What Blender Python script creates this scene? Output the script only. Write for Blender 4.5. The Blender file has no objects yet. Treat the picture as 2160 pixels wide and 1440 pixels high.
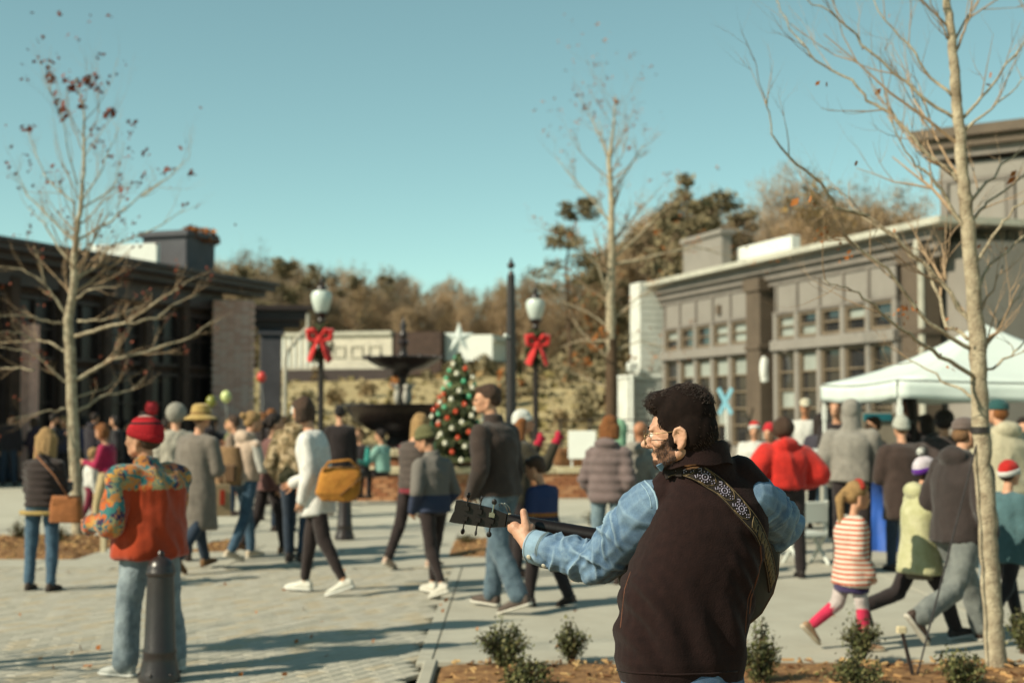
import bpy, math, random
import numpy as np
from mathutils import Vector, Matrix

SC = bpy.context.scene
COL = SC.collection
R = math.radians

# ------------------------------------------------------------------ camera
CAM_H, PITCH, LENS = 1.6, math.atan(152 / 3000), 50.0
cam_d = bpy.data.cameras.new("camera")
cam_d.lens, cam_d.sensor_width = LENS, 36.0
cam_d.clip_start, cam_d.clip_end = 0.05, 2000
cam_d.dof.use_dof = True
cam_d.dof.focus_distance = 3.95
cam_d.dof.aperture_fstop = 3.2
cam = bpy.data.objects.new("camera", cam_d)
COL.objects.link(cam)
cam.location = (0, 0, CAM_H)
cam.rotation_euler = (R(90) + PITCH, 0, 0)
SC.camera = cam

# ------------------------------------------------------------------ sky, sun, exposure
SUN_EL = R(36)
TO_SUN = Vector((-0.87, -0.49, 0)).normalized()
world = bpy.data.worlds.new("World")
SC.world = world
world.use_nodes = True
wn = world.node_tree
sky = wn.nodes.new("ShaderNodeTexSky")
sky.sky_type = 'NISHITA'
sky.sun_disc = False
sky.sun_elevation = SUN_EL
sky.sun_rotation = math.atan2(TO_SUN.x, TO_SUN.y)
sky.air_density, sky.dust_density, sky.ozone_density = 0.6, 0.0, 3.0
tint = wn.nodes.new("ShaderNodeMix")
tint.data_type, tint.blend_type = 'RGBA', 'MULTIPLY'
tint.inputs[0].default_value = 1.0
tint.inputs[7].default_value = (1.92, 2.22, 1.45, 1)
bg = wn.nodes["Background"]
bg.inputs[1].default_value = 0.085
gam = wn.nodes.new("ShaderNodeGamma")
gam.inputs[1].default_value = 0.8
wn.links.new(sky.outputs[0], gam.inputs[0])
wn.links.new(gam.outputs[0], tint.inputs[6])
wn.links.new(tint.outputs[2], bg.inputs[0])
sun_d = bpy.data.lights.new("sun", 'SUN')
sun_d.energy, sun_d.angle, sun_d.color = 5.0, R(0.55), (1.0, 0.91, 0.70)
sun = bpy.data.objects.new("sun", sun_d)
COL.objects.link(sun)
sdir = Vector((TO_SUN.x * math.cos(SUN_EL), TO_SUN.y * math.cos(SUN_EL), math.sin(SUN_EL)))
sun.rotation_euler = sdir.to_track_quat('Z', 'Y').to_euler()
sun.location = sdir * 60
SC.view_settings.view_transform = 'Standard'
SC.view_settings.look = 'None'
SC.view_settings.exposure = 0.5
SC.view_settings.gamma = 1.0
SC.render.engine = 'CYCLES'
SC.cycles.use_denoising = True
SC.cycles.max_bounces = 6

# ------------------------------------------------------------------ helpers
def at(px, py, Y):
    """point at forward distance Y that the photo shows at (px, py)"""
    cx, cz = (px - 1080) / 3000, -(py - 720) / 3000
    c, s = math.cos(PITCH), math.sin(PITCH)
    k = Y / (c - cz * s)
    return Vector((cx * k, Y, CAM_H + (s + cz * c) * k))

def lin(c):
    c = c / 255
    return c / 12.92 if c <= 0.04045 else ((c + 0.055) / 1.055) ** 2.4

def rgb(r, g, b, k=1.0):
    k *= 0.76
    return (lin(r) * k, lin(g) * k, lin(b) * k, 1)

def dark(c, k):
    return (c[0] * k, c[1] * k, c[2] * k, 1)

_M = {}
def mat(name, col, rough=0.8, kind='plain', col2=None, scale=8.0, bump=0.2, metal=0.0, sheen=0.0, amount=0.25, spec=0.3):
    key = (name, tuple(col), rough, kind, None if col2 is None else tuple(col2), scale, bump, metal)
    if key in _M:
        return _M[key]
    m = bpy.data.materials.new(name)
    m.use_nodes = True
    t = m.node_tree
    L = t.links.new
    N = t.nodes.new
    b = t.nodes["Principled BSDF"]
    b.inputs["Roughness"].default_value = rough
    b.inputs["Metallic"].default_value = metal
    b.inputs["Specular IOR Level"].default_value = spec
    if sheen:
        b.inputs["Sheen Weight"].default_value = sheen
        b.inputs["Sheen Roughness"].default_value = 0.5
    co = N("ShaderNodeTexCoord").outputs["Object"]
    nz = N("ShaderNodeTexNoise")
    nz.inputs["Scale"].default_value = scale
    nz.inputs["Detail"].default_value = 6
    nz.inputs["Roughness"].default_value = 0.65
    L(co, nz.inputs["Vector"])
    rp = N("ShaderNodeValToRGB")
    c2 = col2 if col2 is not None and kind not in ('camo', 'print', 'bands') else dark(col, 1 - amount)
    e = rp.color_ramp.elements
    e[0].position, e[1].position = 0.35, 0.65
    e[0].color, e[1].color = c2, col
    L(nz.outputs["Fac"], rp.inputs[0])
    out = rp.outputs[0]
    if kind in ('camo', 'print'):
        v = N("ShaderNodeTexVoronoi")
        v.inputs["Scale"].default_value = scale
        wv = N("ShaderNodeMixRGB"); wv.blend_type = 'ADD'; wv.inputs[0].default_value = 0.12
        n2 = N("ShaderNodeTexNoise"); n2.inputs["Scale"].default_value = scale * 1.5
        L(co, n2.inputs["Vector"]); L(co, wv.inputs[1]); L(n2.outputs["Color"], wv.inputs[2])
        L(wv.outputs[0], v.inputs["Vector"])
        rp2 = N("ShaderNodeValToRGB")
        rp2.color_ramp.interpolation = 'CONSTANT'
        cols = col2
        els = rp2.color_ramp.elements
        while len(els) < len(cols):
            els.new(0.5)
        for i, cc in enumerate(cols):
            els[i].position = i / len(cols)
            els[i].color = cc
        sp = N("ShaderNodeSeparateColor")
        L(v.outputs["Color"], sp.inputs[0]); L(sp.outputs[0], rp2.inputs[0])
        rp.color_ramp.elements[0].color = dark(col, 0.8)
        out = rp2.outputs[0]
        if kind == 'print':
            # printed yoke and sleeves over a plain body
            sx = N("ShaderNodeSeparateXYZ"); L(co, sx.inputs[0])
            az = N("ShaderNodeMath"); az.operation = 'GREATER_THAN'; az.inputs[1].default_value = bump
            adn = N("ShaderNodeMath"); adn.operation = 'MULTIPLY_ADD'; adn.inputs[1].default_value = 0.05
            L(n2.outputs["Fac"], adn.inputs[0]); L(sx.outputs[2], adn.inputs[2]); L(adn.outputs[0], az.inputs[0])
            ab = N("ShaderNodeMath"); ab.operation = 'ABSOLUTE'; L(sx.outputs[0], ab.inputs[0])
            ax = N("ShaderNodeMath"); ax.operation = 'GREATER_THAN'; ax.inputs[1].default_value = 0.275
            L(ab.outputs[0], ax.inputs[0])
            mx = N("ShaderNodeMath"); mx.operation = 'MAXIMUM'
            L(az.outputs[0], mx.inputs[0]); L(ax.outputs[0], mx.inputs[1])
            mm = N("ShaderNodeMixRGB"); L(mx.outputs[0], mm.inputs[0]); L(rp.outputs[0], mm.inputs[1]); L(out, mm.inputs[2])
            out = mm.outputs[0]
    elif kind == 'stripes':
        sx = N("ShaderNodeSeparateXYZ"); L(co, sx.inputs[0])
        mu = N("ShaderNodeMath"); mu.operation = 'MULTIPLY'; mu.inputs[1].default_value = scale
        sn = N("ShaderNodeMath"); sn.operation = 'SINE'
        gt = N("ShaderNodeMath"); gt.operation = 'GREATER_THAN'; gt.inputs[1].default_value = -0.1
        L(sx.outputs[2], mu.inputs[0]); L(mu.outputs[0], sn.inputs[0]); L(sn.outputs[0], gt.inputs[0])
        mm = N("ShaderNodeMixRGB"); mm.inputs[1].default_value = col2; mm.inputs[2].default_value = col
        L(gt.outputs[0], mm.inputs[0]); out = mm.outputs[0]
    elif kind == 'bands':
        sx = N("ShaderNodeSeparateXYZ"); L(co, sx.inputs[0])
        rp2 = N("ShaderNodeValToRGB"); rp2.color_ramp.interpolation = 'CONSTANT'
        mr = N("ShaderNodeMapRange"); mr.inputs[1].default_value = scale; mr.inputs[2].default_value = bump
        L(sx.outputs[2], mr.inputs[0]); L(mr.outputs[0], rp2.inputs[0])
        els = rp2.color_ramp.elements
        while len(els) < len(col2):
            els.new(0.5)
        for i, (p, cc) in enumerate(col2):
            els[i].position, els[i].color = p, cc
        out = rp2.outputs[0]
    L(out, b.inputs["Base Color"])
    if bump and kind not in ('print', 'bands'):
        bp = N("ShaderNodeBump")
        bp.inputs["Strength"].default_value = bump
        bp.inputs["Distance"].default_value = 0.02
        n3 = N("ShaderNodeTexNoise")
        n3.inputs["Scale"].default_value = scale * 6
        n3.inputs["Detail"].default_value = 4
        L(co, n3.inputs["Vector"])
        L(n3.outputs["Fac"], bp.inputs["Height"])
        L(bp.outputs[0], b.inputs["Normal"])
    _M[key] = m
    return m

def frame_from(d, up=(0, 0, 1)):
    d = np.asarray(d, float); d = d / (np.linalg.norm(d) + 1e-12)
    u = np.asarray(up, float)
    if abs(d @ u) > 0.97:
        u = np.array((0, 1.0, 0)) if abs(d[1]) < 0.9 else np.array((1.0, 0, 0))
    x = np.cross(u, d); x /= np.linalg.norm(x)
    return x, np.cross(d, x), d

class MB:
    def __init__(s):
        s.v, s.f, s.mi, s.n = [], [], [], 0
        s.m = 0
    def add(s, v, f):
        o = s.n
        s.v.extend([tuple(map(float, p)) for p in v]); s.n += len(v)
        for q in f:
            s.f.append(tuple(i + o for i in q)); s.mi.append(s.m)
        return s
    def box(s, c, d, rot=None, taper=1.0):
        hx, hy, hz = d[0] / 2, d[1] / 2, d[2] / 2
        P = [(-hx, -hy, -hz), (hx, -hy, -hz), (hx, hy, -hz), (-hx, hy, -hz)]
        P += [(x * taper, y * taper, hz) for x, y, _ in P]
        if rot is not None:
            P = [tuple(rot @ Vector(p)) for p in P]
        P = [(p[0] + c[0], p[1] + c[1], p[2] + c[2]) for p in P]
        return s.add(P, [(3, 2, 1, 0), (4, 5, 6, 7), (0, 1, 5, 4), (1, 2, 6, 5), (2, 3, 7, 6), (3, 0, 4, 7)])
    def bbox(s, c, d, b=0.01, rot=None):
        """box with chamfered vertical and top edges"""
        hx, hy, hz = d[0] / 2, d[1] / 2, d[2] / 2
        def ring(ix, z):
            return [(-hx + ix, -hy + b, z), (-hx + b, -hy + ix, z), (hx - b, -hy + ix, z), (hx - ix, -hy + b, z),
                    (hx - ix, hy - b, z), (hx - b, hy - ix, z), (-hx + b, hy - ix, z), (-hx + ix, hy - b, z)]
        P = ring(0, -hz) + ring(0, hz - b) + [(x * (hx - b) / hx, y * (hy - b) / hy, hz) for x, y, _ in ring(0, hz)]
        F = [tuple(range(7, -1, -1)), tuple(range(16, 24))]
        for r in (0, 8):
            for i in range(8):
                j = (i + 1) % 8
                F.append((r + i, r + j, r + 8 + j, r + 8 + i))
        if rot is not None:
            P = [tuple(rot @ Vector(p)) for p in P]
        return s.add([(p[0] + c[0], p[1] + c[1], p[2] + c[2]) for p in P], F)
    def tube(s, pts, rad, n=8, cap=True, sq=(1, 1), up=(0, 0, 1)):
        pts = [np.asarray(p, float) for p in pts]
        if not hasattr(rad, '__len__'):
            rad = [rad] * len(pts)
        m = len(pts)
        V = []
        x = None
        for i, p in enumerate(pts):
            d = pts[min(i + 1, m - 1)] - pts[max(i - 1, 0)]
            if x is None:
                x, y, dd = frame_from(d, up)
            else:
                dd = d / (np.linalg.norm(d) + 1e-12)
                x = x - dd * (x @ dd)
                nx = np.linalg.norm(x)
                if nx < 1e-6:
                    x, y, dd = frame_from(d, up)
                else:
                    x = x / nx
                y = np.cross(dd, x)
            for k in range(n):
                a = 2 * math.pi * k / n
                V.append(p + rad[i] * (sq[0] * math.cos(a) * x + sq[1] * math.sin(a) * y))
        F = []
        for i in range(m - 1):
            for k in range(n):
                k2 = (k + 1) % n
                F.append((i * n + k, i * n + k2, (i + 1) * n + k2, (i + 1) * n + k))
        if cap:
            F.append(tuple(range(n - 1, -1, -1)))
            F.append(tuple((m - 1) * n + k for k in range(n)))
        return s.add(V, F)
    def capsule(s, p0, p1, r0, r1, n=12):
        p0, p1 = np.asarray(p0, float), np.asarray(p1, float)
        d = p1 - p0
        L = np.linalg.norm(d)
        if L < 1e-6:
            return s.ell(p0, (r0, r0, r0))
        d = d / L
        pts, rad = [], []
        for a in (80, 50, 20):
            pts.append(p0 - d * r0 * math.sin(R(a))); rad.append(r0 * math.cos(R(a)))
        for t in (0, .33, .66, 1):
            pts.append(p0 + d * L * t); rad.append(r0 + (r1 - r0) * t)
        for a in (20, 50, 80):
            pts.append(p1 + d * r1 * math.sin(R(a))); rad.append(r1 * math.cos(R(a)))
        return s.tube(pts, rad, n)
    def ell(s, c, r, rot=None, nu=14, nv=9):
        V, F = [], []
        c = np.asarray(c, float)
        Rm = np.eye(3) if rot is None else np.asarray(rot, float)
        for j in range(1, nv):
            th = math.pi * j / nv
            for i in range(nu):
                ph = 2 * math.pi * i / nu
                V.append(c + Rm @ np.array((r[0] * math.sin(th) * math.cos(ph), r[1] * math.sin(th) * math.sin(ph), r[2] * math.cos(th))))
        top, bot = len(V), len(V) + 1
        V.append(c + Rm @ np.array((0, 0, r[2]))); V.append(c - Rm @ np.array((0, 0, r[2])))
        for j in range(nv - 2):
            for i in range(nu):
                i2 = (i + 1) % nu
                F.append((j * nu + i, (j + 1) * nu + i, (j + 1) * nu + i2, j * nu + i2))
        for i in range(nu):
            i2 = (i + 1) % nu
            F.append((top, i, i2)); F.append((bot, (nv - 2) * nu + i2, (nv - 2) * nu + i))
        return s.add(V, F)
    def loft(s, rings, n=20, power=2.3):
        """rings: (center, rx, ry, xaxis, yaxis) closed tube of superellipse sections"""
        V, F = [], []
        for c, rx, ry, xa, ya in rings:
            c, xa, ya = np.asarray(c, float), np.asarray(xa, float), np.asarray(ya, float)
            for k in range(n):
                a = 2 * math.pi * k / n
                ca, sa = math.cos(a), math.sin(a)
                V.append(c + xa * rx * math.copysign(abs(ca) ** (2 / power), ca) + ya * ry * math.copysign(abs(sa) ** (2 / power), sa))
        m = len(rings)
        for i in range(m - 1):
            for k in range(n):
                k2 = (k + 1) % n
                F.append((i * n + k, i * n + k2, (i + 1) * n + k2, (i + 1) * n + k))
        F.append(tuple(range(n - 1, -1, -1))); F.append(tuple((m - 1) * n + k for k in range(n)))
        return s.add(V, F)
    def lathe(s, prof, c=(0, 0, 0), n=24, wob=None):
        V, F = [], []
        for r, z in prof:
            for k in range(n):
                a = 2 * math.pi * k / n
                rr = r * (1 + (wob(a, z) if wob else 0))
                V.append((c[0] + rr * math.cos(a), c[1] + rr * math.sin(a), c[2] + z))
        m = len(prof)
        for i in range(m - 1):
            for k in range(n):
                k2 = (k + 1) % n
                F.append((i * n + k, i * n + k2, (i + 1) * n + k2, (i + 1) * n + k))
        F.append(tuple(range(n - 1, -1, -1))); F.append(tuple((m - 1) * n + k for k in range(n)))
        return s.add(V, F)
    def prism(s, poly, ax_x, ax_y, c, depth):
        """flat polygon given depth along its normal"""
        ax_x, ax_y = Vector(ax_x), Vector(ax_y)
        nn = ax_x.cross(ax_y).normalized()
        c = Vector(c)
        A = [c + ax_x * x + ax_y * y - nn * depth / 2 for x, y in poly]
        B = [p + nn * depth for p in A]
        n = len(poly)
        F = [tuple(range(n - 1, -1, -1)), tuple(range(n, 2 * n))]
        F += [(i, (i + 1) % n, n + (i + 1) % n, n + i) for i in range(n)]
        return s.add(A + B, F)
    def mesh(s, name='m'):
        me = bpy.data.meshes.new(name)
        me.from_pydata(s.v, [], s.f)
        me.update()
        return me
    def build(s, name, mats, parent=None, smooth=False, loc=None):
        me = s.mesh(name)
        mats = mats if isinstance(mats, (list, tuple)) else [mats]
        for m in mats:
            me.materials.append(m)
        if len(mats) > 1:
            me.polygons.foreach_set('material_index', s.mi)
        if smooth:
            me.polygons.foreach_set('use_smooth', [True] * len(me.polygons))
            if smooth != 'all':
                try:
                    me.set_sharp_from_angle(angle=R(40))
                except Exception:
                    pass
        o = bpy.data.objects.new(name, me)
        COL.objects.link(o)
        o.parent = parent
        if loc is not None:
            o.location = loc
        return o

def tag(o, label=None, cat=None, group=None, kind=None):
    if label: o['label'] = label
    if cat: o['category'] = cat
    if group: o['group'] = group
    if kind: o['kind'] = kind
    return o

def thing(name, label, cat, loc=(0, 0, 0), rotz=0.0, group=None):
    o = bpy.data.objects.new(name, None)
    o.empty_display_size = 0.1
    COL.objects.link(o)
    o.location = loc
    o.rotation_euler = (0, 0, rotz)
    return tag(o, label, cat, group)

def copy_tree(o, parent=None):
    c = o.copy()
    COL.objects.link(c)
    c.parent = parent
    for ch in list(o.children):
        copy_tree(ch, c)
    return c

def linked(name, me, parent, loc=(0, 0, 0), rot=(0, 0, 0), scale=(1, 1, 1)):
    o = bpy.data.objects.new(name, me)
    COL.objects.link(o)
    o.parent = parent
    o.location, o.rotation_euler, o.scale = loc, rot, scale
    return o

def nz3(p, freq, seed, octs=3):
    """smooth pseudo noise in -1..1 at the rows of p"""
    rs = np.random.RandomState(seed)
    out = np.zeros(len(p))
    amp, tot = 1.0, 0.0
    for _ in range(octs):
        acc = np.zeros(len(p))
        for _k in range(4):
            k, q = rs.normal(size=3), rs.normal(size=3)
            k /= np.linalg.norm(k); q /= np.linalg.norm(q)
            acc += np.sin(p @ k * freq + rs.uniform(0, 6.28) + 1.6 * np.sin(p @ q * freq * 0.7 + rs.uniform(0, 6.28)))
        out += amp * acc / 4
        tot += amp
        amp *= 0.5
        freq *= 2.1
    return out / tot

def get_co(me):
    a = np.empty(len(me.vertices) * 3); me.vertices.foreach_get('co', a); return a.reshape(-1, 3)
def get_no(me):
    a = np.empty(len(me.vertices) * 3); me.vertex_normals.foreach_get('vector', a); return a.reshape(-1, 3)
def set_co(me, co):
    me.vertices.foreach_set('co', co.ravel()); me.update()

WS_ = bpy.data.scenes.new("workshop")
def skin(mb, name, voxel, mats, parent=None, smooth=5, disp=None, extra=None):
    """fuse overlapping closed shapes into one continuous smooth surface"""
    me = mb.mesh(name)
    tmp = bpy.data.objects.new("tmp", me)
    WS_.collection.objects.link(tmp)
    md = tmp.modifiers.new("r", 'REMESH')
    md.mode, md.voxel_size, md.use_smooth_shade = 'VOXEL', voxel, True
    if smooth:
        ms = tmp.modifiers.new("s", 'SMOOTH')
        ms.factor, ms.iterations = 0.5, smooth
    vl = WS_.view_layers[0]
    vl.update()
    dg = vl.depsgraph
    m2 = bpy.data.meshes.new_from_object(tmp.evaluated_get(dg))
    bpy.data.objects.remove(tmp)
    bpy.data.meshes.remove(me)
    m2.name = name
    if disp is not None:
        co, no = get_co(m2), get_no(m2)
        d = disp(co, no)
        if d.ndim == 1:
            d = no * d[:, None]
        set_co(m2, co + d)
    if extra is not None:                       # fine pieces rooted inside the fused surface
        co = get_co(m2)
        V = [tuple(p) for p in co] + list(extra.v)
        F = [tuple(p.vertices) for p in m2.polygons] + [tuple(i + len(co) for i in f) for f in extra.f]
        bpy.data.meshes.remove(m2)
        m2 = bpy.data.meshes.new(name)
        m2.from_pydata(V, [], F)
        m2.update()
    m2.polygons.foreach_set('use_smooth', [True] * len(m2.polygons))
    m2.materials.clear()
    for m in (mats if isinstance(mats, (list, tuple)) else [mats]):
        m2.materials.append(m)
    o = bpy.data.objects.new(name, m2)
    COL.objects.link(o)
    o.parent = parent
    return o
# ------------------------------------------------------------------ materials of the setting
M_conc = mat("pale_concrete", rgb(187, 183, 168), 0.9, col2=rgb(171, 166, 151), scale=1.3, bump=0.15)
M_road = mat("road_concrete", rgb(197, 193, 177), 0.9, col2=rgb(183, 179, 162), scale=0.6, bump=0.1)
M_paver = [mat("paver_tan", rgb(187, 182, 168), 0.9, col2=rgb(175, 169, 154), scale=5, bump=0.3),
           mat("paver_grey", rgb(182, 177, 162), 0.9, col2=rgb(170, 165, 149), scale=5, bump=0.3),
           mat("paver_warm", rgb(188, 177, 155), 0.9, col2=rgb(176, 164, 141), scale=5, bump=0.3)]
M_sand = mat("joint_sand", rgb(158, 150, 132), 0.95, scale=20)
M_mulch = mat("pine_mulch", rgb(176, 134, 88), 0.95, col2=rgb(112, 76, 48), scale=14, bump=0.9)
M_chip = [mat("bark_chip", rgb(190, 146, 96), 0.9, scale=20), mat("bark_chip_dark", rgb(120, 80, 50), 0.9, scale=20),
          mat("straw_chip", rgb(210, 172, 118), 0.9, scale=20)]
M_hillgrass = mat("dry_grass", rgb(190, 172, 130), 0.95, col2=rgb(156, 138, 98), scale=0.35, bump=0.8)
M_taupe = mat("taupe_siding", rgb(148, 142, 134), 0.7, col2=rgb(140, 134, 126), scale=1.5, bump=0.05)
M_taupe_d = mat("taupe_trim", rgb(136, 128, 120), 0.65, scale=2, bump=0.05)
M_dkbrown = mat("brown_pilaster", rgb(106, 92, 78), 0.7, scale=2, bump=0.1)
M_whitebrick = mat("white_painted_brick", rgb(228, 230, 222), 0.8, col2=rgb(208, 208, 198), scale=3, bump=0.3)
M_flash = mat("pale_metal_flashing", rgb(206, 202, 186), 0.45, scale=3, bump=0.0)
M_dkglass = mat("smoked_glass", (0.012, 0.01, 0.01, 1), 0.35, scale=0.5, bump=0.0, spec=0.35)
M_glass = mat("window_glass", (0.018, 0.018, 0.02, 1), 0.05, scale=0.5, bump=0.0, spec=0.9, col2=(0.03, 0.03, 0.03, 1))
M_skypane = mat("pane_sky_reflection", rgb(170, 176, 168), 0.3, scale=1, bump=0.0)  # pale pane colour painted in for bright sky reflected in the glass
M_frame = mat("window_frame", rgb(140, 124, 104), 0.6, scale=3, bump=0.0)
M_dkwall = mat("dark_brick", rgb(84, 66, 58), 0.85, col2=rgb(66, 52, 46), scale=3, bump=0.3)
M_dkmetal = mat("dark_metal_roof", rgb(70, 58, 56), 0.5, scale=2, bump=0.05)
M_slate = mat("slate_panel", rgb(88, 88, 94), 0.7, scale=2, bump=0.1)
M_ltbrick = [mat("buff_brick", rgb(255, 206, 190), 0.9, scale=9, bump=0.3), mat("buff_brick_dark", rgb(244, 192, 176), 0.9, scale=9, bump=0.3),
             mat("buff_brick_pale", rgb(255, 216, 202), 0.9, scale=9, bump=0.3)]
M_mortar = mat("mortar", rgb(214, 182, 168), 0.95, scale=20)
M_redbrick = [mat("orange_brick", rgb(190, 132, 92), 0.9, scale=9, bump=0.3), mat("orange_brick_dark", rgb(170, 112, 78), 0.9, scale=9, bump=0.3),
              mat("orange_brick_pale", rgb(204, 150, 110), 0.9, scale=9, bump=0.3)]
M_stone = mat("cast_stone", rgb(216, 202, 168), 0.85, col2=rgb(196, 180, 146), scale=4, bump=0.2)
M_iron = mat("black_cast_iron", (0.026, 0.018, 0.017, 1), 0.35, scale=8, bump=0.1, spec=0.5)
M_blackp = mat("black_paint", (0.024, 0.017, 0.016, 1), 0.4, scale=8, bump=0.05, spec=0.5)
M_white = mat("white_paint", rgb(236, 238, 230), 0.5, scale=3, bump=0.0, amount=0.05)
M_water = mat("pool_water", (0.01, 0.014, 0.014, 1), 0.08, scale=2, bump=0.1, spec=0.6)
M_bark = mat("pale_bark", rgb(204, 190, 162), 0.9, col2=rgb(142, 126, 104), scale=13, bump=0.7)
M_twig = mat("twig_bark", rgb(180, 152, 122), 0.9, scale=9, bump=0.2)
M_barkd = mat("brown_bark", rgb(98, 78, 60), 0.95, scale=6, bump=0.6)
M_leafr = mat("dry_red_leaf", rgb(140, 70, 46), 0.8, col2=rgb(100, 48, 36), scale=5, bump=0)
M_leafo = mat("dry_orange_leaf", rgb(186, 116, 52), 0.8, col2=rgb(150, 84, 36), scale=5, bump=0)
rnd = random.Random(11)

# ------------------------------------------------------------------ ground
def sheet(name, poly, z, m, thick=0.05, kind='structure'):
    b = MB()
    n = len(poly)
    b.add([(x, y, z) for x, y in poly] + [(x, y, z - thick) for x, y in poly],
          [tuple(range(n)), tuple(range(2 * n - 1, n - 1, -1))] + [((i + 1) % n, i, n + i, n + (i + 1) % n) for i in range(n)])
    o = b.build(name, m)
    o['kind'] = kind
    return o

g = MB()
g.add([(-400, -40, -0.06), (400, -40, -0.06), (400, 600, -0.06), (-400, 600, -0.06)], [(0, 1, 2, 3)])
tag(g.build("ground", M_hillgrass), kind='structure')
BED_X0, BED_Y1 = -0.52, 9.28
# concrete plaza split in slabs with recessed joints
plaza = tag(bpy.data.objects.new("plaza", None), kind='structure'); COL.objects.link(plaza)
slab_me = {}
base = MB(); base.box((0, 26, -0.045), (60, 40, 0.03)); base.build("slab_bed", M_sand, plaza)
ys = [9.3, 11.2, 13.1, 15.0, 17.5, 20.5, 24, 28, 33, 38, 44.5]
for j in range(len(ys) - 1):
    w = 2.1 if j < 4 else 3.4
    x = -24.0
    first = -0.52 if ys[j] < 14.9 else None
    if first is not None:
        x = first
    while x < 24:
        key = (w, ys[j + 1] - ys[j])
        b = MB(); h = rnd.uniform(-0.001, 0.001)
        b.bbox((0, 0, -0.03 + 0), (w - 0.012, ys[j + 1] - ys[j] - 0.012, 0.06), 0.005)
        if key not in slab_me:
            slab_me[key] = b.mesh("slab"); slab_me[key].materials.append(M_road if j > 4 else M_conc)
        linked("slab", slab_me[key], plaza, (x + w / 2, (ys[j] + ys[j + 1]) / 2, h))
        x += w
# clay paver field at the left, laid in running bond, turned to the street
pav = tag(bpy.data.objects.new("pavement", None), kind='structure'); COL.objects.link(pav)
sb = MB(); sb.box((-10.6, 10.2, -0.045), (20.1, 9.5, 0.03)); sb.build("sand_bed", M_sand, pav)
PL, PW = 0.205, 0.102
pm = []
for m in M_paver:
    b = MB(); b.bbox((0, 0, -0.03), (PL - 0.006, PW - 0.006, 0.06), 0.005)
    me = b.mesh("paver"); me.materials.append(m); pm.append(me)
ang = R(58)
ca, sa = math.cos(ang), math.sin(ang)
cells = []
for j in range(-150, 150):
    for i in range(-75, 75):
        u, v = (i + (0.5 if j % 2 else 0)) * PL, j * PW
        x, y = u * ca - v * sa - 2.5, u * sa + v * ca + 10.5
        if -9.5 < x < BED_X0 - 0.1 and 6.0 < y < 14.85:
            cells.append((x, y))
inview = [c for c in cells if abs(c[0]) < c[1] * 0.37 and c[1] > 8.2]
inview.sort(key=lambda c: c[1])
near = set(inview[:300])
for (x, y) in inview[:300]:
    o = linked("paver", pm[rnd.choices((0, 1, 2), (5, 4, 2))[0]], pav, (x, y, rnd.uniform(-0.002, 0.001)), (rnd.gauss(0, .003), rnd.gauss(0, .003), ang))
b = MB()
for c in cells:
    if c in near:
        continue
    b.m = rnd.choices((0, 1, 2), (5, 4, 2))[0]
    b.box((c[0], c[1], -0.03 + rnd.uniform(-0.002, 0.001)), (PL - 0.006, PW - 0.006, 0.06), Matrix.Rotation(ang, 3, 'Z'))
tag(b.build("paver_field", M_paver, pav), kind='stuff')
# soldier course between pavers and slabs
edge_me = MB().bbox((0, 0, -0.03), (0.098, 0.2, 0.062), 0.006).mesh("edge_stone"); edge_me.materials.append(M_conc)
for k in range(28):
    linked("edge_stone", edge_me, pav, (BED_X0 - 0.05, 9.35 + k * 0.205, 0), (0, 0, 0))

# mulch beds
def bed(name, poly, z0, chips, label=None):
    nx, ny = 60, 40
    xs = [p[0] for p in poly]; yy = [p[1] for p in poly]
    x0, x1, y0, y1 = min(xs), max(xs), min(yy), max(yy)
    b = MB(); V = []; F = []
    P = np.array([(x0 + (x1 - x0) * i / nx, y0 + (y1 - y0) * j / ny, 0) for j in range(ny + 1) for i in range(nx + 1)])
    d = np.minimum.reduce([P[:, 0] - x0, x1 - P[:, 0], P[:, 1] - y0, y1 - P[:, 1]])
    h = z0 + np.clip(d / 0.5, 0, 1) * 0.06 + nz3(P, 3.5, 5) * 0.022 * np.clip(d / 0.2, 0, 1) - 0.03 * (d < 1e-6)
    P[:, 2] = h
    F = [(j * (nx + 1) + i, j * (nx + 1) + i + 1, (j + 1) * (nx + 1) + i + 1, (j + 1) * (nx + 1) + i) for j in range(ny) for i in range(nx)]
    b.add(P, F)
    o = tag(b.build(name, M_mulch, smooth='all'), kind='structure')
    c = MB()
    for _ in range(chips):
        x, y = rnd.uniform(x0 + .03, x1 - .03), rnd.uniform(y0 + .03, y1 - .03)
        i, j = int((x - x0) / (x1 - x0) * nx), int((y - y0) / (y1 - y0) * ny)
        z = h[j * (nx + 1) + i] + 0.008
        c.m = rnd.choices((0, 1, 2), (4, 3, 3))[0]
        rot = Matrix.Rotation(rnd.uniform(0, 6.3), 3, 'Z') @ Matrix.Rotation(rnd.gauss(0, .5), 3, 'X') @ Matrix.Rotation(rnd.gauss(0, .3), 3, 'Y')
        c.box((x, y, z), (rnd.uniform(.025, .08), rnd.uniform(.008, .02), rnd.uniform(.004, .01)), rot)
    tag(c.build("bark_chips", M_chip), kind='stuff')
    return o
bed("planting_bed", [(BED_X0, 3.0), (7.5, 3.0), (7.5, BED_Y1), (BED_X0, BED_Y1)], 0.0, 5200)
bed("planting_bed", [(-9.0, 15.7), (-4.75, 15.7), (-4.75, 18.5), (-9.0, 18.5)], 0.0, 1400)
bed("planting_bed", [(-3.75, 16.6), (-3.2, 16.6), (-3.2, 18.0), (-3.75, 18.0)], 0.0, 120)
bed("planting_bed", [(-0.75, 16.0), (1.6, 16.0), (1.6, 18.2), (-0.75, 18.2)], 0.0, 500)
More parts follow.
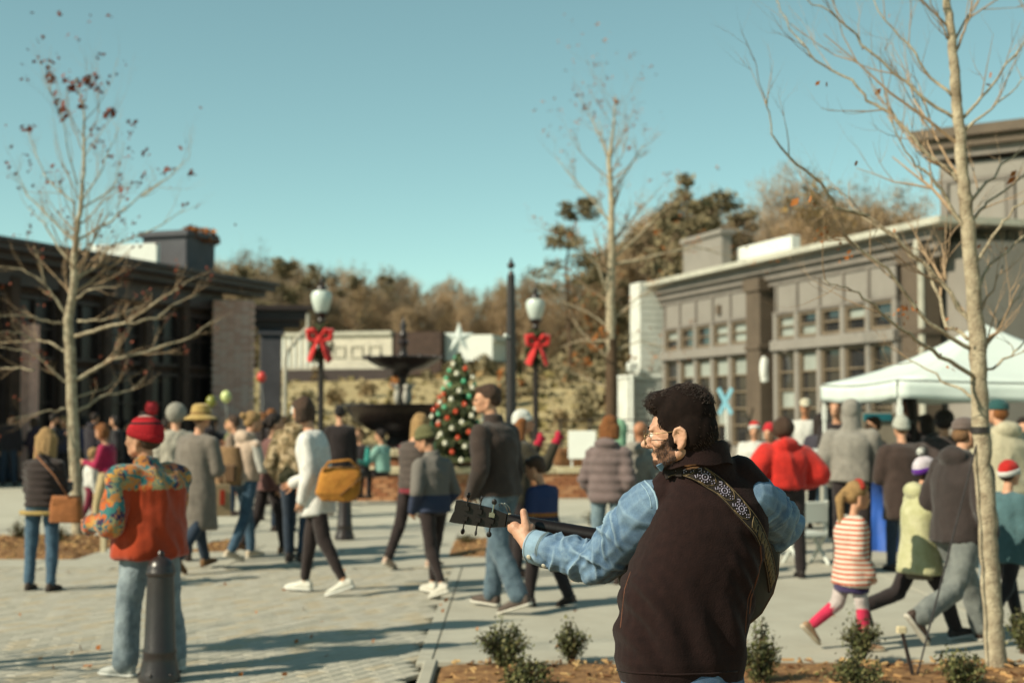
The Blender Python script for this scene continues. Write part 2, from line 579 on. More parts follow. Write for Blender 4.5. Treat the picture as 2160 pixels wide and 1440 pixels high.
# kerb of the near bed
kb = MB(); kb.bbox((BED_X0 - 0.0, 6.1, 0.0), (0.09, 6.3, 0.05), 0.012); tag(kb.build("kerb", M_conc), kind='structure')

# ------------------------------------------------------------------ hill behind the plaza
def hill_h(x, y):
    t = min(max((y - 43) / 34.0, 0), 1)
    t2 = min(max((y - 78) / 60.0, 0), 1)
    s = t * t * (3 - 2 * t)
    return -0.1 + 3.6 * s + 6.0 * t2 + 0.25 * math.sin(x * .23 + y * .11) * s + (2.5 * t2 * math.exp(-((x - 14) / 16.0) ** 2))
NX, NY = 90, 60
P = [(-150 + 300 * i / NX, 43 + 150 * (j / NY) ** 1.4, 0) for j in range(NY + 1) for i in range(NX + 1)]
P = [(x, y, hill_h(x, y)) for x, y, _ in P]
b = MB(); b.add(P, [(j * (NX + 1) + i, j * (NX + 1) + i + 1, (j + 1) * (NX + 1) + i + 1, (j + 1) * (NX + 1) + i) for j in range(NY) for i in range(NX)])
tag(b.build("hill", M_hillgrass, smooth='all'), kind='structure')
M_tuft = [mat("dry_tuft", rgb(190, 173, 134), 0.95, scale=2), mat("green_tuft", rgb(150, 136, 90), 0.95, scale=2), mat("rust_tuft", rgb(170, 142, 100), .95, scale=2)]
b = MB()
for _ in range(3000):
    y = 44 + 46 * rnd.random() ** 1.3
    x = rnd.uniform(-0.3, 0.34) * y
    z = hill_h(x, y)
    b.m = rnd.choices((0, 1, 2), (8, 2.0, .5))[0]
    s = rnd.uniform(.07, .22) * (1.6 if b.m else 1)
    for k in range(3):
        a = rnd.uniform(0, 6.28)
        dx, dy = math.cos(a) * s * .5, math.sin(a) * s * .5
        b.add([(x - dx, y - dy, z - .05), (x + dx, y + dy, z - .05), (x + dx * 1.4 + rnd.gauss(0, .1), y + dy * 1.3, z + s * rnd.uniform(.5, 1.1)), (x - dx * 1.2, y - dy * 1.3, z + s * rnd.uniform(.4, 1))], [(0, 1, 2, 3)])
tag(b.build("grass", M_tuft), kind='stuff')
# a band of evergreen and rust shrubs on the bank
def leaf_cloud(b, c, r, n, size, rs, flat=1.0, shell=0.5):
    for _ in range(n):
        v = Vector((rs.gauss(0, 1), rs.gauss(0, 1), rs.gauss(0, 1))).normalized()
        k = shell + (1 - shell) * rs.random()
        p = Vector((c[0] + v.x * r[0] * k, c[1] + v.y * r[1] * k, c[2] + v.z * r[2] * k))
        n1 = Vector((rs.gauss(0, 1), rs.gauss(0, 1), rs.gauss(0, 1) * flat + .3)).normalized()
        u = n1.orthogonal().normalized()
        w = n1.cross(u)
        a = rs.uniform(0, 6.28)
        u, w = u * math.cos(a) + w * math.sin(a), w * math.cos(a) - u * math.sin(a)
        s = size * rs.uniform(.6, 1.4)
        b.add([p - u * s, p + w * s * .5, p + u * s, p - w * s * .5], [(0, 1, 2, 3)])

# ------------------------------------------------------------------ long taupe building on the right
def wall_frame(name, label, cat, p0, p1):
    """thing whose local x runs along the wall from p0 to p1 and whose local -y faces the plaza"""
    d = Vector((p1[0] - p0[0], p1[1] - p0[1]))
    a = math.atan2(d.y, d.x)
    return thing(name, label, cat, (p0[0], p0[1], 0), a), d.length

def add_window(parent, u0, u1, z0, z1, rows, cols, w=0.0, deep=0.12, sky_panes=(), mats=None):
    fr = MB()
    t = 0.07
    fm, gm = (mats or (M_frame, M_glass))
    W, H = u1 - u0, z1 - z0
    uc, zc = (u0 + u1) / 2, (z0 + z1) / 2
    for uu in (u0 + t / 2, u1 - t / 2):
        fr.box((uu, w - 0.02, zc), (t, deep, H))
    for zz in (z0 + t / 2, z1 - t / 2):
        fr.box((uc, w - 0.018, zz), (W - 2 * t, deep, t))
    pw, ph = (W - 2 * t) / cols, (H - 2 * t) / rows
    for i in range(1, cols):
        fr.box((u0 + t + i * pw, w - 0.01, zc), (0.035, deep * .6, H - 2 * t))
    for j in range(1, rows):
        fr.box((uc, w - 0.012, z0 + t + j * ph), (W - 2 * t, deep * .6, 0.04))
    f = fr.build("window", fm, parent)
    for i in range(cols):
        for j in range(rows):
            p = MB(); m = 0.02
            p.box((u0 + t + (i + .5) * pw, w + 0.03, z0 + t + (j + .5) * ph), (pw - m, 0.012, ph - m))
            o = p.build("pane", M_skypane if (i, j) in sky_panes or (mats is None and rnd.random() < .2) else gm, f)
            o.rotation_euler = (0, 0, 0)
    return f

# far end first so that local -y faces the viewer's left (the plaza)
near_p, far_p = Vector((8.98, 30.4)), Vector((8.98 - .31 * 13.9, 44.3))
rb, LEN = wall_frame("long_building", "long taupe panelled building with rows of windows and brown pilasters", "building", far_p, near_p)
def uu(v):          # v counts from the near end
    return LEN - v
core = MB(); core.box((LEN / 2 + .5, 4.5 + .2, 2.62), (LEN + 1, 8.6, 5.22)); core.build("wall", M_taupe, rb)
rf = MB(); rf.box((LEN / 2 + .45, 4.3, 5.62), (LEN + 1.3, 9.6, 0.14)); rf.build("roof", M_flash, rb)
cn = MB()
for k, (dz, dep, hh) in enumerate(((5.42, .34, .24), (5.2, .22, .2), (5.02, .12, .15))):
    cn.box((LEN / 2 + .1, .2 - dep / 2 - .1, dz), (LEN + .6 - k * .02, dep, hh))
cn.build("cornice", M_taupe_d, rb)
def bay(v0, v1, n, pil):
    u0, u1 = uu(v1), uu(v0)
    step = (u1 - u0) / n
    # board panels over the windows, each between battens
    for i in range(n):
        p = MB(); p.bbox((u0 + (i + .5) * step, 0.06, 4.58), (step - .1, .09, .72), .01); p.build("panel", M_taupe, rb)
        bt = MB(); bt.box((u0 + i * step, .04, 4.58), (.09, .14, .74)); bt.build("batten", M_taupe_d, rb)
        sky_ij = set()
        r = rnd.random()
        if (pil and i in (0,)) or (not pil and i in (3, 4)):
            sky_ij = {(0, 0), (0, 1)}
        add_window(rb, u0 + i * step + .1, u0 + (i + 1) * step - .1, 3.52, 4.16, 2, 1, .06, sky_panes=sky_ij)
        add_window(rb, u0 + i * step + .1, u0 + (i + 1) * step - .1, 0.75, 3.2, 5, 1, .06)
        po = MB(); po.bbox((u0 + i * step, 0.03, 2.2), (.17, .2, 3.95), .02); po.build("mullion", M_taupe, rb)
        kp = MB(); kp.bbox((u0 + (i + .5) * step, .05, .36), (step - .06, .16, .68), .02); kp.build("kick_panel", M_taupe, rb)
    po = MB(); po.bbox((u1, 0.03, 2.2), (.17, .2, 3.95), .02); po.build("mullion", M_taupe, rb)
    tr = MB(); tr.bbox(((u0 + u1) / 2, -.06, 3.36), (u1 - u0 + .2, .2, .26), .02); tr.build("transom", M_taupe, rb)
    hd = MB(); hd.box(((u0 + u1) / 2, -.01, 4.2), (u1 - u0 + .2, .12, .07)); hd.build("head_trim", M_taupe_d, rb)
bay(8.55, 14.3, 5, False)
bay(1.35, 7.0, 5, True)
for v in (7.85, .35):
    pl = MB(); pl.bbox((uu(v), -.02, 2.45), (.78, .5, 4.9), .03); pl.bbox((uu(v), -.02, 5.02), (.92, .62, .34), .03)
    pl.bbox((uu(v), -.04, 3.36), (.84, .54, .12), .02); pl.build("pilaster", M_dkbrown, rb)
sl = MB(); sl.bbox((uu(7.25), -.22, 2.75), (.16, .2, .62), .05); sl.ell((uu(7.25), -.24, 2.75), (.1, .12, .36)); sl.build("wall_lamp", M_white, rb, smooth=True)
vt = MB(); vt.bbox((uu(10.4), -.03, 4.55), (.2, .12, .26), .02); vt.build("vent", M_dkbrown, rb)
ds = MB(); ds.tube([(uu(.02), -.3, 5.3), (uu(.02), -.34, 5.1), (uu(.02), -.22, 4.9), (uu(.02), -.22, 0)], .075, 8); ds.build("downspout", M_flash, rb, smooth=True)
# roof box and white clerestory sheet
rbx = MB(); rbx.bbox((uu(12.2), .45, 6.2), (2.7, .34, 1.4), .03); rbx.bbox((uu(12.2), .45, 6.85), (2.85, .5, .14), .03); rbx.build("parapet_box", M_taupe, rb)
wsh = MB(); wsh.bbox((uu(9.4), 1.0, 6.0), (3.3, .3, .8), .03); wsh.build("roof_screen", M_white, rb)

# white painted brick end pier
wp = thing("brick_pier", "bright white painted brick end wall in stepped outline beside taupe building", "wall", (far_p.x - .62, far_p.y + .4, 0), 0.25)
b = MB(); b.bbox((.3, 0, 4.2), (1.0, .9, 3.0), .02); b.build("upper_wall", M_whitebrick, wp)
b = MB(); b.bbox((.1, -.02, 1.35), (1.42, 1.0, 2.7), .02); b.build("wall", M_whitebrick, wp)
b = MB(); b.bbox((.1, -.02, 2.75), (1.5, 1.06, .1), .02); b.build("ledge", M_whitebrick, wp)
b = MB(); b.tube([(-.5, -.6, 3.05), (-.5, -.6, 2.6), (-.5, -.6, 0)], .06, 8); b.bbox((-.5, -.6, 3.05), (.3, .22, .26), .03); b.build("downspout", M_white, wp, smooth=True)
for z in np.arange(.18, 5.6, .2):
    b = MB()
    b.box((.1 if z < 2.6 else .3, -.5 if z < 2.6 else -.44, z), (1.36 if z < 2.6 else .94, .04, .17)); b.build("brick_course", M_whitebrick, wp)

# taller block at the far right
tp = Vector((at(1984, 700, 31.5).x, 31.5))
tb = thing("corner_block", "tall taupe block with heavy dark cornice rising behind the tent", "building", (tp.x, tp.y, 0), R(-36))
HT = 7.75
b = MB(); b.box((5, 4.2, HT / 2 - .3), (10, 8.2, HT - .6)); b.build("wall", M_taupe, tb)
for k, (z, o_, h_) in enumerate(((HT + .02, .5, .22), (HT - .2, .36, .2), (HT - .4, .2, .2), (HT - 1.0, .08, .1), (4.95, .22, .22), (4.75, .1, .16))):
    b = MB(); b.box((5, 4.2, z), (10 + 2 * o_, 8.2 + 2 * o_, h_)); b.build("cornice" if k < 4 else "string_course", M_dkbrown if k < 2 else M_taupe_d, tb)
for i in range(7):
    b = MB(); b.box((.12 + i * 1.45, .07, 6.0), (.16, .1, 1.5)); b.build("batten", M_taupe_d, tb)
    if i < 6:
        b = MB(); b.bbox((.85 + i * 1.45, .08, 6.0), (1.22, .06, 1.36), .01); b.build("panel", M_taupe, tb)
for i in range(5):
    add_window(tb, .5 + i * 1.6, 1.75 + i * 1.6, 2.9, 4.5, 3, 2, .04, .16)
    add_window(tb, .5 + i * 1.6, 1.75 + i * 1.6, .7, 2.5, 3, 2, .04, .16)

# ------------------------------------------------------------------ dark building on the left
lf, ln = Vector((at(540, 700, 43.5).x, 43.5)), Vector((-12.9, 29.8))
lb, LL = wall_frame("brick_building", "low dark brick building in shade with deep eaves behind the left tree", "building", ln, lf)
# local x runs to the far end, local -y faces the plaza
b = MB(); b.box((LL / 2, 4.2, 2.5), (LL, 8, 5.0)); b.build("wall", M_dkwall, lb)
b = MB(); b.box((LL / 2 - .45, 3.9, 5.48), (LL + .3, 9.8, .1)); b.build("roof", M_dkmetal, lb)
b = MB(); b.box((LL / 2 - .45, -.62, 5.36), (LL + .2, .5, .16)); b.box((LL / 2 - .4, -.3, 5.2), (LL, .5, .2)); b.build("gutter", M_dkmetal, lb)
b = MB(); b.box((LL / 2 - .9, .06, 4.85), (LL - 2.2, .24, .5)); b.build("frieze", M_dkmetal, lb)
for i in range(7):
    u0 = .2 + i * 1.78
    if u0 + 1.4 < LL - 1.3:
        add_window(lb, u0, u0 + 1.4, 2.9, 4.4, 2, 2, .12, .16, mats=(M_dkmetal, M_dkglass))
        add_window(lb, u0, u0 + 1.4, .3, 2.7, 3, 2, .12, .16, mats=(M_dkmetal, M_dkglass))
        b = MB(); b.bbox((u0 - .19, .06, 2.5), (.3, .34, 4.6), .02); b.build("pier", M_dkwall, lb)
for i in (0, 3):
    b = MB(); b.bbox((.6 + i * 1.1, -.25, 1.9), (.34, .3, 3.6), .03); b.build("post", M_ltbrick[1], lb)
# roof box with overgrown planter, and the bright roof sheet
b = MB(); b.bbox((LL - 2.7, 1.0, 6.1), (1.5, 1.5, 1.3), .03); b.bbox((LL - 2.7, 1.0, 6.75), (1.7, 1.7, .16), .03); b.build("parapet_box", M_slate, lb)
b = MB(); rs = random.Random(5)
for k in range(9):
    leaf_cloud(b, (LL - 3.2 + k * .16, .35, 6.78 + rs.uniform(-.1, .12)), (.2, .25, .16), 46, .09, rs)
tag(b.build("dry_planting", [M_leafo], lb), kind='stuff')
la = lb.rotation_euler[2]
b = MB(); b.bbox((LL - 4.3, 1.75, 5.95), (2.1, .2, .85), .02, Matrix.Rotation(-la - R(12), 3, 'Z')); b.build("roof_screen", M_white, lb)
# buff brick pier at the far end, every brick a piece
bp = thing("brick_pier", "tall buff brick pier at the right end of the dark building", "wall", (at(517, 700, 41.2).x, 41.2, 0), math.atan2(lf.y - ln.y, lf.x - ln.x) - 1.2)
b = MB(); b.box((-.35, .1, 2.45), (1.1, .56, 4.86)); b.build("mortar", M_mortar, bp)
bm_ = []
for m in M_ltbrick:
    me = MB().bbox((0, 0, 0), (.2, .12, .092), .006).mesh("brick"); me.materials.append(m); bm_.append(me)
for j in range(48):
    n = 6
    for i in range(n):
        off = .0 if j % 2 else -.09
        x = -.35 - 1.1 / 2 + .1 + .04 + i * .204 + off * .5
        if x > .2 + .02: continue
        linked("brick", rnd.choice(bm_), bp, (x, -.2 + rnd.uniform(-.001, .001), .06 + j * .101))
# colonnade beyond the pier
cb = thing("porch", "small dark porch roof on slate column with pale downspout", "building", (at(560, 700, 49).x, 49, 0), R(10))
b = MB(); b.box((.2, 0, 5.15), (2.9, 3.4, .16)); b.box((.15, 0, 4.9), (2.5, 3.1, .34)); b.box((.1, 0, 4.6), (2.1, 2.8, .26)); b.build("roof", M_dkmetal, cb)
b = MB(); b.bbox((.18, -1.0, 2.2), (.72, .6, 4.4), .03); b.bbox((.18, -1.0, 4.35), (.9, .75, .2), .03); b.build("column", M_slate, cb)
b = MB(); b.tube([(1.4, -1.6, 4.95), (1.4, -1.55, 4.5), (.72, -1.4, 3.7), (.66, -1.4, 3.4), (.66, -1.4, 0)], .07, 8); b.build("downspout", M_flash, cb, smooth=True)

# ------------------------------------------------------------------ cream building up on the hill
M_creamw = mat("cream_stucco", rgb(222, 214, 196), .85, scale=2, bump=.05)
YH = 72.0
p0, p1 = at(592, 770, YH + 2), at(1035, 770, YH - 1)
zb = 3.5
hb, HL = wall_frame("hill_house", "long cream low building with small square windows up on the hill", "building", p0, p1)
def hz(py): return 1.6 + (872 - py) / 3000 * YH
b = MB(); b.box((HL * .27, 2.5, hz(740)), (HL * .54, 5, hz(703) - hz(777))); b.build("wall", M_creamw, hb)
b = MB(); b.box((HL * .26, 2.5, hz(701)), (HL * .56, 5.3, .2)); b.build("roof", M_flash, hb)
b = MB(); b.box((HL * .3, 1.7, hz(792)), (HL * .52, 4.4, .62)); b.build("undercroft", M_dkmetal, hb)
b = MB(); b.box((HL * .66, 2.2, hz(745)), (HL * .22, 4.4, 2.2)); b.build("dark_wing", M_dkwall, hb)
b = MB(); b.box((HL * .87, 3.0, hz(733)), (HL * .24, 4.6, 1.3)); b.build("white_wing", M_white, hb)
b = MB(); b.box((HL * .87, 3.1, hz(718)), (HL * .26, 4.7, .12)); b.build("wing_roof", M_flash, hb)
for k, u in enumerate((.257, .342, .427)):
    add_window(hb, HL * u, HL * u + .66, hz(752), hz(726), 1, 1, -.02, .08, mats=(M_creamw, M_dkglass))
for k in range(7):
    b = MB(); b.box((HL * (.015 + .028 * k), -.03, hz(740)), (.1, .06, 1.5)); b.build("fin", M_white, hb)

# rail fence at the foot of the bank
rfz = thing("rail_fence", "thin dark rail fence along the foot of the grassy bank", "fence", (0, 0, 0))
for k in range(8):
    x = at(1120, 880, 41).x + k * .85
    b = MB(); b.box((x, 41 + k * .1, .72), (.06, .06, 1.5)); b.build("post", M_iron, rfz)
for z in (.7, 1.08, 1.42):
    b = MB(); x0 = at(1120, 880, 41).x
    b.tube([(x0, 41.04, z), (x0 + 6, 41.74, z)], .022, 6); b.build("rail", M_iron, rfz)
# ------------------------------------------------------------------ fountain and its pool
FX, FY = at(850, 900, 29.6).x, 29.6
pool = thing("fountain_pool", "round orange brick pool wall with cream stone coping round the black fountain", "pool", (FX, FY, 0))
RO = 3.45
b = MB(); b.lathe([(RO - .03, 0), (RO - .03, .5), (RO - .4, .5), (RO - .4, 0)], n=64); b.build("mortar", M_mortar, pool)
bms = []
for m in M_redbrick:
    me = MB().bbox((0, 0, 0), (.235, .09, .064), .005).mesh("brick"); me.materials.append(m); bms.append(me)
for j in range(6):
    for i in range(-23, 24):
        a = -math.pi / 2 + (i + (.5 if j % 2 else 0)) * (.25 / RO)
        linked("brick", rnd.choice(bms), pool, ((RO - .02) * math.cos(a), (RO - .02) * math.sin(a), .045 + j * .078), (0, 0, a + math.pi / 2))
def arc_stone(r0, r1, a0, a1, z, h):
    b = MB(); V = []
    for k in range(4):
        a = a0 + (a1 - a0) * k / 3
        for r, zz in ((r0, z), (r1, z), (r1, z + h - .02), (r1 - .02, z + h), (r0, z + h)):
            V.append((r * math.cos(a), r * math.sin(a), zz))
    F = [tuple(range(4, -1, -1)), tuple(range(15, 20))]
    for k in range(3):
        for i in range(5):
            F.append((k * 5 + i, k * 5 + (i + 1) % 5, k * 5 + 5 + (i + 1) % 5, k * 5 + 5 + i))
    return b.add(V, F)
for i in range(26):
    a0 = i * 2 * math.pi / 26
    arc_stone(RO - .46, RO + .07, a0 + .003, a0 + 2 * math.pi / 26 - .003, .5, .12).build("coping_stone", M_stone, pool)
b = MB(); b.lathe([(RO - .45, .05), (RO - .45, .42), (0.01, .42), (0.01, .05)], n=48); b.build("water", M_water, pool)
b = MB(); b.lathe([(2.05, 0), (2.05, .78), (1.7, .78), (1.7, 0)], n=48); b.build("inner_wall", M_redbrick[1], pool)
for i in range(16):
    a0 = i * 2 * math.pi / 16
    arc_stone(1.66, 2.12, a0 + .004, a0 + 2 * math.pi / 16 - .004, .78, .13).build("inner_coping_stone", M_stone, pool)
ft = thing("fountain", "black cast iron two bowl fountain with pale figure on its stem", "fountain", (FX, FY, 0))
b = MB(); b.lathe([(.62, .1), (.62, .5), (.42, .62), (.3, .85), (.36, 1.0), (.3, 1.12), (.34, 1.2)], n=28); b.build("pedestal", M_iron, ft, smooth=True)
b = MB(); b.lathe([(.3, 1.18), (.7, 1.26), (1.02, 1.45), (1.16, 1.66), (1.2, 1.74), (1.24, 1.78), (1.2, 1.8), (1.14, 1.76), (.9, 1.62), (.2, 1.56)], n=40); b.build("lower_bowl", M_iron, ft, smooth=True)
b = MB(); b.lathe([(.2, 1.56), (.26, 1.62), (.2, 1.72), (.15, 1.8)], n=20); b.build("stem", M_iron, ft, smooth=True)
M_fig = mat("weathered_white_stone", rgb(196, 190, 178), .8, scale=14)
for k in range(4):
    a = k * math.pi / 2 + .5
    b = MB(); x, y = .14 * math.cos(a), .14 * math.sin(a)
    b.ell((x, y, 1.95), (.07, .07, .16)); b.ell((x, y, 2.16), (.055, .055, .07)); b.capsule((x * .9, y * .9, 2.05), (x * 1.8, y * 1.8, 2.22), .035, .03)
    skin(b, "figure", .02, M_fig, ft, 3)
b = MB(); b.lathe([(.08, 1.8), (.08, 2.3), (.12, 2.42), (.2, 2.5), (.5, 2.56), (.72, 2.68), (.78, 2.74), (.8, 2.77), (.76, 2.78), (.4, 2.68), (.1, 2.66)], n=36); b.build("upper_bowl", M_iron, ft, smooth=True)
b = MB(); b.lathe([(.1, 2.66), (.13, 2.75), (.08, 2.85), (.07, 3.0), (.12, 3.08), (.06, 3.14), (.09, 3.24), (.05, 3.32), (.07, 3.42), (.02, 3.55), (.005, 3.62)], n=18); b.build("finial", M_iron, ft, smooth=True)
for k in range(12):
    a = k * math.pi / 6
    b = MB(); b.ell((.8 * math.cos(a), .8 * math.sin(a), 2.76), (.05, .05, .05)); b.build("rim_bead", M_iron, ft, smooth=True)

# stone planter walls to the right of the pool
pw_ = thing("planter", "low brick planter wall with cream cap right of the fountain pool", "planter", (at(1130, 1000, 27).x, 27.4, 0), R(6))
b = MB(); b.box((.3, 0, .24), (3.0, .8, .48)); b.build("mortar", M_mortar, pw_)
for j in range(6):
    for i in range(12):
        linked("brick", rnd.choice(bms), pw_, (-1.06 + i * .247 + (.12 if j % 2 else 0), -.4, .045 + j * .078))
for i in range(4):
    b = MB(); b.bbox((-.8 + i * .75, 0, .54), (.74, .95, .12), .015); b.build("cap_stone", M_stone, pw_)
rk = thing("stone_block", "rough brown stone block lying on the planter cap", "stone", (at(1205, 985, 27).x, 27.3, .6), .2)
b = MB(); b.bbox((0, 0, .17), (.62, .42, .34), .05); o = skin(b, "rock", .04, mat("brown_stone", rgb(140, 98, 62), .95, col2=rgb(100, 70, 48), scale=5, bump=.6), rk, 1, lambda c, n: nz3(c, 9, 3) * .03)

# ------------------------------------------------------------------ christmas tree
TX, TY = at(968, 900, 26.9).x, 26.9
xt = thing("christmas_tree", "cone shaped christmas tree with coloured baubles and a big white star", "christmas tree", (TX, TY, .6))
M_needle = [mat("fir_needle", rgb(122, 128, 88), .8, scale=6, bump=0), mat("fir_needle_dark", rgb(82, 92, 64), .8, scale=6, bump=0)]
b = MB(); rs = random.Random(3)
XH, XR = 2.15, .74
for k in range(4200):
    t = rs.random() ** 1.5
    z = .12 + (XH - .15) * t
    r = XR * (1 - t) ** .85 + .04
    a = rs.uniform(0, 6.28)
    tier = .82 + .2 * math.sin(z * 19)
    p0 = Vector((math.cos(a) * r * .35, math.sin(a) * r * .35, z + .05))
    p1 = Vector((math.cos(a) * r * tier * rs.uniform(.85, 1.1), math.sin(a) * r * tier * rs.uniform(.85, 1.1), z - .03))
    d = (p1 - p0); sd = d.cross(Vector((rs.gauss(0, .4), rs.gauss(0, .4), 1))).normalized() * .03
    b.m = rs.random() < .4
    b.add([p0, p0.lerp(p1, .6) + sd, p1, p0.lerp(p1, .6) - sd], [(0, 1, 2, 3)])
tag(b.build("foliage", M_needle, xt), kind='stuff')
b = MB(); b.tube([(0, 0, -.1), (0, 0, XH)], [.06, .01], 8); b.build("trunk", M_barkd, xt)
b = MB(); b.bbox((0, 0, -.28), (.9, .8, .6), .03); b.build("stand", M_stone, xt)
M_orn = [mat("bauble_white", rgb(250, 244, 220), .15, scale=2, bump=0, amount=.05, spec=.8), mat("bauble_green", rgb(96, 200, 150), .15, scale=2, bump=0, spec=.8, amount=.1),
         mat("bauble_red", rgb(226, 76, 34), .15, scale=2, bump=0, spec=.8, amount=.1)]
om = []
for m in M_orn:
    q = MB(); q.ell((0, 0, 0), (.044, .044, .044), nu=12, nv=8); q.tube([(0, 0, .042), (0, 0, .058)], .012, 6)
    me = q.mesh("bauble"); me.materials.append(m); me.polygons.foreach_set('use_smooth', [True] * len(me.polygons)); om.append(me)
for k in range(112):
    t = (k + .5) / 112
    t = 1 - (1 - t) ** .62
    a = k * 2.39996
    r = (XR * (1 - t) ** .85 + .05) * (.97 + .1 * math.sin(k))
    linked("bauble", om[rs.choices((0, 1, 2), (5, 4, 3))[0]], xt, (math.cos(a) * r, math.sin(a) * r, .12 + (XH - .15) * t), (0, 0, 0), (1, 1, 1))
M_star = mat("star_tinsel", rgb(226, 232, 226), .4, scale=30, bump=.3, amount=.1)
star = MB(); P = []
for k in range(10):
    r = .3 if k % 2 == 0 else .12
    P.append((r * math.sin(k * math.pi / 5), r * math.cos(k * math.pi / 5)))
V = [(x, -.03, XH + .28 + z) for x, z in P] + [(x, .03, XH + .28 + z) for x, z in P] + [(0, -.07, XH + .28), (0, .07, XH + .28)]
F = [(i, (i + 1) % 10, 20) for i in range(10)] + [(10 + (i + 1) % 10, 10 + i, 21) for i in range(10)] + [((i + 1) % 10, i, 10 + i, 10 + (i + 1) % 10) for i in range(10)]
star.add(V, F); star.tube([(0, 0, XH - .1), (0, 0, XH + .2)], .015, 6); star.build("star", M_star, xt)

# ------------------------------------------------------------------ lamp posts with wreath and red bow
M_globe = mat("frosted_globe", rgb(212, 222, 214), .2, scale=2, bump=0, amount=.04)
M_bow = mat("red_velvet_bow", rgb(214, 30, 26), .7, scale=12, bump=.2, sheen=.3)
M_garl = mat("garland_green", rgb(70, 76, 46), .8, scale=9, bump=0)
def lamp_post(label, x, y, group="lamp posts with red bows"):
    t = thing("lamp_post", label, "lamp post", (x, y, 0), rnd.uniform(-.3, .3), group)
    b = MB(); b.lathe([(.2, 0), (.2, .12), (.15, .18), (.13, .5), (.1, .56), (.075, .7), (.06, 1.0), (.055, 3.35), (.075, 3.4), (.05, 3.46)], n=16); b.build("pole", M_blackp, t, smooth=True)
    b = MB(); b.lathe([(.05, 3.44), (.12, 3.5), (.14, 3.54), (.1, 3.56)], n=16); b.build("lamp_base", M_blackp, t, smooth=True)
    b = MB(); b.lathe([(.1, 3.55), (.14, 3.6), (.195, 3.78), (.205, 3.88), (.17, 3.96), (.07, 3.99)], n=20); b.build("globe", M_globe, t, smooth=True)
    b = MB(); b.lathe([(.1, 3.99), (.09, 4.05), (.04, 4.1), (.05, 4.16), (.012, 4.22), (.004, 4.32)], n=14); b.build("finial", M_blackp, t, smooth=True)
    b = MB(); rs = random.Random(8)
    for k in range(170):
        a = rs.uniform(0, 6.28); z = rs.uniform(2.62, 3.32)
        r = .12 + .1 * math.sin((z - 2.6) * 4.2)
        leaf_cloud(b, (math.cos(a) * r * .8, math.sin(a) * r * .8, z), (.06, .06, .06), 3, .05, rs)
    tag(b.build("garland", M_garl, t), kind='stuff')
    bw = MB()
    for sx in (-1, 1):
        # loop and tail of the bow, thick ribbon
        bw.tube([(0, -.2, 3.05), (sx * .12, -.24, 3.2), (sx * .22, -.2, 3.2), (sx * .2, -.2, 3.02), (sx * .05, -.22, 3.0)], [.05, .1, .115, .1, .06], 8, sq=(1, .6))
        bw.tube([(sx * .03, -.22, 3.02), (sx * .12, -.26, 2.82), (sx * .2, -.22, 2.6)], [.06, .12, .14], 8, sq=(1, .35))
    bw.ell((0, -.24, 3.03), (.06, .06, .06))
    skin(bw, "bow", .02, M_bow, t, 2)
    return t
lamp_post("black lamp post with red bow left of the fountain beside the porch column", at(677, 800, 27.5).x, 27.5)
lamp_post("black lamp post with red bow right of the christmas tree and tall bare pole", at(1130, 800, 29.5).x, 29.5)
lamp_post("black lamp post outside the frame at left whose shadow falls on the pavers", -5.05, 8.3)
# bare dark pole
t = thing("pole", "thick bare black pole with ball finial standing behind the man in brown jacket", "pole", (at(1078, 700, 20.5).x, 20.5, 0))
b = MB(); b.lathe([(.17, 0), (.17, .3), (.11, .4), (.085, .8), (.072, 2.6), (.055, 3.6)], n=16); b.build("shaft", M_blackp, t, smooth=True)
b = MB(); b.lathe([(.045, 3.6), (.03, 3.66)], n=14); b.ell((0, 0, 3.74), (.055, .055, .055)); b.ell((0, 0, 3.81), (.02, .02, .04)); b.build("finial", M_blackp, t, smooth=True)
b = MB(); b.tube([(0, -.05, 2.7), (-.07, -.08, 2.72)], .012, 6); b.ell((-.08, -.08, 2.72), (.03, .03, .03)); b.build("hook", M_white, t, smooth=True)

# ------------------------------------------------------------------ bollards
def bollard(label, x, y):
    t = thing("bollard", label, "bollard", (x, y, 0), 0, "black cast iron bollards")
    b = MB(); b.lathe([(.125, 0), (.125, .03), (.115, .06), (.102, .12), (.096, .16), (.1, .17), (.1, .185), (.093, .2), (.079, .6), (.076, .63)], n=28); b.build("shaft", M_iron, t, smooth=True)
    b = MB(); b.lathe([(.08, .625), (.087, .635), (.087, .655), (.08, .665), (.08, .68), (.066, .715), (.04, .735), (.02, .74)], n=28); b.build("cap", M_iron, t, smooth=True)
    b = MB(); b.lathe([(.03, .738), (.018, .748), (.022, .76), (.015, .775), (.004, .78)], n=14); b.build("finial", M_iron, t, smooth=True)
    for k in range(6):
        a = k * math.pi / 3 + .3
        b = MB(); b.ell((.118 * math.cos(a), .118 * math.sin(a), .05), (.012, .012, .01)); b.build("bolt", M_iron, t, smooth=True)
    return t
bollard("black iron bollard in front of the man in patterned orange fleece", at(338, 1300, 8.62).x, 8.62)
bollard("far black bollard standing behind the woman with mustard bag", at(727, 1100, 18.2).x, 18.2)

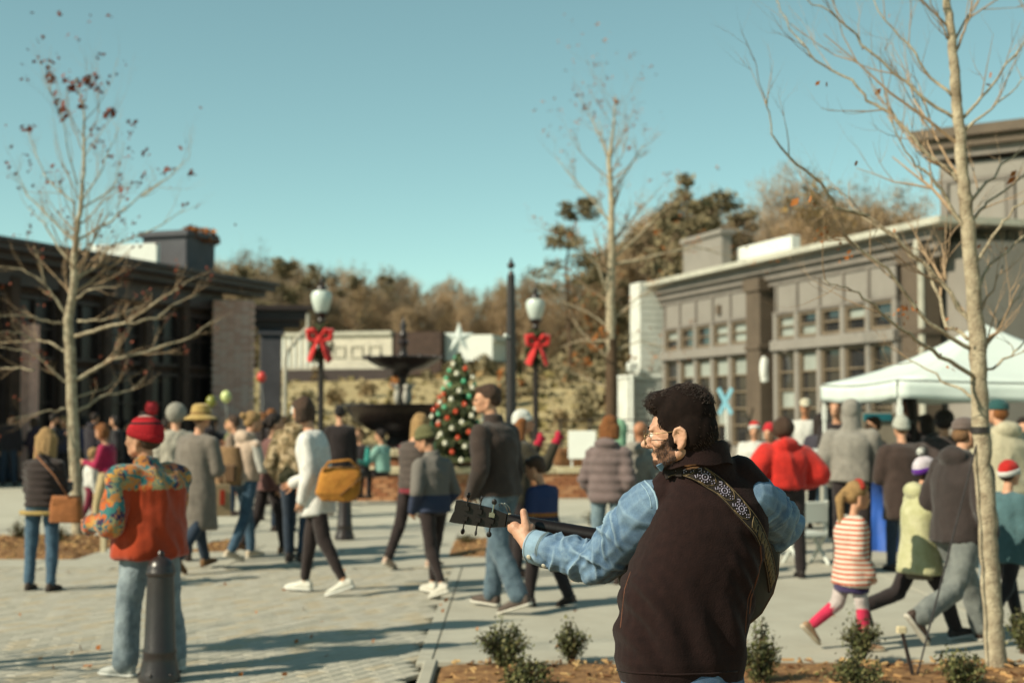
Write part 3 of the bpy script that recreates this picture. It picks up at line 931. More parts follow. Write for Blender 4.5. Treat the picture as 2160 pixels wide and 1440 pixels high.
# ------------------------------------------------------------------ tent, tables and stand things
M_tent = mat("white_tent_cloth", rgb(222, 232, 226), .7, scale=2, bump=.1, amount=.05)
c = [Vector((4.07, 15.0)), Vector((7.2, 15.35)), Vector((6.9, 18.4)), Vector((3.9, 17.9))]
tn = thing("canopy_tent", "white pop-up canopy tent with peaked roof at the right", "tent", (c[0].x, c[0].y, 0))
o0 = c[0]
ZB, ZE, ZP = 1.785, 1.97, 2.66
pk = sum((p for p in c), Vector((0, 0))) / 4 - o0
for i in range(4):
    b = MB(); p, q = c[i] - o0, c[(i + 1) % 4] - o0
    n_ = 10; V = []; F = []
    for j in range(9):
        tt = j / 8
        for k in range(n_ + 1):
            e = p.lerp(q, k / n_)
            xy = e.lerp(pk, tt)
            sag = -.10 * math.sin(math.pi * tt) - .035 * math.sin(math.pi * k / n_) * (1 - tt)
            V.append((xy.x, xy.y, ZE + (ZP - ZE) * tt + sag))
    b.add(V, [(j * (n_ + 1) + k, j * (n_ + 1) + k + 1, (j + 1) * (n_ + 1) + k + 1, (j + 1) * (n_ + 1) + k) for j in range(8) for k in range(n_)])
    ob = b.build("roof_panel", M_tent, tn, smooth='all'); md = ob.modifiers.new("s", 'SOLIDIFY'); md.thickness = .012
    b = MB(); V = []
    out = Vector((q - p).yx); out = Vector((out.x, -out.y)).normalized()
    for z in range(4):
        for k in range(25):
            e = p.lerp(q, k / 24)
            w = .012 * math.sin(k * 1.3) * z / 3
            V.append((e.x + out.x * (.015 + w), e.y + out.y * (.015 + w), ZE - .025 - .035 * math.sin(math.pi * k / 24) - (ZE - ZB) * z / 3 + (.006 * math.sin(k * .9) if z == 3 else 0)))
    b.add(V, [(z * 25 + k, z * 25 + k + 1, (z + 1) * 25 + k + 1, (z + 1) * 25 + k) for z in range(3) for k in range(24)])
    ob = b.build("valance", M_tent, tn, smooth='all'); md = ob.modifiers.new("s", 'SOLIDIFY'); md.thickness = .006
    b = MB(); l = p * .985 + pk * .015
    b.bbox((l.x, l.y, .95), (.042, .042, 1.9), .005); b.bbox((l.x, l.y, .01), (.11, .11, .02), .004); b.bbox((l.x, l.y, 1.6), (.055, .055, .16), .004); b.build("leg", M_white, tn)
    b = MB(); b.tube([(p.x, p.y, 1.84), ((p.x + pk.x) / 2, (p.y + pk.y) / 2, 2.02), (pk.x, pk.y, 2.5)], .014, 6); b.build("strut", M_white, tn)
M_blue = mat("blue_stretch_cloth", rgb(42, 96, 190), .6, scale=5, bump=.05, sheen=.2)
tx, ty = at(1856, 1100, 16.9).x, 16.9
tb_ = thing("cocktail_table", "round high table under tight royal blue stretch cover by the tent", "table", (tx, ty, 0))
b = MB()
def wob(a, z):
    k = max(0, (.62 - z) / .62)
    return .55 * k * max(0, math.cos(a * 2 - .7)) ** 2 - .35 * k * (1 - abs(math.cos(a * 2 - .7)))
b.lathe([(.32, 0.0), (.27, .1), (.2, .3), (.15, .45), (.15, .55), (.2, .68), (.3, .78), (.38, .86), (.385, .885), (.37, .9), (.02, .9)], n=48, wob=wob); b.build("cover", M_blue, tb_, smooth=True)
b = MB(); b.lathe([(.38, .905), (.38, .93), (.02, .93)], n=36); b.build("tabletop", mat("blue_top", rgb(60, 128, 206), .5, scale=4, bump=0), tb_)
for k in range(4):
    t = thing("gift_bag", ["small white paper bag at the back of the blue table", "small white paper bag at the left edge of the blue table", "small crumpled white bag at the right edge of the blue table", "small white bag in the middle of the blue table"][k], "bag", (tx + (-.05, -.18, .2, .06)[k], ty + (.16, -.05, -.02, -.1)[k], .93), k * .7, "white bags on the blue table")
    b = MB(); b.box((0, 0, .075), (.11, .07, .15), taper=.85); b.build("sack", M_white, t)
    b = MB(); b.tube([(-.03, 0, .14), (-.03, 0, .19), (0, 0, .21), (.03, 0, .19), (.03, 0, .14)], .005, 5); b.build("handle", M_white, t)
# black box / speaker and taupe partition under the tent
t = thing("display_board", "grey upright display board behind the blue table with teal strip", "board", (at(1835, 950, 20).x, 20.0, 0), .05)
b = MB(); b.bbox((0, 0, 1.0), (.75, .06, 1.25), .01); b.build("panel", mat("grey_board", rgb(150, 138, 120), .7, scale=3, bump=.05), t)
b = MB(); b.bbox((.1, -.05, 1.55), (.4, .04, .1), .01); b.build("strip", mat("teal_strip", rgb(36, 110, 120), .5, scale=3, bump=0), t)
for sx in (-.3, .3):
    b = MB(); b.box((sx, 0, .19), (.05, .05, .38)); b.box((sx, 0, .01), (.06, .5, .02)); b.build("foot", M_blackp, t)
# white folding chair by the red hooded woman
M_plast = mat("white_plastic", rgb(228, 232, 224), .4, scale=3, bump=0, amount=.05)
t = thing("folding_chair", "white folding chair partly hidden behind the woman in red hoodie", "chair", (at(1698, 1180, 15.3).x, 15.3, 0), R(200))
b = MB(); b.bbox((0, 0, .32), (.36, .36, .04), .01); b.build("seat", M_plast, t)
b = MB(); b.bbox((0, .17, .56), (.36, .03, .22), .01); b.build("backrest", M_plast, t)
for sx in (-.17, .17):
    b = MB(); b.tube([(sx, .17, .68), (sx, .15, .32), (sx, -.16, 0)], .02, 8); b.build("leg", M_plast, t)
    b = MB(); b.tube([(sx, -.15, .32), (sx, .2, 0)], .02, 8); b.build("leg", M_plast, t)
# white table with stall things
t = thing("stall_table", "plain white folding table left of the tent behind the red hoodie", "table", (at(1640, 1000, 18.2).x, 18.2, 0), .1)
b = MB(); b.bbox((0, 0, .72), (1.7, .75, .05), .01); b.build("tabletop", M_plast, t)
for sx in (-.75, .75):
    for sy in (-.3, .3):
        b = MB(); b.tube([(sx, sy, 0), (sx, sy, .7)], .018, 6); b.build("leg", M_blackp, t)
t = thing("cooler", "small grey and green cooler standing left of the tent leg", "cooler", (at(1722, 950, 18.3).x, 18.3, .75), 0)
b = MB(); b.bbox((0, 0, .16), (.34, .28, .32), .03); b.build("body", mat("grey_plastic", rgb(140, 140, 128), .5, scale=3, bump=0), t)
b = MB(); b.bbox((0, 0, .36), (.36, .3, .08), .02); b.build("lid", M_plast, t)
b = MB(); b.bbox((.02, -.145, .17), (.17, .02, .17), .006); b.build("label_patch", mat("green_patch", rgb(30, 120, 96), .5, scale=3, bump=0), t)
# white sign by the puffer jacket woman
t = thing("notice_board", "blank white notice board standing on the planter behind purple puffer jacket", "sign", (at(1228, 940, 26.6).x, 26.6, .6), -.15)
b = MB(); b.bbox((0, 0, .42), (.52, .03, .52), .006); b.build("panel", M_white, t)
for sx in (-.2, .2):
    b = MB(); b.box((sx, .03, .2), (.03, .03, .4)); b.build("leg", M_white, t)
# blue X fixed before the shop windows
xx = at(1530, 846, 37.6)
t = thing("letter_sign", "pale blue letter X sign before the taupe building windows", "sign", (xx.x, xx.y, 0), -1.1 + .3)
M_cyan = mat("cyan_board", rgb(126, 182, 200), .5, scale=4, bump=0, amount=.08)
for s in (-1, 1):
    b = MB(); b.bbox((0, .015 * s, xx.z), (.13, .03, .8), .01, None)
    o = b.build("stroke", M_cyan, t)
    o.data.transform(Matrix.Translation((0, 0, xx.z)) @ Matrix.Rotation(s * .56, 4, 'Y') @ Matrix.Translation((0, 0, -xx.z)))
b = MB(); b.tube([(0, .05, 0), (0, .05, xx.z)], .03, 8); b.build("pole", M_white, t)
# balloon
for px_, py_, Y_, lab, cc in ((477, 836, 30, "pale yellow balloon floating before the buff brick pier", rgb(214, 222, 150)), (446, 846, 31, "dull olive balloon floating left of the pale yellow balloon", rgb(140, 140, 60)),
                              (552, 795, 34, "red balloon hanging in the gap by the porch column", rgb(220, 70, 60))):
    p = at(px_, py_, Y_)
    t = thing("balloon", lab, "balloon", (p.x, p.y, 0), 0, "balloons")
    b = MB(); b.ell((0, 0, p.z), (.115, .115, .13), nu=16, nv=12); b.ell((0, 0, p.z - .135), (.02, .02, .015)); b.build("skin", mat("balloon_%d" % px_, cc, .25, scale=2, bump=0, amount=.05, spec=.6), t, smooth=True)
    b = MB(); b.tube([(0, 0, p.z - .14), (.03, 0, p.z - .6), (0, 0, .9)], .004, 4); b.build("string", M_white, t)

# ------------------------------------------------------------------ bare trees
def grow(b, p0, d, L, r, depth, rs, droop=0.12, leaves=None):
    """recursive thin twigs"""
    n = 4
    pts, rad = [Vector(p0)], [r]
    d = Vector(d).normalized()
    for k in range(n):
        d = (d + Vector((rs.gauss(0, .14), rs.gauss(0, .14), rs.gauss(0, .10) + droop))).normalized()
        pts.append(pts[-1] + d * L / n)
        rad.append(r * (1 - .75 * (k + 1) / n))
    b.tube(pts, rad, 3 if depth < 2 else 4, cap=False)
    if leaves is not None and depth == 0:
        leaves.append(pts[-1])
    if depth > 0:
        for k in range(2 + (rs.random() < .6)):
            i = rs.randint(1, n)
            a = rs.uniform(.35, .9)
            ax = Vector((rs.gauss(0, 1), rs.gauss(0, 1), rs.gauss(0, .6))).normalized()
            dd = (Matrix.Rotation(a, 3, ax) @ d)
            grow(b, pts[i], dd, L * rs.uniform(.45, .75), rad[i] * .75, depth - 1, rs, droop, leaves)

def leaf_quads(b, p, n, size, rs, spread=.06):
    for _ in range(n):
        q = Vector(p) + Vector((rs.gauss(0, spread), rs.gauss(0, spread), rs.gauss(0, spread)))
        n1 = Vector((rs.gauss(0, 1), rs.gauss(0, 1), rs.gauss(0, 1))).normalized()
        u = n1.orthogonal().normalized(); w = n1.cross(u)
        s = size * rs.uniform(.6, 1.3)
        b.add([q - u * s, q + w * s * .6, q + u * s, q - w * s * .6], [(0, 1, 2, 3)])

THIN = 1.0
def traced_tree(label, Y, trunk, branches, seed, extra=10, wrap=None, leafspots=(), leaf_top=0, tw=.02, depth_spread=.8):
    """trunk [(px,py,radius_m)], branches lists of (px,py)"""
    rs = random.Random(seed)
    p_base = at(trunk[0][0], trunk[0][1], Y); p_base.z = 0
    t = thing("bare_tree", label, "tree", p_base)
    T = [at(x, y, Y) - p_base for x, y, _ in trunk]
    T[0] = Vector((T[0].x, T[0].y, -.05))
    b = MB()
    # finer trunk rings with slight irregular girth
    pts, rad = [], []
    for i in range(len(T) - 1):
        for k in range(6):
            f = k / 6
            pts.append(T[i].lerp(T[i + 1], f) + Vector((rs.gauss(0, .004), rs.gauss(0, .004), 0)))
            rad.append((trunk[i][2] * (1 - f) + trunk[i + 1][2] * f) * rs.uniform(.95, 1.06))
    pts.append(T[-1]); rad.append(trunk[-1][2])
    b.tube(pts, rad, 12); b.build("trunk", M_bark, t, smooth='all')
    tw_b = MB(); tips = []
    def trunk_r(z):
        best = min(range(len(pts)), key=lambda i: abs(pts[i].z - z))
        return rad[best]
    for br in branches:
        side = rs.uniform(-1, 1) * depth_spread
        P0 = [at(x, y, Y) - p_base for x, y in br]
        L0 = (P0[-1] - P0[0]).length
        PP = []
        for i, p in enumerate(P0):
            k = (p - P0[0]).length / max(L0, .01)
            q = at(br[i][0], br[i][1], Y + side * k * min(L0, 1.2)) - p_base
            PP.append(q)
        # smooth resample
        pp, rr = [], []
        r0 = min(trunk_r(PP[0].z) * .45, .010 + .010 * L0) * THIN
        m = len(PP) - 1
        for i in range(m):
            for k in range(4):
                f = k / 4
                pp.append(PP[i].lerp(PP[i + 1], f) + Vector((rs.gauss(0, .008), rs.gauss(0, .008), rs.gauss(0, .008))) * (1 if i or k else 0))
                rr.append(max(r0 * (1 - .8 * (i + f) / m), .004))
        pp.append(PP[-1]); rr.append(.004)
        bb = MB(); bb.tube(pp, rr, 6); bb.build("branch", M_bark if r0 > .0105 else M_twig, t, smooth='all')
        nk = max(3, int(L0 * 5))
        for k in range(nk):
            i = rs.randint(len(pp) // 5, len(pp) - 1)
            d = (pp[min(i + 1, len(pp) - 1)] - pp[max(i - 1, 0)]).normalized()
            ax = Vector((rs.gauss(0, 1), rs.gauss(0, 1), rs.gauss(0, 1))).normalized()
            grow(tw_b, pp[i], Matrix.Rotation(rs.uniform(.4, .9), 3, ax) @ d, rs.uniform(.25, .6) * min(1, .5 + L0 * .4), max(rr[i] * .55, .0035), 2, rs, .1, tips)
    for k in range(extra):
        f = .35 + .65 * rs.random()
        i = int(f * (len(pts) - 1))
        a = rs.uniform(0, 6.28)
        d = Vector((math.cos(a), math.sin(a), rs.uniform(.6, 1.4)))
        grow(tw_b, pts[i], d, rs.uniform(.6, 1.2), max(.006, rad[i] * .35), 3, rs, .12, tips)
    tag(tw_b.build("twigs", M_twig, t), kind='stuff')
    lb_ = MB()
    for (x, y, n, s) in leafspots:
        for _ in range(max(1, n // 7)):
            leaf_quads(lb_, at(x + rs.gauss(0, 7), y + rs.gauss(0, 9), Y + rs.uniform(-.3, .3)) - p_base, 5, s, rs, .035)
    for p in rs.sample(tips, min(len(tips), leaf_top)):
        leaf_quads(lb_, p, rs.randint(1, 3), .03, rs, .03)
    if lb_.n:
        tag(lb_.build("dead_leaves", M_leafr if wrap != 'orange' else M_leafo, t), kind='stuff')
    return t, pts, rad

tree_l = traced_tree("slim bare tree at left with reddish dead leaves at its top", 18.2,
    [(165, 1136, .085), (162, 1040, .075), (154, 900, .072), (148, 743, .068), (143, 682, .06), (151, 636, .055), (157, 586, .05), (156, 539, .045), (162, 491, .04), (168, 446, .03), (177, 350, .02), (177, 237, .012), (160, 165, .006)],
    [[(154, 709), (210, 694), (268, 680), (346, 627), (409, 586)], [(164, 677), (200, 676), (236, 671), (315, 636)], [(160, 800), (200, 780), (233, 759), (315, 740), (403, 712), (453, 674)],
     [(160, 869), (214, 838), (277, 822), (305, 797)], [(158, 838), (205, 825), (252, 803)], [(143, 670), (118, 632), (94, 595), (47, 567), (-6, 562)], [(143, 683), (104, 680), (72, 671), (30, 664), (-14, 668)],
     [(146, 745), (104, 721), (72, 718), (-14, 724)], [(150, 812), (120, 790), (94, 765), (63, 743), (0, 731)], [(153, 636), (189, 611), (252, 602)], [(160, 508), (233, 467), (292, 417), (342, 380)],
     [(160, 510), (129, 483), (58, 412), (37, 370)], [(172, 425), (208, 371), (235, 310), (252, 262)], [(160, 430), (104, 383), (75, 325), (58, 275)], [(162, 390), (146, 333), (125, 225), (98, 180)],
     [(170, 440), (240, 400), (262, 300)], [(157, 560), (120, 520), (92, 470), (60, 440)], [(94, 595), (88, 560), (70, 520)], [(150, 860), (90, 870), (20, 884)], [(300, 415), (360, 370), (400, 330)], [(160, 590), (205, 560), (230, 520), (330, 480), (390, 440)],
     [(270, 680), (330, 670), (370, 640), (420, 620)], [(177, 300), (210, 240), (205, 190)], [(176, 320), (150, 260), (140, 190)], [(72, 718), (40, 700), (-10, 700)], [(72, 780), (20, 775), (-10, 780)]],
    4, extra=16, leafspots=[(100, 165, 34, .045), (135, 180, 40, .045), (170, 175, 40, .045), (205, 178, 34, .04), (120, 222, 24, .045), (178, 215, 22, .04), (240, 235, 26, .045), (60, 270, 10, .04), (75, 255, 8, .04), (136, 240, 14, .045), (258, 255, 10, .04),
        (195, 294, 12, .035), (260, 395, 7, .04), (310, 360, 6, .04), (355, 378, 8, .045), (392, 318, 8, .045), (407, 380, 5, .04), (385, 438, 5, .035), (55, 160, 10, .03), (112, 130, 8, .035), (214, 120, 6, .04)], leaf_top=260)
tree_m = traced_tree("pale bare tree between the lamp post and white brick wall", 29.0,
    [(1292, 960, .12), (1291, 900, .11), (1288, 700, .1), (1288, 640, .095), (1290, 516, .075), (1290, 422, .06), (1285, 340, .04), (1294, 270, .025), (1299, 201, .01)],
    [[(1294, 546), (1350, 494), (1406, 437), (1440, 419)], [(1297, 670), (1342, 629), (1400, 600)], [(1288, 632), (1260, 557), (1211, 512), (1162, 486)], [(1285, 692), (1241, 659), (1174, 629), (1140, 600)], [(1292, 508), (1339, 456), (1390, 400)],
     [(1286, 345), (1253, 260), (1222, 205)], [(1290, 410), (1330, 350), (1362, 300)], [(1288, 470), (1230, 400), (1170, 330)], [(1290, 560), (1380, 540), (1460, 520), (1560, 545)], [(1288, 720), (1230, 715), (1160, 740)], [(1288, 760), (1225, 700), (1195, 640)],
     [(1292, 740), (1350, 720), (1420, 735)], [(1290, 780), (1360, 790), (1420, 770)], [(1288, 820), (1240, 800), (1180, 770)], [(1290, 430), (1280, 320), (1262, 250)]],
    9, extra=18, leafspots=[(1235, 225, 14, .05), (1250, 250, 12, .05), (1222, 207, 8, .05), (1264, 205, 6, .05), (1298, 215, 8, .05), (1250, 720, 40, .05), (1230, 760, 40, .05), (1270, 700, 24, .05), (1340, 760, 20, .05), (1375, 490, 14, .05), (1300, 680, 18, .05), (1320, 310, 6, .05)], leaf_top=420, wrap='orange')
b = MB(); b.tube([(-.02, 0, 0), (-.02, 0, 1.2), (-.01, 0, 3.12)], [.14, .125, .112], 14); b.build("dark_lower_trunk", M_barkd, tree_m[0], smooth=True)  # dark brown tube round the lower trunk
THIN = .7
tree_r = traced_tree("tall pale bare tree at right in the mulch bed with guy line", 8.84,
    [(2103, 1414, .07), (2094, 1290, .06), (2085, 1150, .058), (2076, 1000, .056), (2067, 860, .054), (2060, 700, .052), (2042, 486, .045), (2033, 389, .04), (2023, 267, .035), (2015, 180, .034), (2010, 97, .028), (1996, 0, .024), (1985, -90, .016), (1975, -200, .008)],
    [[(2033, 389), (1965, 335), (1892, 253), (1833, 209), (1794, 170), (1721, 129), (1680, 80), (1639, 5), (1610, -60)], [(2018, 253), (1940, 199), (1833, 107), (1772, 39), (1714, 7), (1650, -50)], [(2014, 209), (1964, 160), (1916, 97), (1853, 24), (1833, -30)],
     [(2010, 97), (1998, 73), (1964, 15), (1940, -40)], [(2016, 110), (2037, 49), (2054, 0), (2070, -60)], [(2033, 248), (2086, 194), (2160, 83), (2200, 20)], [(2036, 275), (2105, 214), (2180, 150)], [(2048, 425), (2110, 350), (2190, 290)],
     [(2050, 462), (2086, 428), (2165, 365), (2220, 330)], [(2045, 500), (2008, 437), (1960, 374), (1911, 320), (1872, 243)], [(2062, 800), (1985, 750), (1930, 712), (1885, 682), (1833, 632), (1785, 607), (1740, 590)],
     [(2056, 720), (2000, 690), (1960, 573), (1892, 505), (1843, 476), (1800, 440)], [(2058, 740), (1955, 680), (1872, 568), (1794, 510), (1746, 500)], [(2056, 700), (1989, 597), (1901, 510), (1833, 456), (1770, 437), (1717, 440)],
     [(2055, 560), (2105, 476), (2150, 430), (2200, 400)], [(2060, 680), (2095, 610), (2115, 560)], [(2064, 760), (2100, 700), (2130, 640), (2180, 590)], [(2066, 790), (2120, 760), (2160, 720), (2210, 690)], [(2066, 730), (2110, 690), (2150, 600)],
     [(2068, 840), (2000, 810), (1940, 770), (1900, 752)], [(2054, 640), (2085, 560), (2160, 500), (2200, 470)], [(1995, 590), (1990, 520), (2030, 470)], [(1833, 456), (1760, 437), (1731, 384), (1663, 330), (1629, 282), (1615, 209)], [(1794, 510), (1750, 470), (1735, 452)]],
    21, extra=8, leafspots=[(1748, 490, 14, .02), (1782, 525, 16, .02), (1915, 655, 14, .02), (1925, 640, 12, .018), (1880, 660, 8, .018), (2010, 700, 5, .018), (1995, 770, 4, .02), (2100, 550, 4, .018)], wrap='orange', leaf_top=14, depth_spread=.7)
# dark wrapped scars on the right tree, guy line and stake
def strap_on(tree, z, m=M_blackp):
    pts, rad = tree[1], tree[2]
    i = min(range(len(pts)), key=lambda k: abs(pts[k].z - z))
    b = MB(); b.tube([pts[i] - Vector((0, 0, .02)), pts[i] + Vector((0, 0, .02))], rad[i] + .008, 12); b.build("tie_strap", m, tree[0], smooth=True)
    return pts[i] + tree[0].location
q = strap_on(tree_r, at(2065, 900, 8.84).z)
st = at(1935, 1432, 8.5)
gl = thing("guy_line", "thin black guy line from the right tree down to its stake", "line", (st.x, 8.5, 0))
b = MB(); b.tube([q - Vector((st.x, 8.5, 0)) , (0, 0, .06)], .006, 6); b.build("cord", M_blackp, gl)
sk = thing("stake", "short leaning black stake with pale top in the mulch at right", "stake", (st.x, 8.5, 0))
b = MB(); b.tube([(.0, 0, -.05), (-.06, 0, .2), (-.085, 0, .31)], .012, 8); b.build("rod", M_blackp, sk)
b = MB(); b.bbox((-.09, 0, .325), (.06, .04, .04), .008); b.build("tip", M_stone, sk)
sk2 = thing("stake", "tan wooden stake in the mulch bed beside the left tree", "stake", (at(218, 1160, 16.6).x, 16.6, 0))
b = MB(); b.bbox((0, 0, .18), (.06, .04, .36), .006); b.box((0, 0, .38), (.06, .04, .04), taper=.3); b.build("post", M_stone, sk2)

# bare tree outside the frame at left whose branches shade the pavers
rs = random.Random(31)
ot = thing("bare_tree", "bare tree outside the frame at left that throws branch shadows", "tree", (-6.6, 7.2, 0))
b = MB(); tr = [(0, 0, -.05), (.03, 0, 1.2), (0, .03, 2.4), (.02, 0, 3.6), (0, 0, 4.8)]; b.tube(tr, [.075, .065, .055, .035, .012], 10); b.build("trunk", M_bark, ot, smooth='all')
b = MB()
for k in range(30):
    z = rs.uniform(1.2, 4.4); a = rs.uniform(0, 6.28)
    grow(b, (0, 0, z), (math.cos(a), math.sin(a), .7), rs.uniform(.8, 1.5), .02, 3, rs, .1)
tag(b.build("twigs", M_twig, ot), kind='stuff')

# ------------------------------------------------------------------ boxwood bushes
M_box = [mat("boxwood_leaf", rgb(104, 108, 62, .9), .6, scale=8, bump=0), mat("boxwood_leaf_dark", rgb(70, 72, 44, .9), .6, scale=8, bump=0), mat("boxwood_leaf_pale", rgb(146, 140, 92, .9), .6, scale=8, bump=0)]
M_boxf = [mat("olive_leaf", rgb(120, 112, 72, .9), .7, scale=8, bump=0)] + M_box[1:]
def bush(label, x, y, w, h, seed, n=1500, leaf=.012):
    rs = random.Random(seed)
    t = thing("bush", label, "bush", (x, y, 0), 0, "boxwood bushes")
    s, l = MB(), MB()
    for k in range(26):
        a = rs.uniform(0, 6.28); rr = rs.random() ** .6
        tip = Vector((math.cos(a) * rr * w / 2 * rs.uniform(.8, 1.25), math.sin(a) * rr * w / 2, h * (1.0 - .45 * rr) * rs.uniform(.75, 1.12)))
        mid = tip * .5 + Vector((0, 0, .02)); mid.x *= .75; mid.y *= .75
        s.tube([(tip.x * .1, tip.y * .1, -.02), mid, tip], [.008, .006, .002], 5)
        for q in range(n // 26):
            f = .25 + .75 * rs.random()
            p = (mid * (2 * (1 - f)) + tip * (2 * f - 1)) if f > .5 else mid * (f * 2)
            p = p + Vector((rs.gauss(0, .022), rs.gauss(0, .022), rs.gauss(0, .022)))
            l.m = rs.choices((0, 1, 2), (4, 4, 2))[0]
            leaf_quads(l, p, 1, leaf, rs, .008)
    s.build("stem", M_barkd, t)
    tag(l.build("foliage", M_box, t), kind='stuff')
def B(px, py, wpx, hpx, label, seed, n=1500):
    Y = 4800 / (py - 872)
    bush(label, at(px, py, Y).x, Y, wpx / 3000 * Y, hpx / 3000 * Y, seed, n)
B(1060, 1412, 120, 118, "large boxwood bush left of the guitarist in the mulch bed", 1, 2300)
B(1105, 1462, 110, 88, "dense low bush in front of the large bush left of guitarist", 2, 1900)
B(1205, 1390, 84, 88, "small round boxwood bush nearest the guitarist's left hip", 3, 1400)
B(1603, 1455, 96, 160, "tall narrow bush hugging the right hip of the guitarist", 4, 2000)
B(1815, 1392, 92, 112, "bush on the bed edge under the striped girl's feet", 5, 1600)
B(1805, 1462, 130, 92, "wide low bush in front below the striped girl", 6, 1900)
B(2025, 1462, 104, 112, "dense green bush between stake and right tree trunk", 7, 2000)
B(2158, 1372, 74, 96, "bush at the right edge beyond the tree trunk", 8, 1400)
B(1252, 1110, 52, 40, "small far bush beyond the guitar neck under the puffer jacket", 9, 500)
B(40, 1142, 52, 54, "small bush left of the woman with tan shoulder bag", 10, 500)
B(128, 1152, 44, 50, "small bush between tan bag woman and left tree", 11, 500)
B(424, 1142, 40, 46, "small bush right of the orange fleece man", 12, 400)
B(985, 1146, 50, 26, "low brown scrub in the small bed beyond the headstock", 13, 300)

# ------------------------------------------------------------------ woods on the hill
M_wood = [mat("bare_wood_grey", rgb(162, 142, 118), .95, scale=3, bump=0), mat("bare_wood_tan", rgb(172, 144, 112), .95, scale=3, bump=0)]
M_haze = [mat("oak_brown_leaf", rgb(146, 122, 86), .9, scale=2, bump=0), mat("gold_leaf", rgb(166, 134, 74), .9, scale=2, bump=0)]
M_pine = [mat("pine_needles", rgb(150, 136, 104), .9, scale=2, bump=0), mat("pine_needles_dark", rgb(124, 112, 84), .9, scale=2, bump=0)]
def proto_bare(seed, H, leafy):
    rs = random.Random(seed)
    t = MB(); tw = MB(); tips = []
    pts = [Vector((0, 0, -.6))]; d = Vector((0, 0, 1))
    for k in range(7):
        d = (d + Vector((rs.gauss(0, .05), rs.gauss(0, .05), 0))).normalized()
        pts.append(pts[-1] + d * H / 7)
    rad = [.16 * (1 - .9 * k / 7) * H / 9 for k in range(8)]
    t.tube(pts, rad, 6)
    for k in range(26):
        f = .25 + .75 * rs.random(); i = min(int(f * 7), 6)
        p = pts[i].lerp(pts[i + 1], f * 7 - i) if i < 7 else pts[-1]
        a = rs.uniform(0, 6.28)
        grow(tw, p, (math.cos(a), math.sin(a), rs.uniform(.5, 1.3)), H * rs.uniform(.14, .3) * (1.2 - f * .5), rad[i] * .45 + .03, 3, rs, .14, tips)
    for p in tips:
        for _ in range(5):
            q = p + Vector((rs.gauss(0, .3), rs.gauss(0, .3), rs.gauss(0, .25)))
            d = Vector((rs.gauss(0, .5), rs.gauss(0, .5), 1)).normalized() * rs.uniform(.25, .6)
            s_ = d.orthogonal().normalized() * .022
            tw.add([q - s_, q + s_, q + d], [(0, 1, 2)])
    lf = None
    if leafy:
        lf = MB()
        for p in tips:
            if rs.random() < leafy:
                leaf_quads(lf, p, 3, .16, rs, .22)
    return t.mesh("trunk"), tw.mesh("twigs"), lf.mesh("crown") if lf else None
def proto_pine(seed, H, spread, tall):
    rs = random.Random(seed)
    t = MB(); cr = MB()
    pts = [Vector((rs.gauss(0, .06) * k, rs.gauss(0, .06) * k, -.6 + (H + .6) * k / 6)) for k in range(7)]
    rad = [.2 * (1 - .85 * k / 6) * H / 12 for k in range(7)]
    t.tube(pts, rad, 7)
    n = int(26 * (1 if tall else 1.4))
    for k in range(n):
        f = (.5 + .5 * rs.random()) if tall else (.12 + .88 * rs.random())
        i = min(int(f * 6), 5)
        p = pts[i].lerp(pts[i + 1], f * 6 - i)
        a = rs.uniform(0, 6.28)
        L = spread * (1.15 - f) * rs.uniform(.5, 1.1) * (1.6 if tall else 1.2) + .3
        e = p + Vector((math.cos(a) * L, math.sin(a) * L, L * rs.uniform(-.05, .35)))
        t.tube([p, p.lerp(e, .5) + Vector((0, 0, -.05)), e], [rad[i] * .3 + .01, .02, .01], 4)
        for q in range(3):
            c_ = p.lerp(e, .55 + .25 * q)
            cr.m = rs.random() < .45
            leaf_cloud(cr, c_, (L * .28 + .25, L * .28 + .25, L * .16 + .18), 46, .13, rs, shell=.2)
    me = cr.mesh("crown"); me.polygons.foreach_set('material_index', cr.mi)
    return t.mesh("trunk"), me
PB = []
for k in range(5):
    a_, b_, c_ = proto_bare(40 + k, 8.0 + k * .6, (.0, .25, .6, .12, .9)[k])
    m = M_wood[k % 2]
    a_.materials.append(m); b_.materials.append(m)
    if c_: c_.materials.append(M_haze[1 if k == 4 else 0])
    PB.append((a_, b_, c_))
PP_ = []
for k in range(4):
    a_, c_ = proto_pine(60 + k, (11, 8, 9.5, 7)[k], (2.4, 2.0, 1.7, 2.2)[k], k in (0, 2))
    a_.materials.append(M_barkd)
    for m in M_pine: c_.materials.append(m)
    PP_.append((a_, c_))
def wood_tree(kind, k, x, y, top_z, label, group):
    z = hill_h(x, y)
    if kind == 'pine':
        H = (11, 8, 9.5, 7)[k]
        t = thing("pine_tree", label, "tree", (x, y, z), rnd.uniform(0, 6.28), group)
        linked("trunk", PP_[k][0], t); linked("crown", PP_[k][1], t)
    else:
        H = 8.0 + k * .6 + 1.0
        t = thing("bare_tree", label, "tree", (x, y, z), rnd.uniform(0, 6.28), group)
        linked("trunk", PB[k][0], t); tag(linked("twigs", PB[k][1], t), kind='stuff')
        if PB[k][2]: linked("crown", PB[k][2], t)
    s = max((top_z - z), 2.5) / H
    t.scale = (s, s, s)
    return t
def silh(px):     # tree line of the woods in the photo
    xs = [380, 470, 520, 560, 600, 640, 690, 740, 810, 870, 960, 1040, 1100, 1200, 1320, 1400, 1480, 1560, 1640, 1740, 1850, 1960, 2100]
    yy = [590, 560, 558, 550, 556, 562, 580, 584, 574, 594, 600, 596, 600, 590, 500, 450, 440, 480, 450, 420, 450, 470, 470]
    return float(np.interp(px, xs, yy))
GL = ["grey brown bare tree in the winter woods on the hill", "tan bare tree in the winter woods on the hill"]
TREES, SHRUBS = [], []
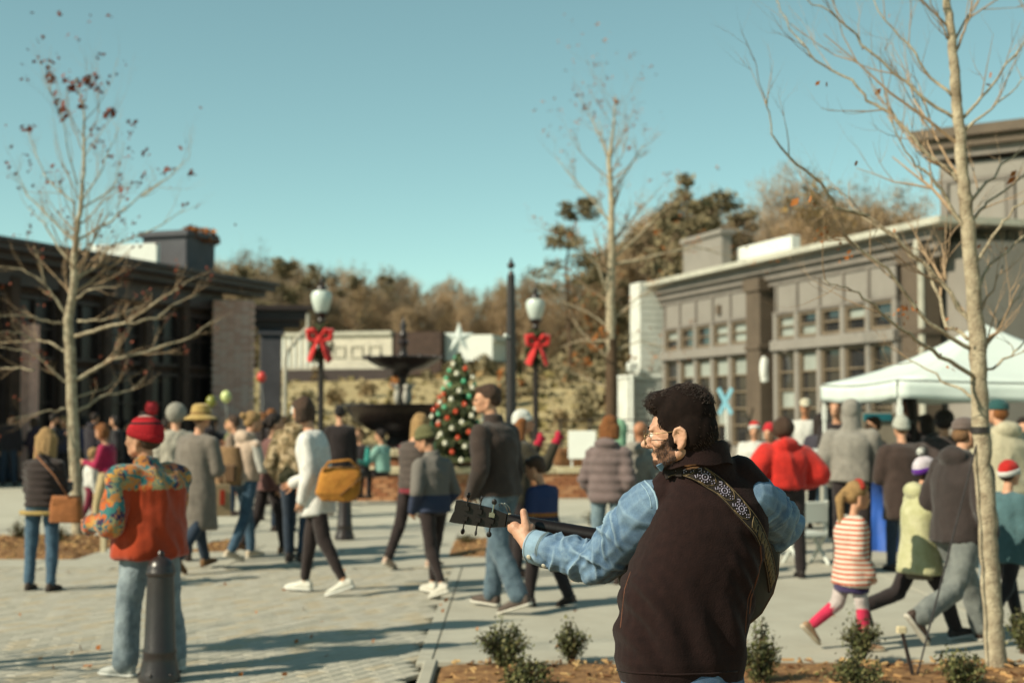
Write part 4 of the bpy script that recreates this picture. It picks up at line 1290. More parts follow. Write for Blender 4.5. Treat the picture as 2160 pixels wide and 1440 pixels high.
ORD = ['first', 'second', 'third', 'fourth', 'fifth', 'sixth', 'seventh', 'eighth', 'ninth', 'tenth', 'eleventh', 'twelfth', 'thirteenth', 'fourteenth', 'fifteenth', 'sixteenth'] + ['%dth' % q for q in range(17, 60)]
for k in range(140):
    px_ = 430 + (1950 - 430) * ((k * .618034) % 1)
    Y = 82 + 44 * ((k * .381966 * 1.7) % 1)
    py_ = silh(px_) + rnd.uniform(-8, 34) * (.6 + (Y < 100))
    p = at(px_, py_, Y)
    kk = rnd.choices((0, 1, 2, 3), (4, 3, 3, 3))[0]
    o_ = wood_tree('bare', kk, p.x, Y, p.z, GL[kk % 2], "bare trees of the hill woods")
    TREES.append((px_, ('bare grey', 'thin tan', 'brown leaved', 'sparse tan leaved')[kk], o_))
for k in range(76):
    px_ = 620 + 760 * ((k * .618034 + .3) % 1)
    Y = 77 + 10 * ((k * .381966 * 1.3) % 1)
    p = at(px_, silh(px_) + rnd.uniform(34, 92), Y)
    kk = rnd.choices((0, 1, 2, 3), (3, 4, 4, 3))[0]
    o_ = wood_tree('bare', kk, p.x, Y, p.z, GL[kk % 2], "bare trees of the hill woods")
    TREES.append((px_, ('bare grey', 'thin tan', 'brown leaved', 'sparse tan leaved')[kk], o_))
for (px_, py_, Y, k, lab) in [(1200, 424, 74, 0, "tall flat crowned pine standing alone left of the pale bare tree"), (1425, 392, 80, 1, "large dark pine towering behind the taupe roof box"), (1490, 415, 84, 3, "broad dark pine just right of the largest hill pine"),
        (1360, 470, 84, 1, "dark pine left of the largest hill pine"), (735, 590, 90, 3, "round dark evergreen behind the left lamp globe"), (580, 556, 84, 3, "brown green pine at the left end of the woods"), (650, 568, 86, 1, "pine directly left of the left lamp post on the hill"),
        (540, 570, 88, 3, "dull pine just above the dark building eave end"), (480, 566, 90, 1, "dull pine behind the brick roof box at left"), (1560, 440, 88, 2, "thin pine behind the white roof screen at right"), (600, 560, 95, 1, "pine between two others at the left end of the woods"), (440, 580, 94, 3, "leftmost dull pine peeking behind the roof box"), (818, 580, 94, 2, "narrow pine rising above the cream hill building"), (1280, 560, 78, 3, "low dark pine behind the pale bare tree trunk"), (1450, 470, 76, 3, "bushy dark pine in front of the largest hill pine")]:
    p = at(px_, py_, Y); wood_tree('pine', k, p.x, Y, p.z, lab, None)
for (px_, py_, Y, k, lab) in [(1745, 390, 92, 4, "golden leaved oak in the woods over the taupe roof"), (1690, 430, 94, 4, "second golden oak left of the golden oak over the roof"), (1640, 372, 96, 0, "pale bare treetop poking above the golden oaks"), (1860, 405, 90, 2, "brown oak behind the right tree's upper branches"), (1050, 610, 96, 4, "golden tree on the ridge right of the star")]:
    p = at(px_, py_, Y); wood_tree('bare', k, p.x, Y, p.z, lab, None)
# young shrubs dotted over the bank
shm = []
for k in range(3):
    b = MB(); rs = random.Random(k); leaf_cloud(b, (0, 0, .4), (.5, .5, .45), 150, .11, rs, shell=.3)
    me = b.mesh("crown"); me.materials.append((M_pine[0], M_haze[0], M_leafo)[k]); shm.append(me)
SL = ["dull green shrub planted on the dry bank", "brown shrub planted on the dry bank", "rust orange shrub planted on the dry bank"]
for k in range(46):
    px_, Y = 620 + 720 * ((k * .618) % 1), 47 + 34 * ((k * .414) % 1)
    x = at(px_, 800, Y).x
    q = rnd.choices((0, 1, 2), (4, 3, 1))[0]
    t = thing("shrub", SL[q], "shrub", (x, Y, hill_h(x, Y)), rnd.uniform(0, 6), ["green shrubs on the bank", "brown shrubs on the bank", "rust shrubs on the bank"][q])
    s = rnd.uniform(.7, 1.6); t.scale = (s, s, s * rnd.uniform(.8, 1.3))
    linked("crown", shm[q], t)
    SHRUBS.append((px_, ('dull green', 'brown', 'rust orange')[q] + (' low' if Y < 62 else ' upper'), t))
SEG_T = [(560, 'above the dark building end'), (690, 'by the left lamp globe'), (860, 'above the cream hill building'), (1000, 'behind the fountain finial and star'), (1130, 'behind the bare dark pole'), (1290, 'left of the pale bare tree'), (1440, 'right of the pale bare tree'), (1560, 'behind the taupe roof box'), (1700, 'above the white roof screen'), (9999, 'above the near half of the taupe roof')]
SEG_S = [(730, 'under the cream building'), (850, 'left of the fountain stem'), (960, 'between fountain and christmas tree'), (1078, 'between christmas tree and dark pole'), (1135, 'between dark pole and right lamp post'), (9999, 'between right lamp post and white pier')]
def relabel(items, segs, noun):
    cnt = {}
    for px_, kind, o in sorted(items, key=lambda q: q[0]):
        seg = next(s for lim, s in segs if px_ < lim)
        n = cnt[(seg, kind)] = cnt.get((seg, kind), 0) + 1
        o['label'] = "%s %s from left %s %s" % (ORD[n - 1], kind, noun, seg)
relabel(TREES, SEG_T, 'hill tree')
relabel(SHRUBS, SEG_S, 'bank shrub')

# fallen leaves blown over the paving
b = MB(); rs = random.Random(90)
for _ in range(90):
    Y = 8.3 + 10 * rs.random() ** 1.6
    x = rs.uniform(-.36, .36) * Y
    leaf_quads(b, (x, Y, .012), 1, rs.uniform(.012, .028), rs, .002)
tag(b.build("fallen_leaves", M_leafo), kind='stuff')
# ------------------------------------------------------------------ people
SKIN = {'fair': mat("skin_fair", rgb(214, 164, 132), .55, col2=rgb(196, 140, 110), scale=20, bump=.05), 'tan': mat("skin_tan", rgb(190, 132, 98), .55, scale=20, bump=.05),
        'brown': mat("skin_brown", rgb(116, 74, 52), .55, scale=20, bump=.05)}
M_eye = mat("eye", (.03, .02, .015, 1), .2, scale=5, bump=0)
def fab(name, r, g, b_, k=.9, scale=14, bump=.35, **kw):
    return mat(name, rgb(r, g, b_, k), .92, scale=scale, bump=bump, sheen=.15, **kw)
HAIRM = {'brown': mat("brown_hair", rgb(84, 60, 44), .55, scale=40, bump=.6, amount=.4), 'dark': mat("dark_hair", rgb(48, 34, 28), .5, scale=40, bump=.6, amount=.4),
         'blonde': mat("blonde_hair", rgb(184, 146, 96), .55, scale=40, bump=.6, amount=.35), 'auburn': mat("auburn_hair", rgb(150, 92, 44), .55, scale=40, bump=.6, amount=.4),
         'grey': mat("grey_hair", rgb(170, 164, 152), .6, scale=40, bump=.6), 'lightbrown': mat("light_brown_hair", rgb(140, 104, 72), .55, scale=40, bump=.6, amount=.35), 'black': mat("black_hair", rgb(36, 28, 26), .45, scale=40, bump=.5, amount=.3)}

def V3(*a):
    return np.array(a, float)
def unit(v):
    v = np.asarray(v, float)
    return v / np.linalg.norm(v)
def rotx(a):
    c, s = math.cos(a), math.sin(a)
    return np.array(((1, 0, 0), (0, c, -s), (0, s, c)))
def rotz(a):
    c, s = math.cos(a), math.sin(a)
    return np.array(((c, -s, 0), (s, c, 0), (0, 0, 1)))
def roty(a):
    c, s = math.cos(a), math.sin(a)
    return np.array(((c, 0, s), (0, 1, 0), (-s, 0, c)))

def hand_shape(b, wrist, d, palm_n, s, side, curl=.5, n=6):
    """palm with four unequal fingers and a thumb, rooted in the wrist; d points to the knuckles, palm_n out of the palm"""
    d = unit(d); pn = np.asarray(palm_n, float); pn = unit(pn - d * (pn @ d)); lat = np.cross(d, pn) * side
    kn = wrist + d * .085 * s
    b.loft([(wrist - d * .01, .026 * s, .02 * s, lat, pn), (wrist + d * .03 * s, .036 * s, .017 * s, lat, pn), (wrist + d * .07 * s, .041 * s, .014 * s, lat, pn), (kn + d * .006 * s, .037 * s, .010 * s, lat, pn)], n=10)
    for i, (o, L) in enumerate(((.030, .068), (.010, .078), (-.010, .073), (-.029, .058))):
        p0 = kn + lat * o * s - d * .012 * s
        a1, a2, a3 = curl * .5, curl * 1.2, curl * 1.8
        q = [p0]
        for a, f in ((a1, .42), (a2, .33), (a3, .25)):
            q.append(q[-1] + (d * math.cos(a) + pn * math.sin(a)) * (L + .012) * s * f)
        b.tube(q, [.0095 * s, .009 * s, .0082 * s, .005 * s], n)
    t0 = wrist + d * .022 * s + lat * .022 * s
    q = [t0, t0 + (d * .6 + lat * .8 + pn * .2) * .032 * s, t0 + (d * .85 + lat * .95 + pn * .5) * .056 * s, t0 + (d * 1.25 + lat * .98 + pn * .8) * .07 * s]
    b.tube(q, [.014 * s, .0115 * s, .0098 * s, .006 * s], n)

def head_shape(b, c, M, s, fine=False):
    """skull, jaw, nose, brow, lips and ears about the ear axis c; M columns = right, forward, up"""
    def E(x, y, z, rx, ry, rz): b.ell(c + M @ V3(x, y, z) * s, (rx * s, ry * s, rz * s), M)
    def C(p, q, r0, r1): b.capsule(c + M @ V3(*p) * s, c + M @ V3(*q) * s, r0 * s, r1 * s)
    E(0, -.008, .052, .074, .094, .082); E(0, .03, .03, .066, .07, .078)
    E(0, .04, -.028, .056, .056, .06); E(0, .066, -.062, .034, .036, .026); E(0, .084, -.073, .018, .016, .014)
    E(0, .082, .042, .048, .022, .014); E(0, .088, -.043, .022, .016, .012)
    C((0, .098, .022), (0, .116, -.012), .008, .0125); E(0, .103, -.016, .016, .013, .009)
    for sx in (-1, 1):
        E(sx * .036, .075, -.004, .02, .022, .018); C((sx * .05, .01, -.045), (sx * .02, .07, -.07), .02, .016)
        E(sx * .073, -.006, -.002, .008, .018, .03); E(sx * .074, -.002, -.024, .007, .011, .012)

def FOLD(seed, amp, fr=16):
    def f(co, no):
        q = co * np.array((1, 1, .6)) + (co[:, [2]] * np.array((.25, .1, 0)))
        r = 1 - np.abs(nz3(q, fr * 1.15, seed, 2)) * 2.2
        return (np.clip(r, -1, 1) * .9 + nz3(co, fr * 2.6, seed + 3, 2) * .35) * amp
    return f
def PUFF(seed, sp=.075, amp=.014):
    return lambda co, no: (np.abs(np.sin(co[:, 2] * math.pi / sp)) - .6) * amp * (np.abs(no[:, 2]) < .8) + nz3(co, 18, seed, 2) * .005

N_P = [0]
def person(label, px, Y, top_py, yaw, legs='stand', L=None, Rr=None, top=None, pants=None, hair=('brown', 'short'), hat=None, shoes=(rgb(60, 46, 40), rgb(60, 46, 40)), skin_='fair', w=1.0,
           lean=3, head=(0, 0), hs=1.0, female=False, group=None, extra=0.0, vox=None, H=None, z0=0.0, sit=None, hands=True, neck=True):
    """a standing or walking figure; yaw 0 faces away, 90 faces left, -90 right, 180 faces the camera"""
    N_P[0] += 1
    sd = N_P[0]
    rs = random.Random(sd * 7 + 1)
    x = at(px, 900, Y).x
    ztop = at(px, top_py, Y).z - z0
    hatx = {None: .0, 'beanie': .025, 'pom': .085, 'straw': .04, 'cap': .015, 'hood': .03, 'santa': .03}.get(hat[0] if hat else None, 0.0)
    ln = R(lean)
    if H is None:
        H = (ztop - hatx) / (0.60 + .40 * math.cos(ln)) / (1.0 + extra)
    if sit: H = sit
    vox = vox or (.014 if Y < 13 else .017 if Y < 18 else .024)
    S = H
    kid = H < 1.42
    wf = w * (1.0 if not kid else 1.02)
    pel_z = .53 * S if not kid else .5 * S
    hip_w = .052 * S * (1.06 if female else 1) * min(wf, 1.15)
    thigh, shin, ank = .245 * S * (pel_z / (.53 * S)), .235 * S * (pel_z / (.53 * S)), .045 * S
    LEGS = {'stand': ((2, 4, 3, 0), (-2, 4, 3, 0)), 'wide': ((4, 8, 4, 0), (-3, 8, 4, 0)), 'walk': ((24, 2, 6, -8), (-16, 2, 28, 38)), 'walk2': ((-18, 2, 32, 42), (22, 2, 5, -10)), 'step': ((14, 3, 6, -3), (-12, 3, 14, 16)), 'step2': ((-12, 3, 16, 18), (14, 3, 6, -3)),
            'stride': ((30, 2, 8, -12), (-24, 2, 40, 52)), 'stride2': ((-26, 2, 46, 56), (28, 2, 8, -10)), 'run': ((-15, 2, 38, 44), (9, 2, 5, 0)), 'sit': ((86, 6, 84, 0), (84, 6, 80, 0))}[legs]
    pel = V3(0, 0, 0)
    J = {}
    low = 1e9
    for sgn, k, (a, ab, kb, fp) in ((-1, 'L', LEGS[0]), (1, 'R', LEGS[1])):
        hip = pel + V3(sgn * hip_w, 0, -.01 * S)
        a_, ab_ = R(a), R(ab)
        kn = hip + thigh * V3(sgn * math.sin(ab_), math.sin(a_) * math.cos(ab_), -math.cos(a_) * math.cos(ab_))
        sa = R(a - kb)
        an = kn + shin * V3(sgn * math.sin(ab_) * .5, math.sin(sa), -math.cos(sa))
        f = R(fp)
        fd = V3(sgn * .12, math.cos(f), -math.sin(f)); fd = unit(fd)
        fu = unit(np.cross(np.cross(fd, V3(0, 0, 1)), fd))
        J[k] = (hip, kn, an, fd, fu)
        for q in (an - fu * ank - fd * .035 * S, an - fu * ank + fd * .105 * S):
            low = min(low, q[2])
    if legs == 'sit':
        pel_off = .45
    else:
        pel_off = -low
    pel = pel + V3(0, 0, pel_off)
    for k in 'LR':
        J[k] = tuple(p + V3(0, 0, pel_off) if i < 3 else p for i, p in enumerate(J[k]))
    # when a height was asked for, stretch the trunk so that the head top lands on it
    up = V3(0, math.sin(ln), math.cos(ln)); fwd = V3(0, math.cos(ln), -math.sin(ln)); rt = V3(1, 0, 0)
    chest = pel + up * .18 * S; shl = pel + up * .283 * S; nb = pel + up * .305 * S
    hy, hp = R(head[0]), R(head[1])
    HM = rotz(hy) @ rotx(-hp)
    hsz = (.56 + .25 * S) * hs if not kid else (.86 * hs * (.6 + .28 * S))
    hc = nb + up * (.052 * S) + V3(0, .018 * S, 0) + HM @ V3(0, .01, .075 * hsz)
    if not sit:
        dz = (ztop - hatx) - (hc[2] + .137 * hsz)
        if abs(dz) < .25:
            for p in (chest, shl, nb, hc):
                p += V3(0, 0, dz) * (.4 if p is chest else .95 if p is shl else 1)
    shw = .103 * S * wf * (.93 if female else 1.0)
    if kid: shw *= .95
    arms = {}
    for sgn, k, spec in ((-1, 'L', L), (1, 'R', Rr)):
        ua, fa = spec or ((.16, -.02, -1), (.05, .22, -1))
        sh = shl + rt * sgn * shw - up * .03 * S
        el = sh + .168 * S * unit(V3(ua[0] * sgn, ua[1], ua[2]))
        wr = el + .145 * S * unit(V3(fa[0] * sgn, fa[1], fa[2]))
        arms[k] = (sh, el, wr, unit(V3(fa[0] * sgn, fa[1], fa[2])), sgn)
    # ---- body
    b = MB()
    wz = min(wf, 1.2)
    for k in 'LR':
        hip, kn, an, fd, fu = J[k]
        b.capsule(hip, kn, .042 * S * wz, .029 * S); b.capsule(kn, an, .029 * S, .02 * S)
        b.capsule(an - fu * .025 * S, an + fd * .07 * S - fu * .03 * S, .02 * S, .014 * S)
        sh, el, wr, fa, sgn = arms[k]
        b.capsule(sh, el, .026 * S * wz, .021 * S); b.capsule(el, wr, .021 * S, .0145 * S); b.capsule(nb - up * .03 * S, sh, .03 * S, .026 * S * wz)
    b.loft([(pel - up * .04 * S, .06 * S * wz, .04 * S * wz, rt, fwd), (pel, .082 * S * wz, .055 * S * wz, rt, fwd), (pel + up * .09 * S, .07 * S * wz, .05 * S * wz, rt, fwd), (chest + up * .02 * S, .083 * S * wz, .056 * S * wz, rt, fwd), (shl - up * .01 * S, .075 * S * wz, .042 * S, rt, fwd), (nb, .035 * S, .03 * S, rt, fwd)])
    b.capsule(nb - up * .03 * S, hc - HM @ V3(0, .012, .03), .031 * S, .029 * S)
    head_shape(b, hc, HM, hsz)
    hb_ = MB()
    if hands:
        for k in 'LR':
            sh, el, wr, fa, sgn = arms[k]
            pn = unit(V3(-sgn * .9, .35, 0) + .001)
            hand_shape(hb_, wr - fa * .012, fa, pn, .9 * (.35 + .36 * S) * (.95 if female else 1.05), -sgn, .55)
    me_o = skin(b, "person", vox, SKIN[skin_], None, 3, extra=hb_ if hands else None)
    me_o.location = (x, Y, z0); me_o.rotation_euler = (0, 0, R(yaw))
    tag(me_o, label, "person", group)
    P = me_o
    for sx in (-1, 1):
        e = MB(); e.ell(hc + HM @ V3(sx * .031, .088, .016) * hsz, np.array((.012, .012, .011)) * hsz, nu=8, nv=6); e.build("eye", M_eye, P, smooth='all')
    # ---- trousers
    if pants:
        b = MB(); th = pants.get('w', 1.0)
        for k in 'LR':
            hip, kn, an, fd, fu = J[k]
            hem = an + (kn - an) * pants.get('hem', .06)
            b.capsule(hip, kn, (.042 * S * wz + .014) * th, (.029 * S + .015) * th); b.capsule(kn, hem, (.029 * S + .015) * th, (.02 * S + pants.get('flare', .018)) * th)
        b.loft([(pel - up * .05 * S, .062 * S * wz + .014, .045 * S * wz + .014, rt, fwd), (pel, .084 * S * wz + .014, .057 * S * wz + .014, rt, fwd), (pel + up * .07 * S, .075 * S * wz + .012, .053 * S * wz + .012, rt, fwd)])
        skin(b, pants.get('name', "trousers"), vox, pants['m'], P, 3, FOLD(sd, pants.get('fold', .007), 20))
    # ---- upper garment
    if top:
        b = MB(); t = top.get('t', .022); hemz = top.get('hem', .0); fl = top.get('flare', 0)
        rg = []
        hemc = pel + up * hemz * S
        if hemz < -.05:
            hemc = pel + V3(0, 0, hemz * S)
        rg.append((hemc, (.088 * S) * wz + t + fl, (.06 * S) * wz + t + fl, rt, fwd))
        if hemz < -.12:
            rg.append((pel - V3(0, 0, .06 * S), .089 * S * wz + t + fl * .5, .062 * S * wz + t + fl * .5, rt, fwd))
        bel = top.get('belly', 0)
        rg += [(pel + up * .05 * S + fwd * bel * .3, .083 * S * wz + t + bel * .4, .058 * S * wz + t + bel * .6, rt, fwd), (pel + up * .11 * S + fwd * bel * .3, .077 * S * wz + t + bel * .3, .056 * S * wz + t + bel * .6, rt, fwd), (chest + up * .03 * S, .09 * S * wz + t, .062 * S * wz + t, rt, fwd), (shl - up * .012 * S, .085 * S * wz + t * .8, .05 * S * wz + t * .6, rt, fwd), (nb - up * .01 * S, .045 * S + t * .5, .04 * S + t * .5, rt, fwd)]
        b.loft(rg)
        for k in 'LR':
            sh, el, wr, fa, sgn = arms[k]
            sl = top.get('sl', 1.0)
            if top.get('sleeveless'):
                b.capsule(nb - up * .035 * S, sh, .036 * S, .028 * S * wz + t * .4); continue
            b.capsule(nb - up * .035 * S, sh, .036 * S + t * .3, .028 * S * wz + t * .6)
            b.capsule(sh, el, (.028 * S * wz + t * .7) * (sl + 1) / 2, (.023 * S + t * .7) * sl); b.capsule(el, wr - fa * .01, (.023 * S + t * .7) * sl, (.0165 * S + t * .55) * sl)
        if top.get('collar'):
            b.loft([(nb - up * .03 * S, .05 * S, .045 * S, rt, fwd), (nb + up * .02 * S, .04 * S, .038 * S, rt, fwd), (nb + up * .034 * S, .038 * S, .036 * S, rt, fwd)])
        if top.get('hood') == 'down':
            b.ell(nb - fwd * .052 * S + up * .004 * S, (.075 * S, .045 * S, .045 * S), None); b.ell(nb - fwd * .02 * S + up * .01 * S, (.07 * S, .06 * S, .028 * S))
        if top.get('hood') == 'up':
            c_ = hc
            b.ell(c_ + HM @ V3(0, -.02, .045) * hsz, np.array((.1, .125, .118)) * hsz, HM); b.capsule(nb, c_ + HM @ V3(0, -.03, 0) * hsz, .055 * S, .09 * hsz)
        skin(b, top.get('name', "jacket"), vox, top['m'], P, top.get('sm', 3), top.get('disp') or FOLD(sd + 50, top.get('fold', .012), top.get('ff', 15)))
        if top.get('under'):        # sleeves or shirt of another colour
            b = MB()
            for k in 'LR':
                sh, el, wr, fa, sgn = arms[k]
                b.capsule(sh, el, .03 * S * wz + .01, .024 * S + .01); b.capsule(el, wr - fa * .01, .024 * S + .01, .0165 * S + .008)
            b.loft([(pel + up * (hemz - .03) * S, .085 * S * wz + .016, .06 * S * wz + .016, rt, fwd), (pel + up * .04 * S, .083 * S * wz + .016, .058 * S * wz + .014, rt, fwd), (chest, .085 * S * wz + .012, .058 * S * wz + .01, rt, fwd), (shl - up * .01 * S, .085 * S * wz, .05 * S * wz, rt, fwd)])
            skin(b, "shirt", vox, top['under'], P, 3, FOLD(sd + 80, .007))
    if top and top.get('skirt'):
        b = MB(); b.loft([(pel - V3(0, 0, .16 * S), .1 * S * wz + .02, .075 * S * wz + .02, rt, fwd), (pel - V3(0, 0, .05 * S), .092 * S * wz + .016, .066 * S * wz + .016, rt, fwd), (pel + up * .05 * S, .08 * S * wz + .012, .058 * S * wz + .012, rt, fwd)])
        skin(b, "skirt", vox, top['skirt'], P, 3, FOLD(sd + 60, .01, 22))
    # ---- hair
    hm = HAIRM[hair[0]]
    st = hair[1]
    covered = hat is not None and hat[0] not in ('band',)
    if st != 'bald' and not (top and top.get('hood') == 'up'):
        b = MB(); q = hsz
        def E(x, y, z, rx, ry, rz): b.ell(hc + HM @ V3(x, y, z) * q, np.array((rx, ry, rz)) * q, HM)
        if not covered:
            E(0, -.02, .062, .085, .098, .086); E(0, .05, .102, .06, .04, .032); E(0, -.055, .01, .07, .06, .06)
        else:
            E(0, -.045, .01, .076, .065, .06)
        if st in ('long', 'wavy'):
            for k in range(7):
                a = R(-100 + k * 33.3)
                p = V3(.078 * math.sin(a), -.035 - .045 * math.cos(a), .03) * q
                ln_ = (.27 if st == 'long' else .2) * q
                e = hc + HM @ p
                b.capsule(e, e + V3(p[0] * .15, -.025 - .01 * rs.random(), -ln_ * rs.uniform(.85, 1.1)), .036 * q, .024 * q)
        if st == 'bun':
            E(0, -.13, .075, .045, .042, .042)
        if st == 'ponytail':
            e = hc + HM @ V3(0, -.105, .06) * q
            b.capsule(e, e + V3(0, -.05, -.06), .026, .034); b.capsule(e + V3(0, -.05, -.06), e + V3(0, -.035, -.3), .034, .016)
        if st == 'bob':
            for k in range(7):
                a = R(-100 + k * 33.3); e = hc + HM @ V3(.08 * math.sin(a), -.03 - .05 * math.cos(a), .02) * q
                b.capsule(e, e + V3(0, 0, -.1 * q), .036 * q, .03 * q)
        if st == 'frizz':
            E(0, -.04, .03, .12, .11, .12)
        skin(b, "hair", .011 if Y < 14 else .014, hm, P, 2, lambda co, no: nz3(co * np.array((1, 1, .35)), 60, sd, 2) * .006)
    # ---- hat
    if hat:
        b = MB(); q = hsz
        def E(x, y, z, rx, ry, rz): b.ell(hc + HM @ V3(x, y, z) * q, np.array((rx, ry, rz)) * q, HM)
        k_ = hat[0]
        ux, uy, uz = HM[:, 0], HM[:, 1], HM[:, 2]
        if k_ in ('beanie', 'pom', 'santa'):
            c0 = hc + HM @ V3(0, -.012, .03) * q
            tl = HM @ V3(0, -.25, 1); tl = unit(tl)
            fr = unit(np.cross(tl, ux))
            b.loft([(c0 - tl * .01, .083 * q, .104 * q, ux, fr), (c0 + tl * .04 * q, .085 * q, .105 * q, ux, fr), (c0 + tl * .08 * q, .075 * q, .09 * q, ux, fr), (c0 + tl * .108 * q, .05 * q, .06 * q, ux, fr), (c0 + tl * .124 * q, .02 * q, .025 * q, ux, fr)])
            o = skin(b, "hat", .009, hat[1], P, 3, lambda co, no: nz3(co, 60, sd, 2) * .003)
            cb = MB(); cb.loft([(c0 - tl * .014, .086 * q, .107 * q, ux, fr), (c0 + tl * .008 * q, .09 * q, .111 * q, ux, fr), (c0 + tl * .034 * q, .087 * q, .108 * q, ux, fr)], n=24); cb.build("hat_cuff", hat[2] if len(hat) > 2 and hat[2] else hat[1], P, smooth='all')
            if k_ == 'pom':
                pb_ = MB(); pc = c0 + tl * .165 * q
                for _ in range(220):
                    d = unit(np.array((rs.gauss(0, 1), rs.gauss(0, 1), rs.gauss(0, 1))))
                    s2 = unit(np.cross(d, (.3, .5, .8))) * .006
                    pb_.add([pc + s2, pc - s2, pc + d * .05 * q], [(0, 1, 2)])
                pb_.ell(pc, (.034 * q,) * 3); pb_.build("pompom", hat[3] if len(hat) > 3 else hat[1], P)
        elif k_ == 'straw':
            c0 = hc + HM @ V3(0, -.01, .05) * q
            b.lathe([(.17, -.05), (.165, -.035), (.105, .0), (.1, .05), (.09, .09), (.06, .11), (.01, .115)], c0, 28, lambda a, z: .04 * math.sin(a * 3 + 1) if z < -.02 else 0)
            b.build("straw_hat", hat[1], P, smooth=True)
            hb2 = MB(); hb2.lathe([(.106, .002), (.108, .012), (.106, .03), (.1, .032), (.1, .0)], c0, 28); hb2.build("hat_band", hat[2], P)
        elif k_ == 'cap':
            c0 = hc + HM @ V3(0, -.01, .045) * q
            b.loft([(c0, .084 * q, .102 * q, ux, uy), (c0 + uz * .05 * q, .08 * q, .097 * q, ux, uy), (c0 + uz * .085 * q, .055 * q, .065 * q, ux, uy), (c0 + uz * .098 * q, .015, .02, ux, uy)])
            b.loft([(c0 + uy * .07 * q, .07 * q, .007, ux, uz), (c0 + uy * .13 * q - uz * .008, .066 * q, .006, ux, uz), (c0 + uy * .165 * q - uz * .02, .04 * q, .005, ux, uz)])
            skin(b, "cap", .009, hat[1], P, 2)
        elif k_ == 'band':
            c0 = hc + HM @ V3(0, -.0, .09) * q
            for i in range(9):
                a = R(-80 + 20 * i)
                b.ell(c0 + HM @ V3(.085 * math.sin(a), -.0, .055 * math.cos(a)) * q, (.02, .02, .02), nu=8, nv=6)
            b.build("headband", hat[1], P, smooth='all')
    # ---- shoes
    for k in 'LR':
        hip, kn, an, fd, fu = J[k]
        lat = np.cross(fd, fu)
        gl = an - fu * ank
        s = S / 1.7 * (1.04 if not female else .95) * (1.12 if kid else 1)
        b = MB()
        bt = top.get('boot', .0) if top else 0
        b.loft([(gl - fd * .075 * s + fu * .045 * s, .028 * s, .034 * s, lat, fu), (gl - fd * .05 * s + fu * .05 * s, .036 * s, .045 * s, lat, fu), (gl + fd * .02 * s + fu * .05 * s, .038 * s, .045 * s, lat, fu), (gl + fd * .1 * s + fu * .036 * s, .043 * s, .03 * s, lat, fu), (gl + fd * .16 * s + fu * .03 * s, .04 * s, .022 * s, lat, fu), (gl + fd * .192 * s + fu * .024 * s, .022 * s, .012 * s, lat, fu)], n=14)
        b.capsule(an - fu * .03 * s, an + unit(kn - an) * (.03 + bt) * s, .036 * s, .034 * s)
        sh_ = skin(b, "shoe", .011, mat("shoe_upper_%d" % int(shoes[0][0] * 9999), shoes[0], .6, scale=12, bump=.1), P, 2)
        b = MB()
        b.loft([(gl - fd * .082 * s + fu * .011, .022 * s, .012, lat, fu), (gl - fd * .06 * s + fu * .011, .039 * s, .013, lat, fu), (gl + fd * .03 * s + fu * .011, .037 * s, .012, lat, fu), (gl + fd * .1 * s + fu * .011, .047 * s, .012, lat, fu), (gl + fd * .165 * s + fu * .011, .043 * s, .012, lat, fu), (gl + fd * .2 * s + fu * .012, .02 * s, .01, lat, fu)], n=12)
        b.build("sole", mat("shoe_sole_%d" % int(shoes[1][0] * 9999), shoes[1], .7, scale=12, bump=0), sh_, smooth='all')
    P_INFO.append((P, dict(J=J, arms=arms, pel=pel, chest=chest, shl=shl, nb=nb, hc=hc, HM=HM, S=S, fwd=fwd, up=up, rt=rt, hsz=hsz)))
    return P
P_INFO = []
def info():
    return P_INFO[-1][1]

POCK = ((.3, -.22, -1), (-.28, .55, -.75))       # hand in a front pocket, elbow out
FOLDA = ((.22, .12, -1), (-.6, .9, .1))          # forearm across the front
HOLD = ((.12, .25, -1), (-.2, 1, .25))           # holding something before the chest
PHONE = ((.15, .3, -1), (-.35, .8, .75))

M_jean = fab("blue_jeans", 82, 112, 134, col2=rgb(58, 82, 104, .9))
M_jeanl = fab("light_jeans", 140, 160, 168, col2=rgb(104, 126, 140, .9))
M_jeand = fab("dark_jeans", 46, 60, 78)
M_blk = fab("black_leggings", 50, 38, 37)
M_blk2 = fab("black_coat_cloth", 46, 36, 37)
M_grey = fab("grey_hoodie_cloth", 158, 152, 142)
M_greytr = fab("grey_trousers", 134, 138, 134, col2=rgb(108, 112, 110, .9))
WS = (rgb(232, 228, 214), rgb(238, 236, 228)); BS = (rgb(40, 32, 30), rgb(34, 28, 26)); BRS = (rgb(126, 92, 58), rgb(96, 72, 50))

# bag with strap
def handbag(owner_label, label, pos, size, m, strap_pts, rz=0, sag=.02):
    t = thing("handbag", label, "bag", pos, rz)
    b = MB(); w_, d_, h_ = size
    b.loft([((0, 0, 0), w_ * .5, d_ * .5, (1, 0, 0), (0, 1, 0)), ((0, 0, h_ * .3), w_ * .52, d_ * .56, (1, 0, 0), (0, 1, 0)), ((0, 0, h_ * .75), w_ * .47, d_ * .42, (1, 0, 0), (0, 1, 0)), ((0, 0, h_), w_ * .44, d_ * .18, (1, 0, 0), (0, 1, 0))], n=20, power=3.2)
    skin(b, "pouch", .012, m, t, 2, lambda co, no: nz3(co, 22, 4) * sag * .5)
    b = MB(); b.bbox((0, -d_ * .3, h_ * .8), (w_ * .8, d_ * .3, h_ * .25), .01); b.build("flap", m, t)
    b = MB(); b.tube([np.array(p) - np.array(pos) if True else p for p in strap_pts], .011, 6, sq=(1.6, .5)); ob = b.build("strap", m, t, smooth='all')
    if rz:
        ob.data.transform(Matrix.Rotation(-rz, 4, 'Z'))
    return t
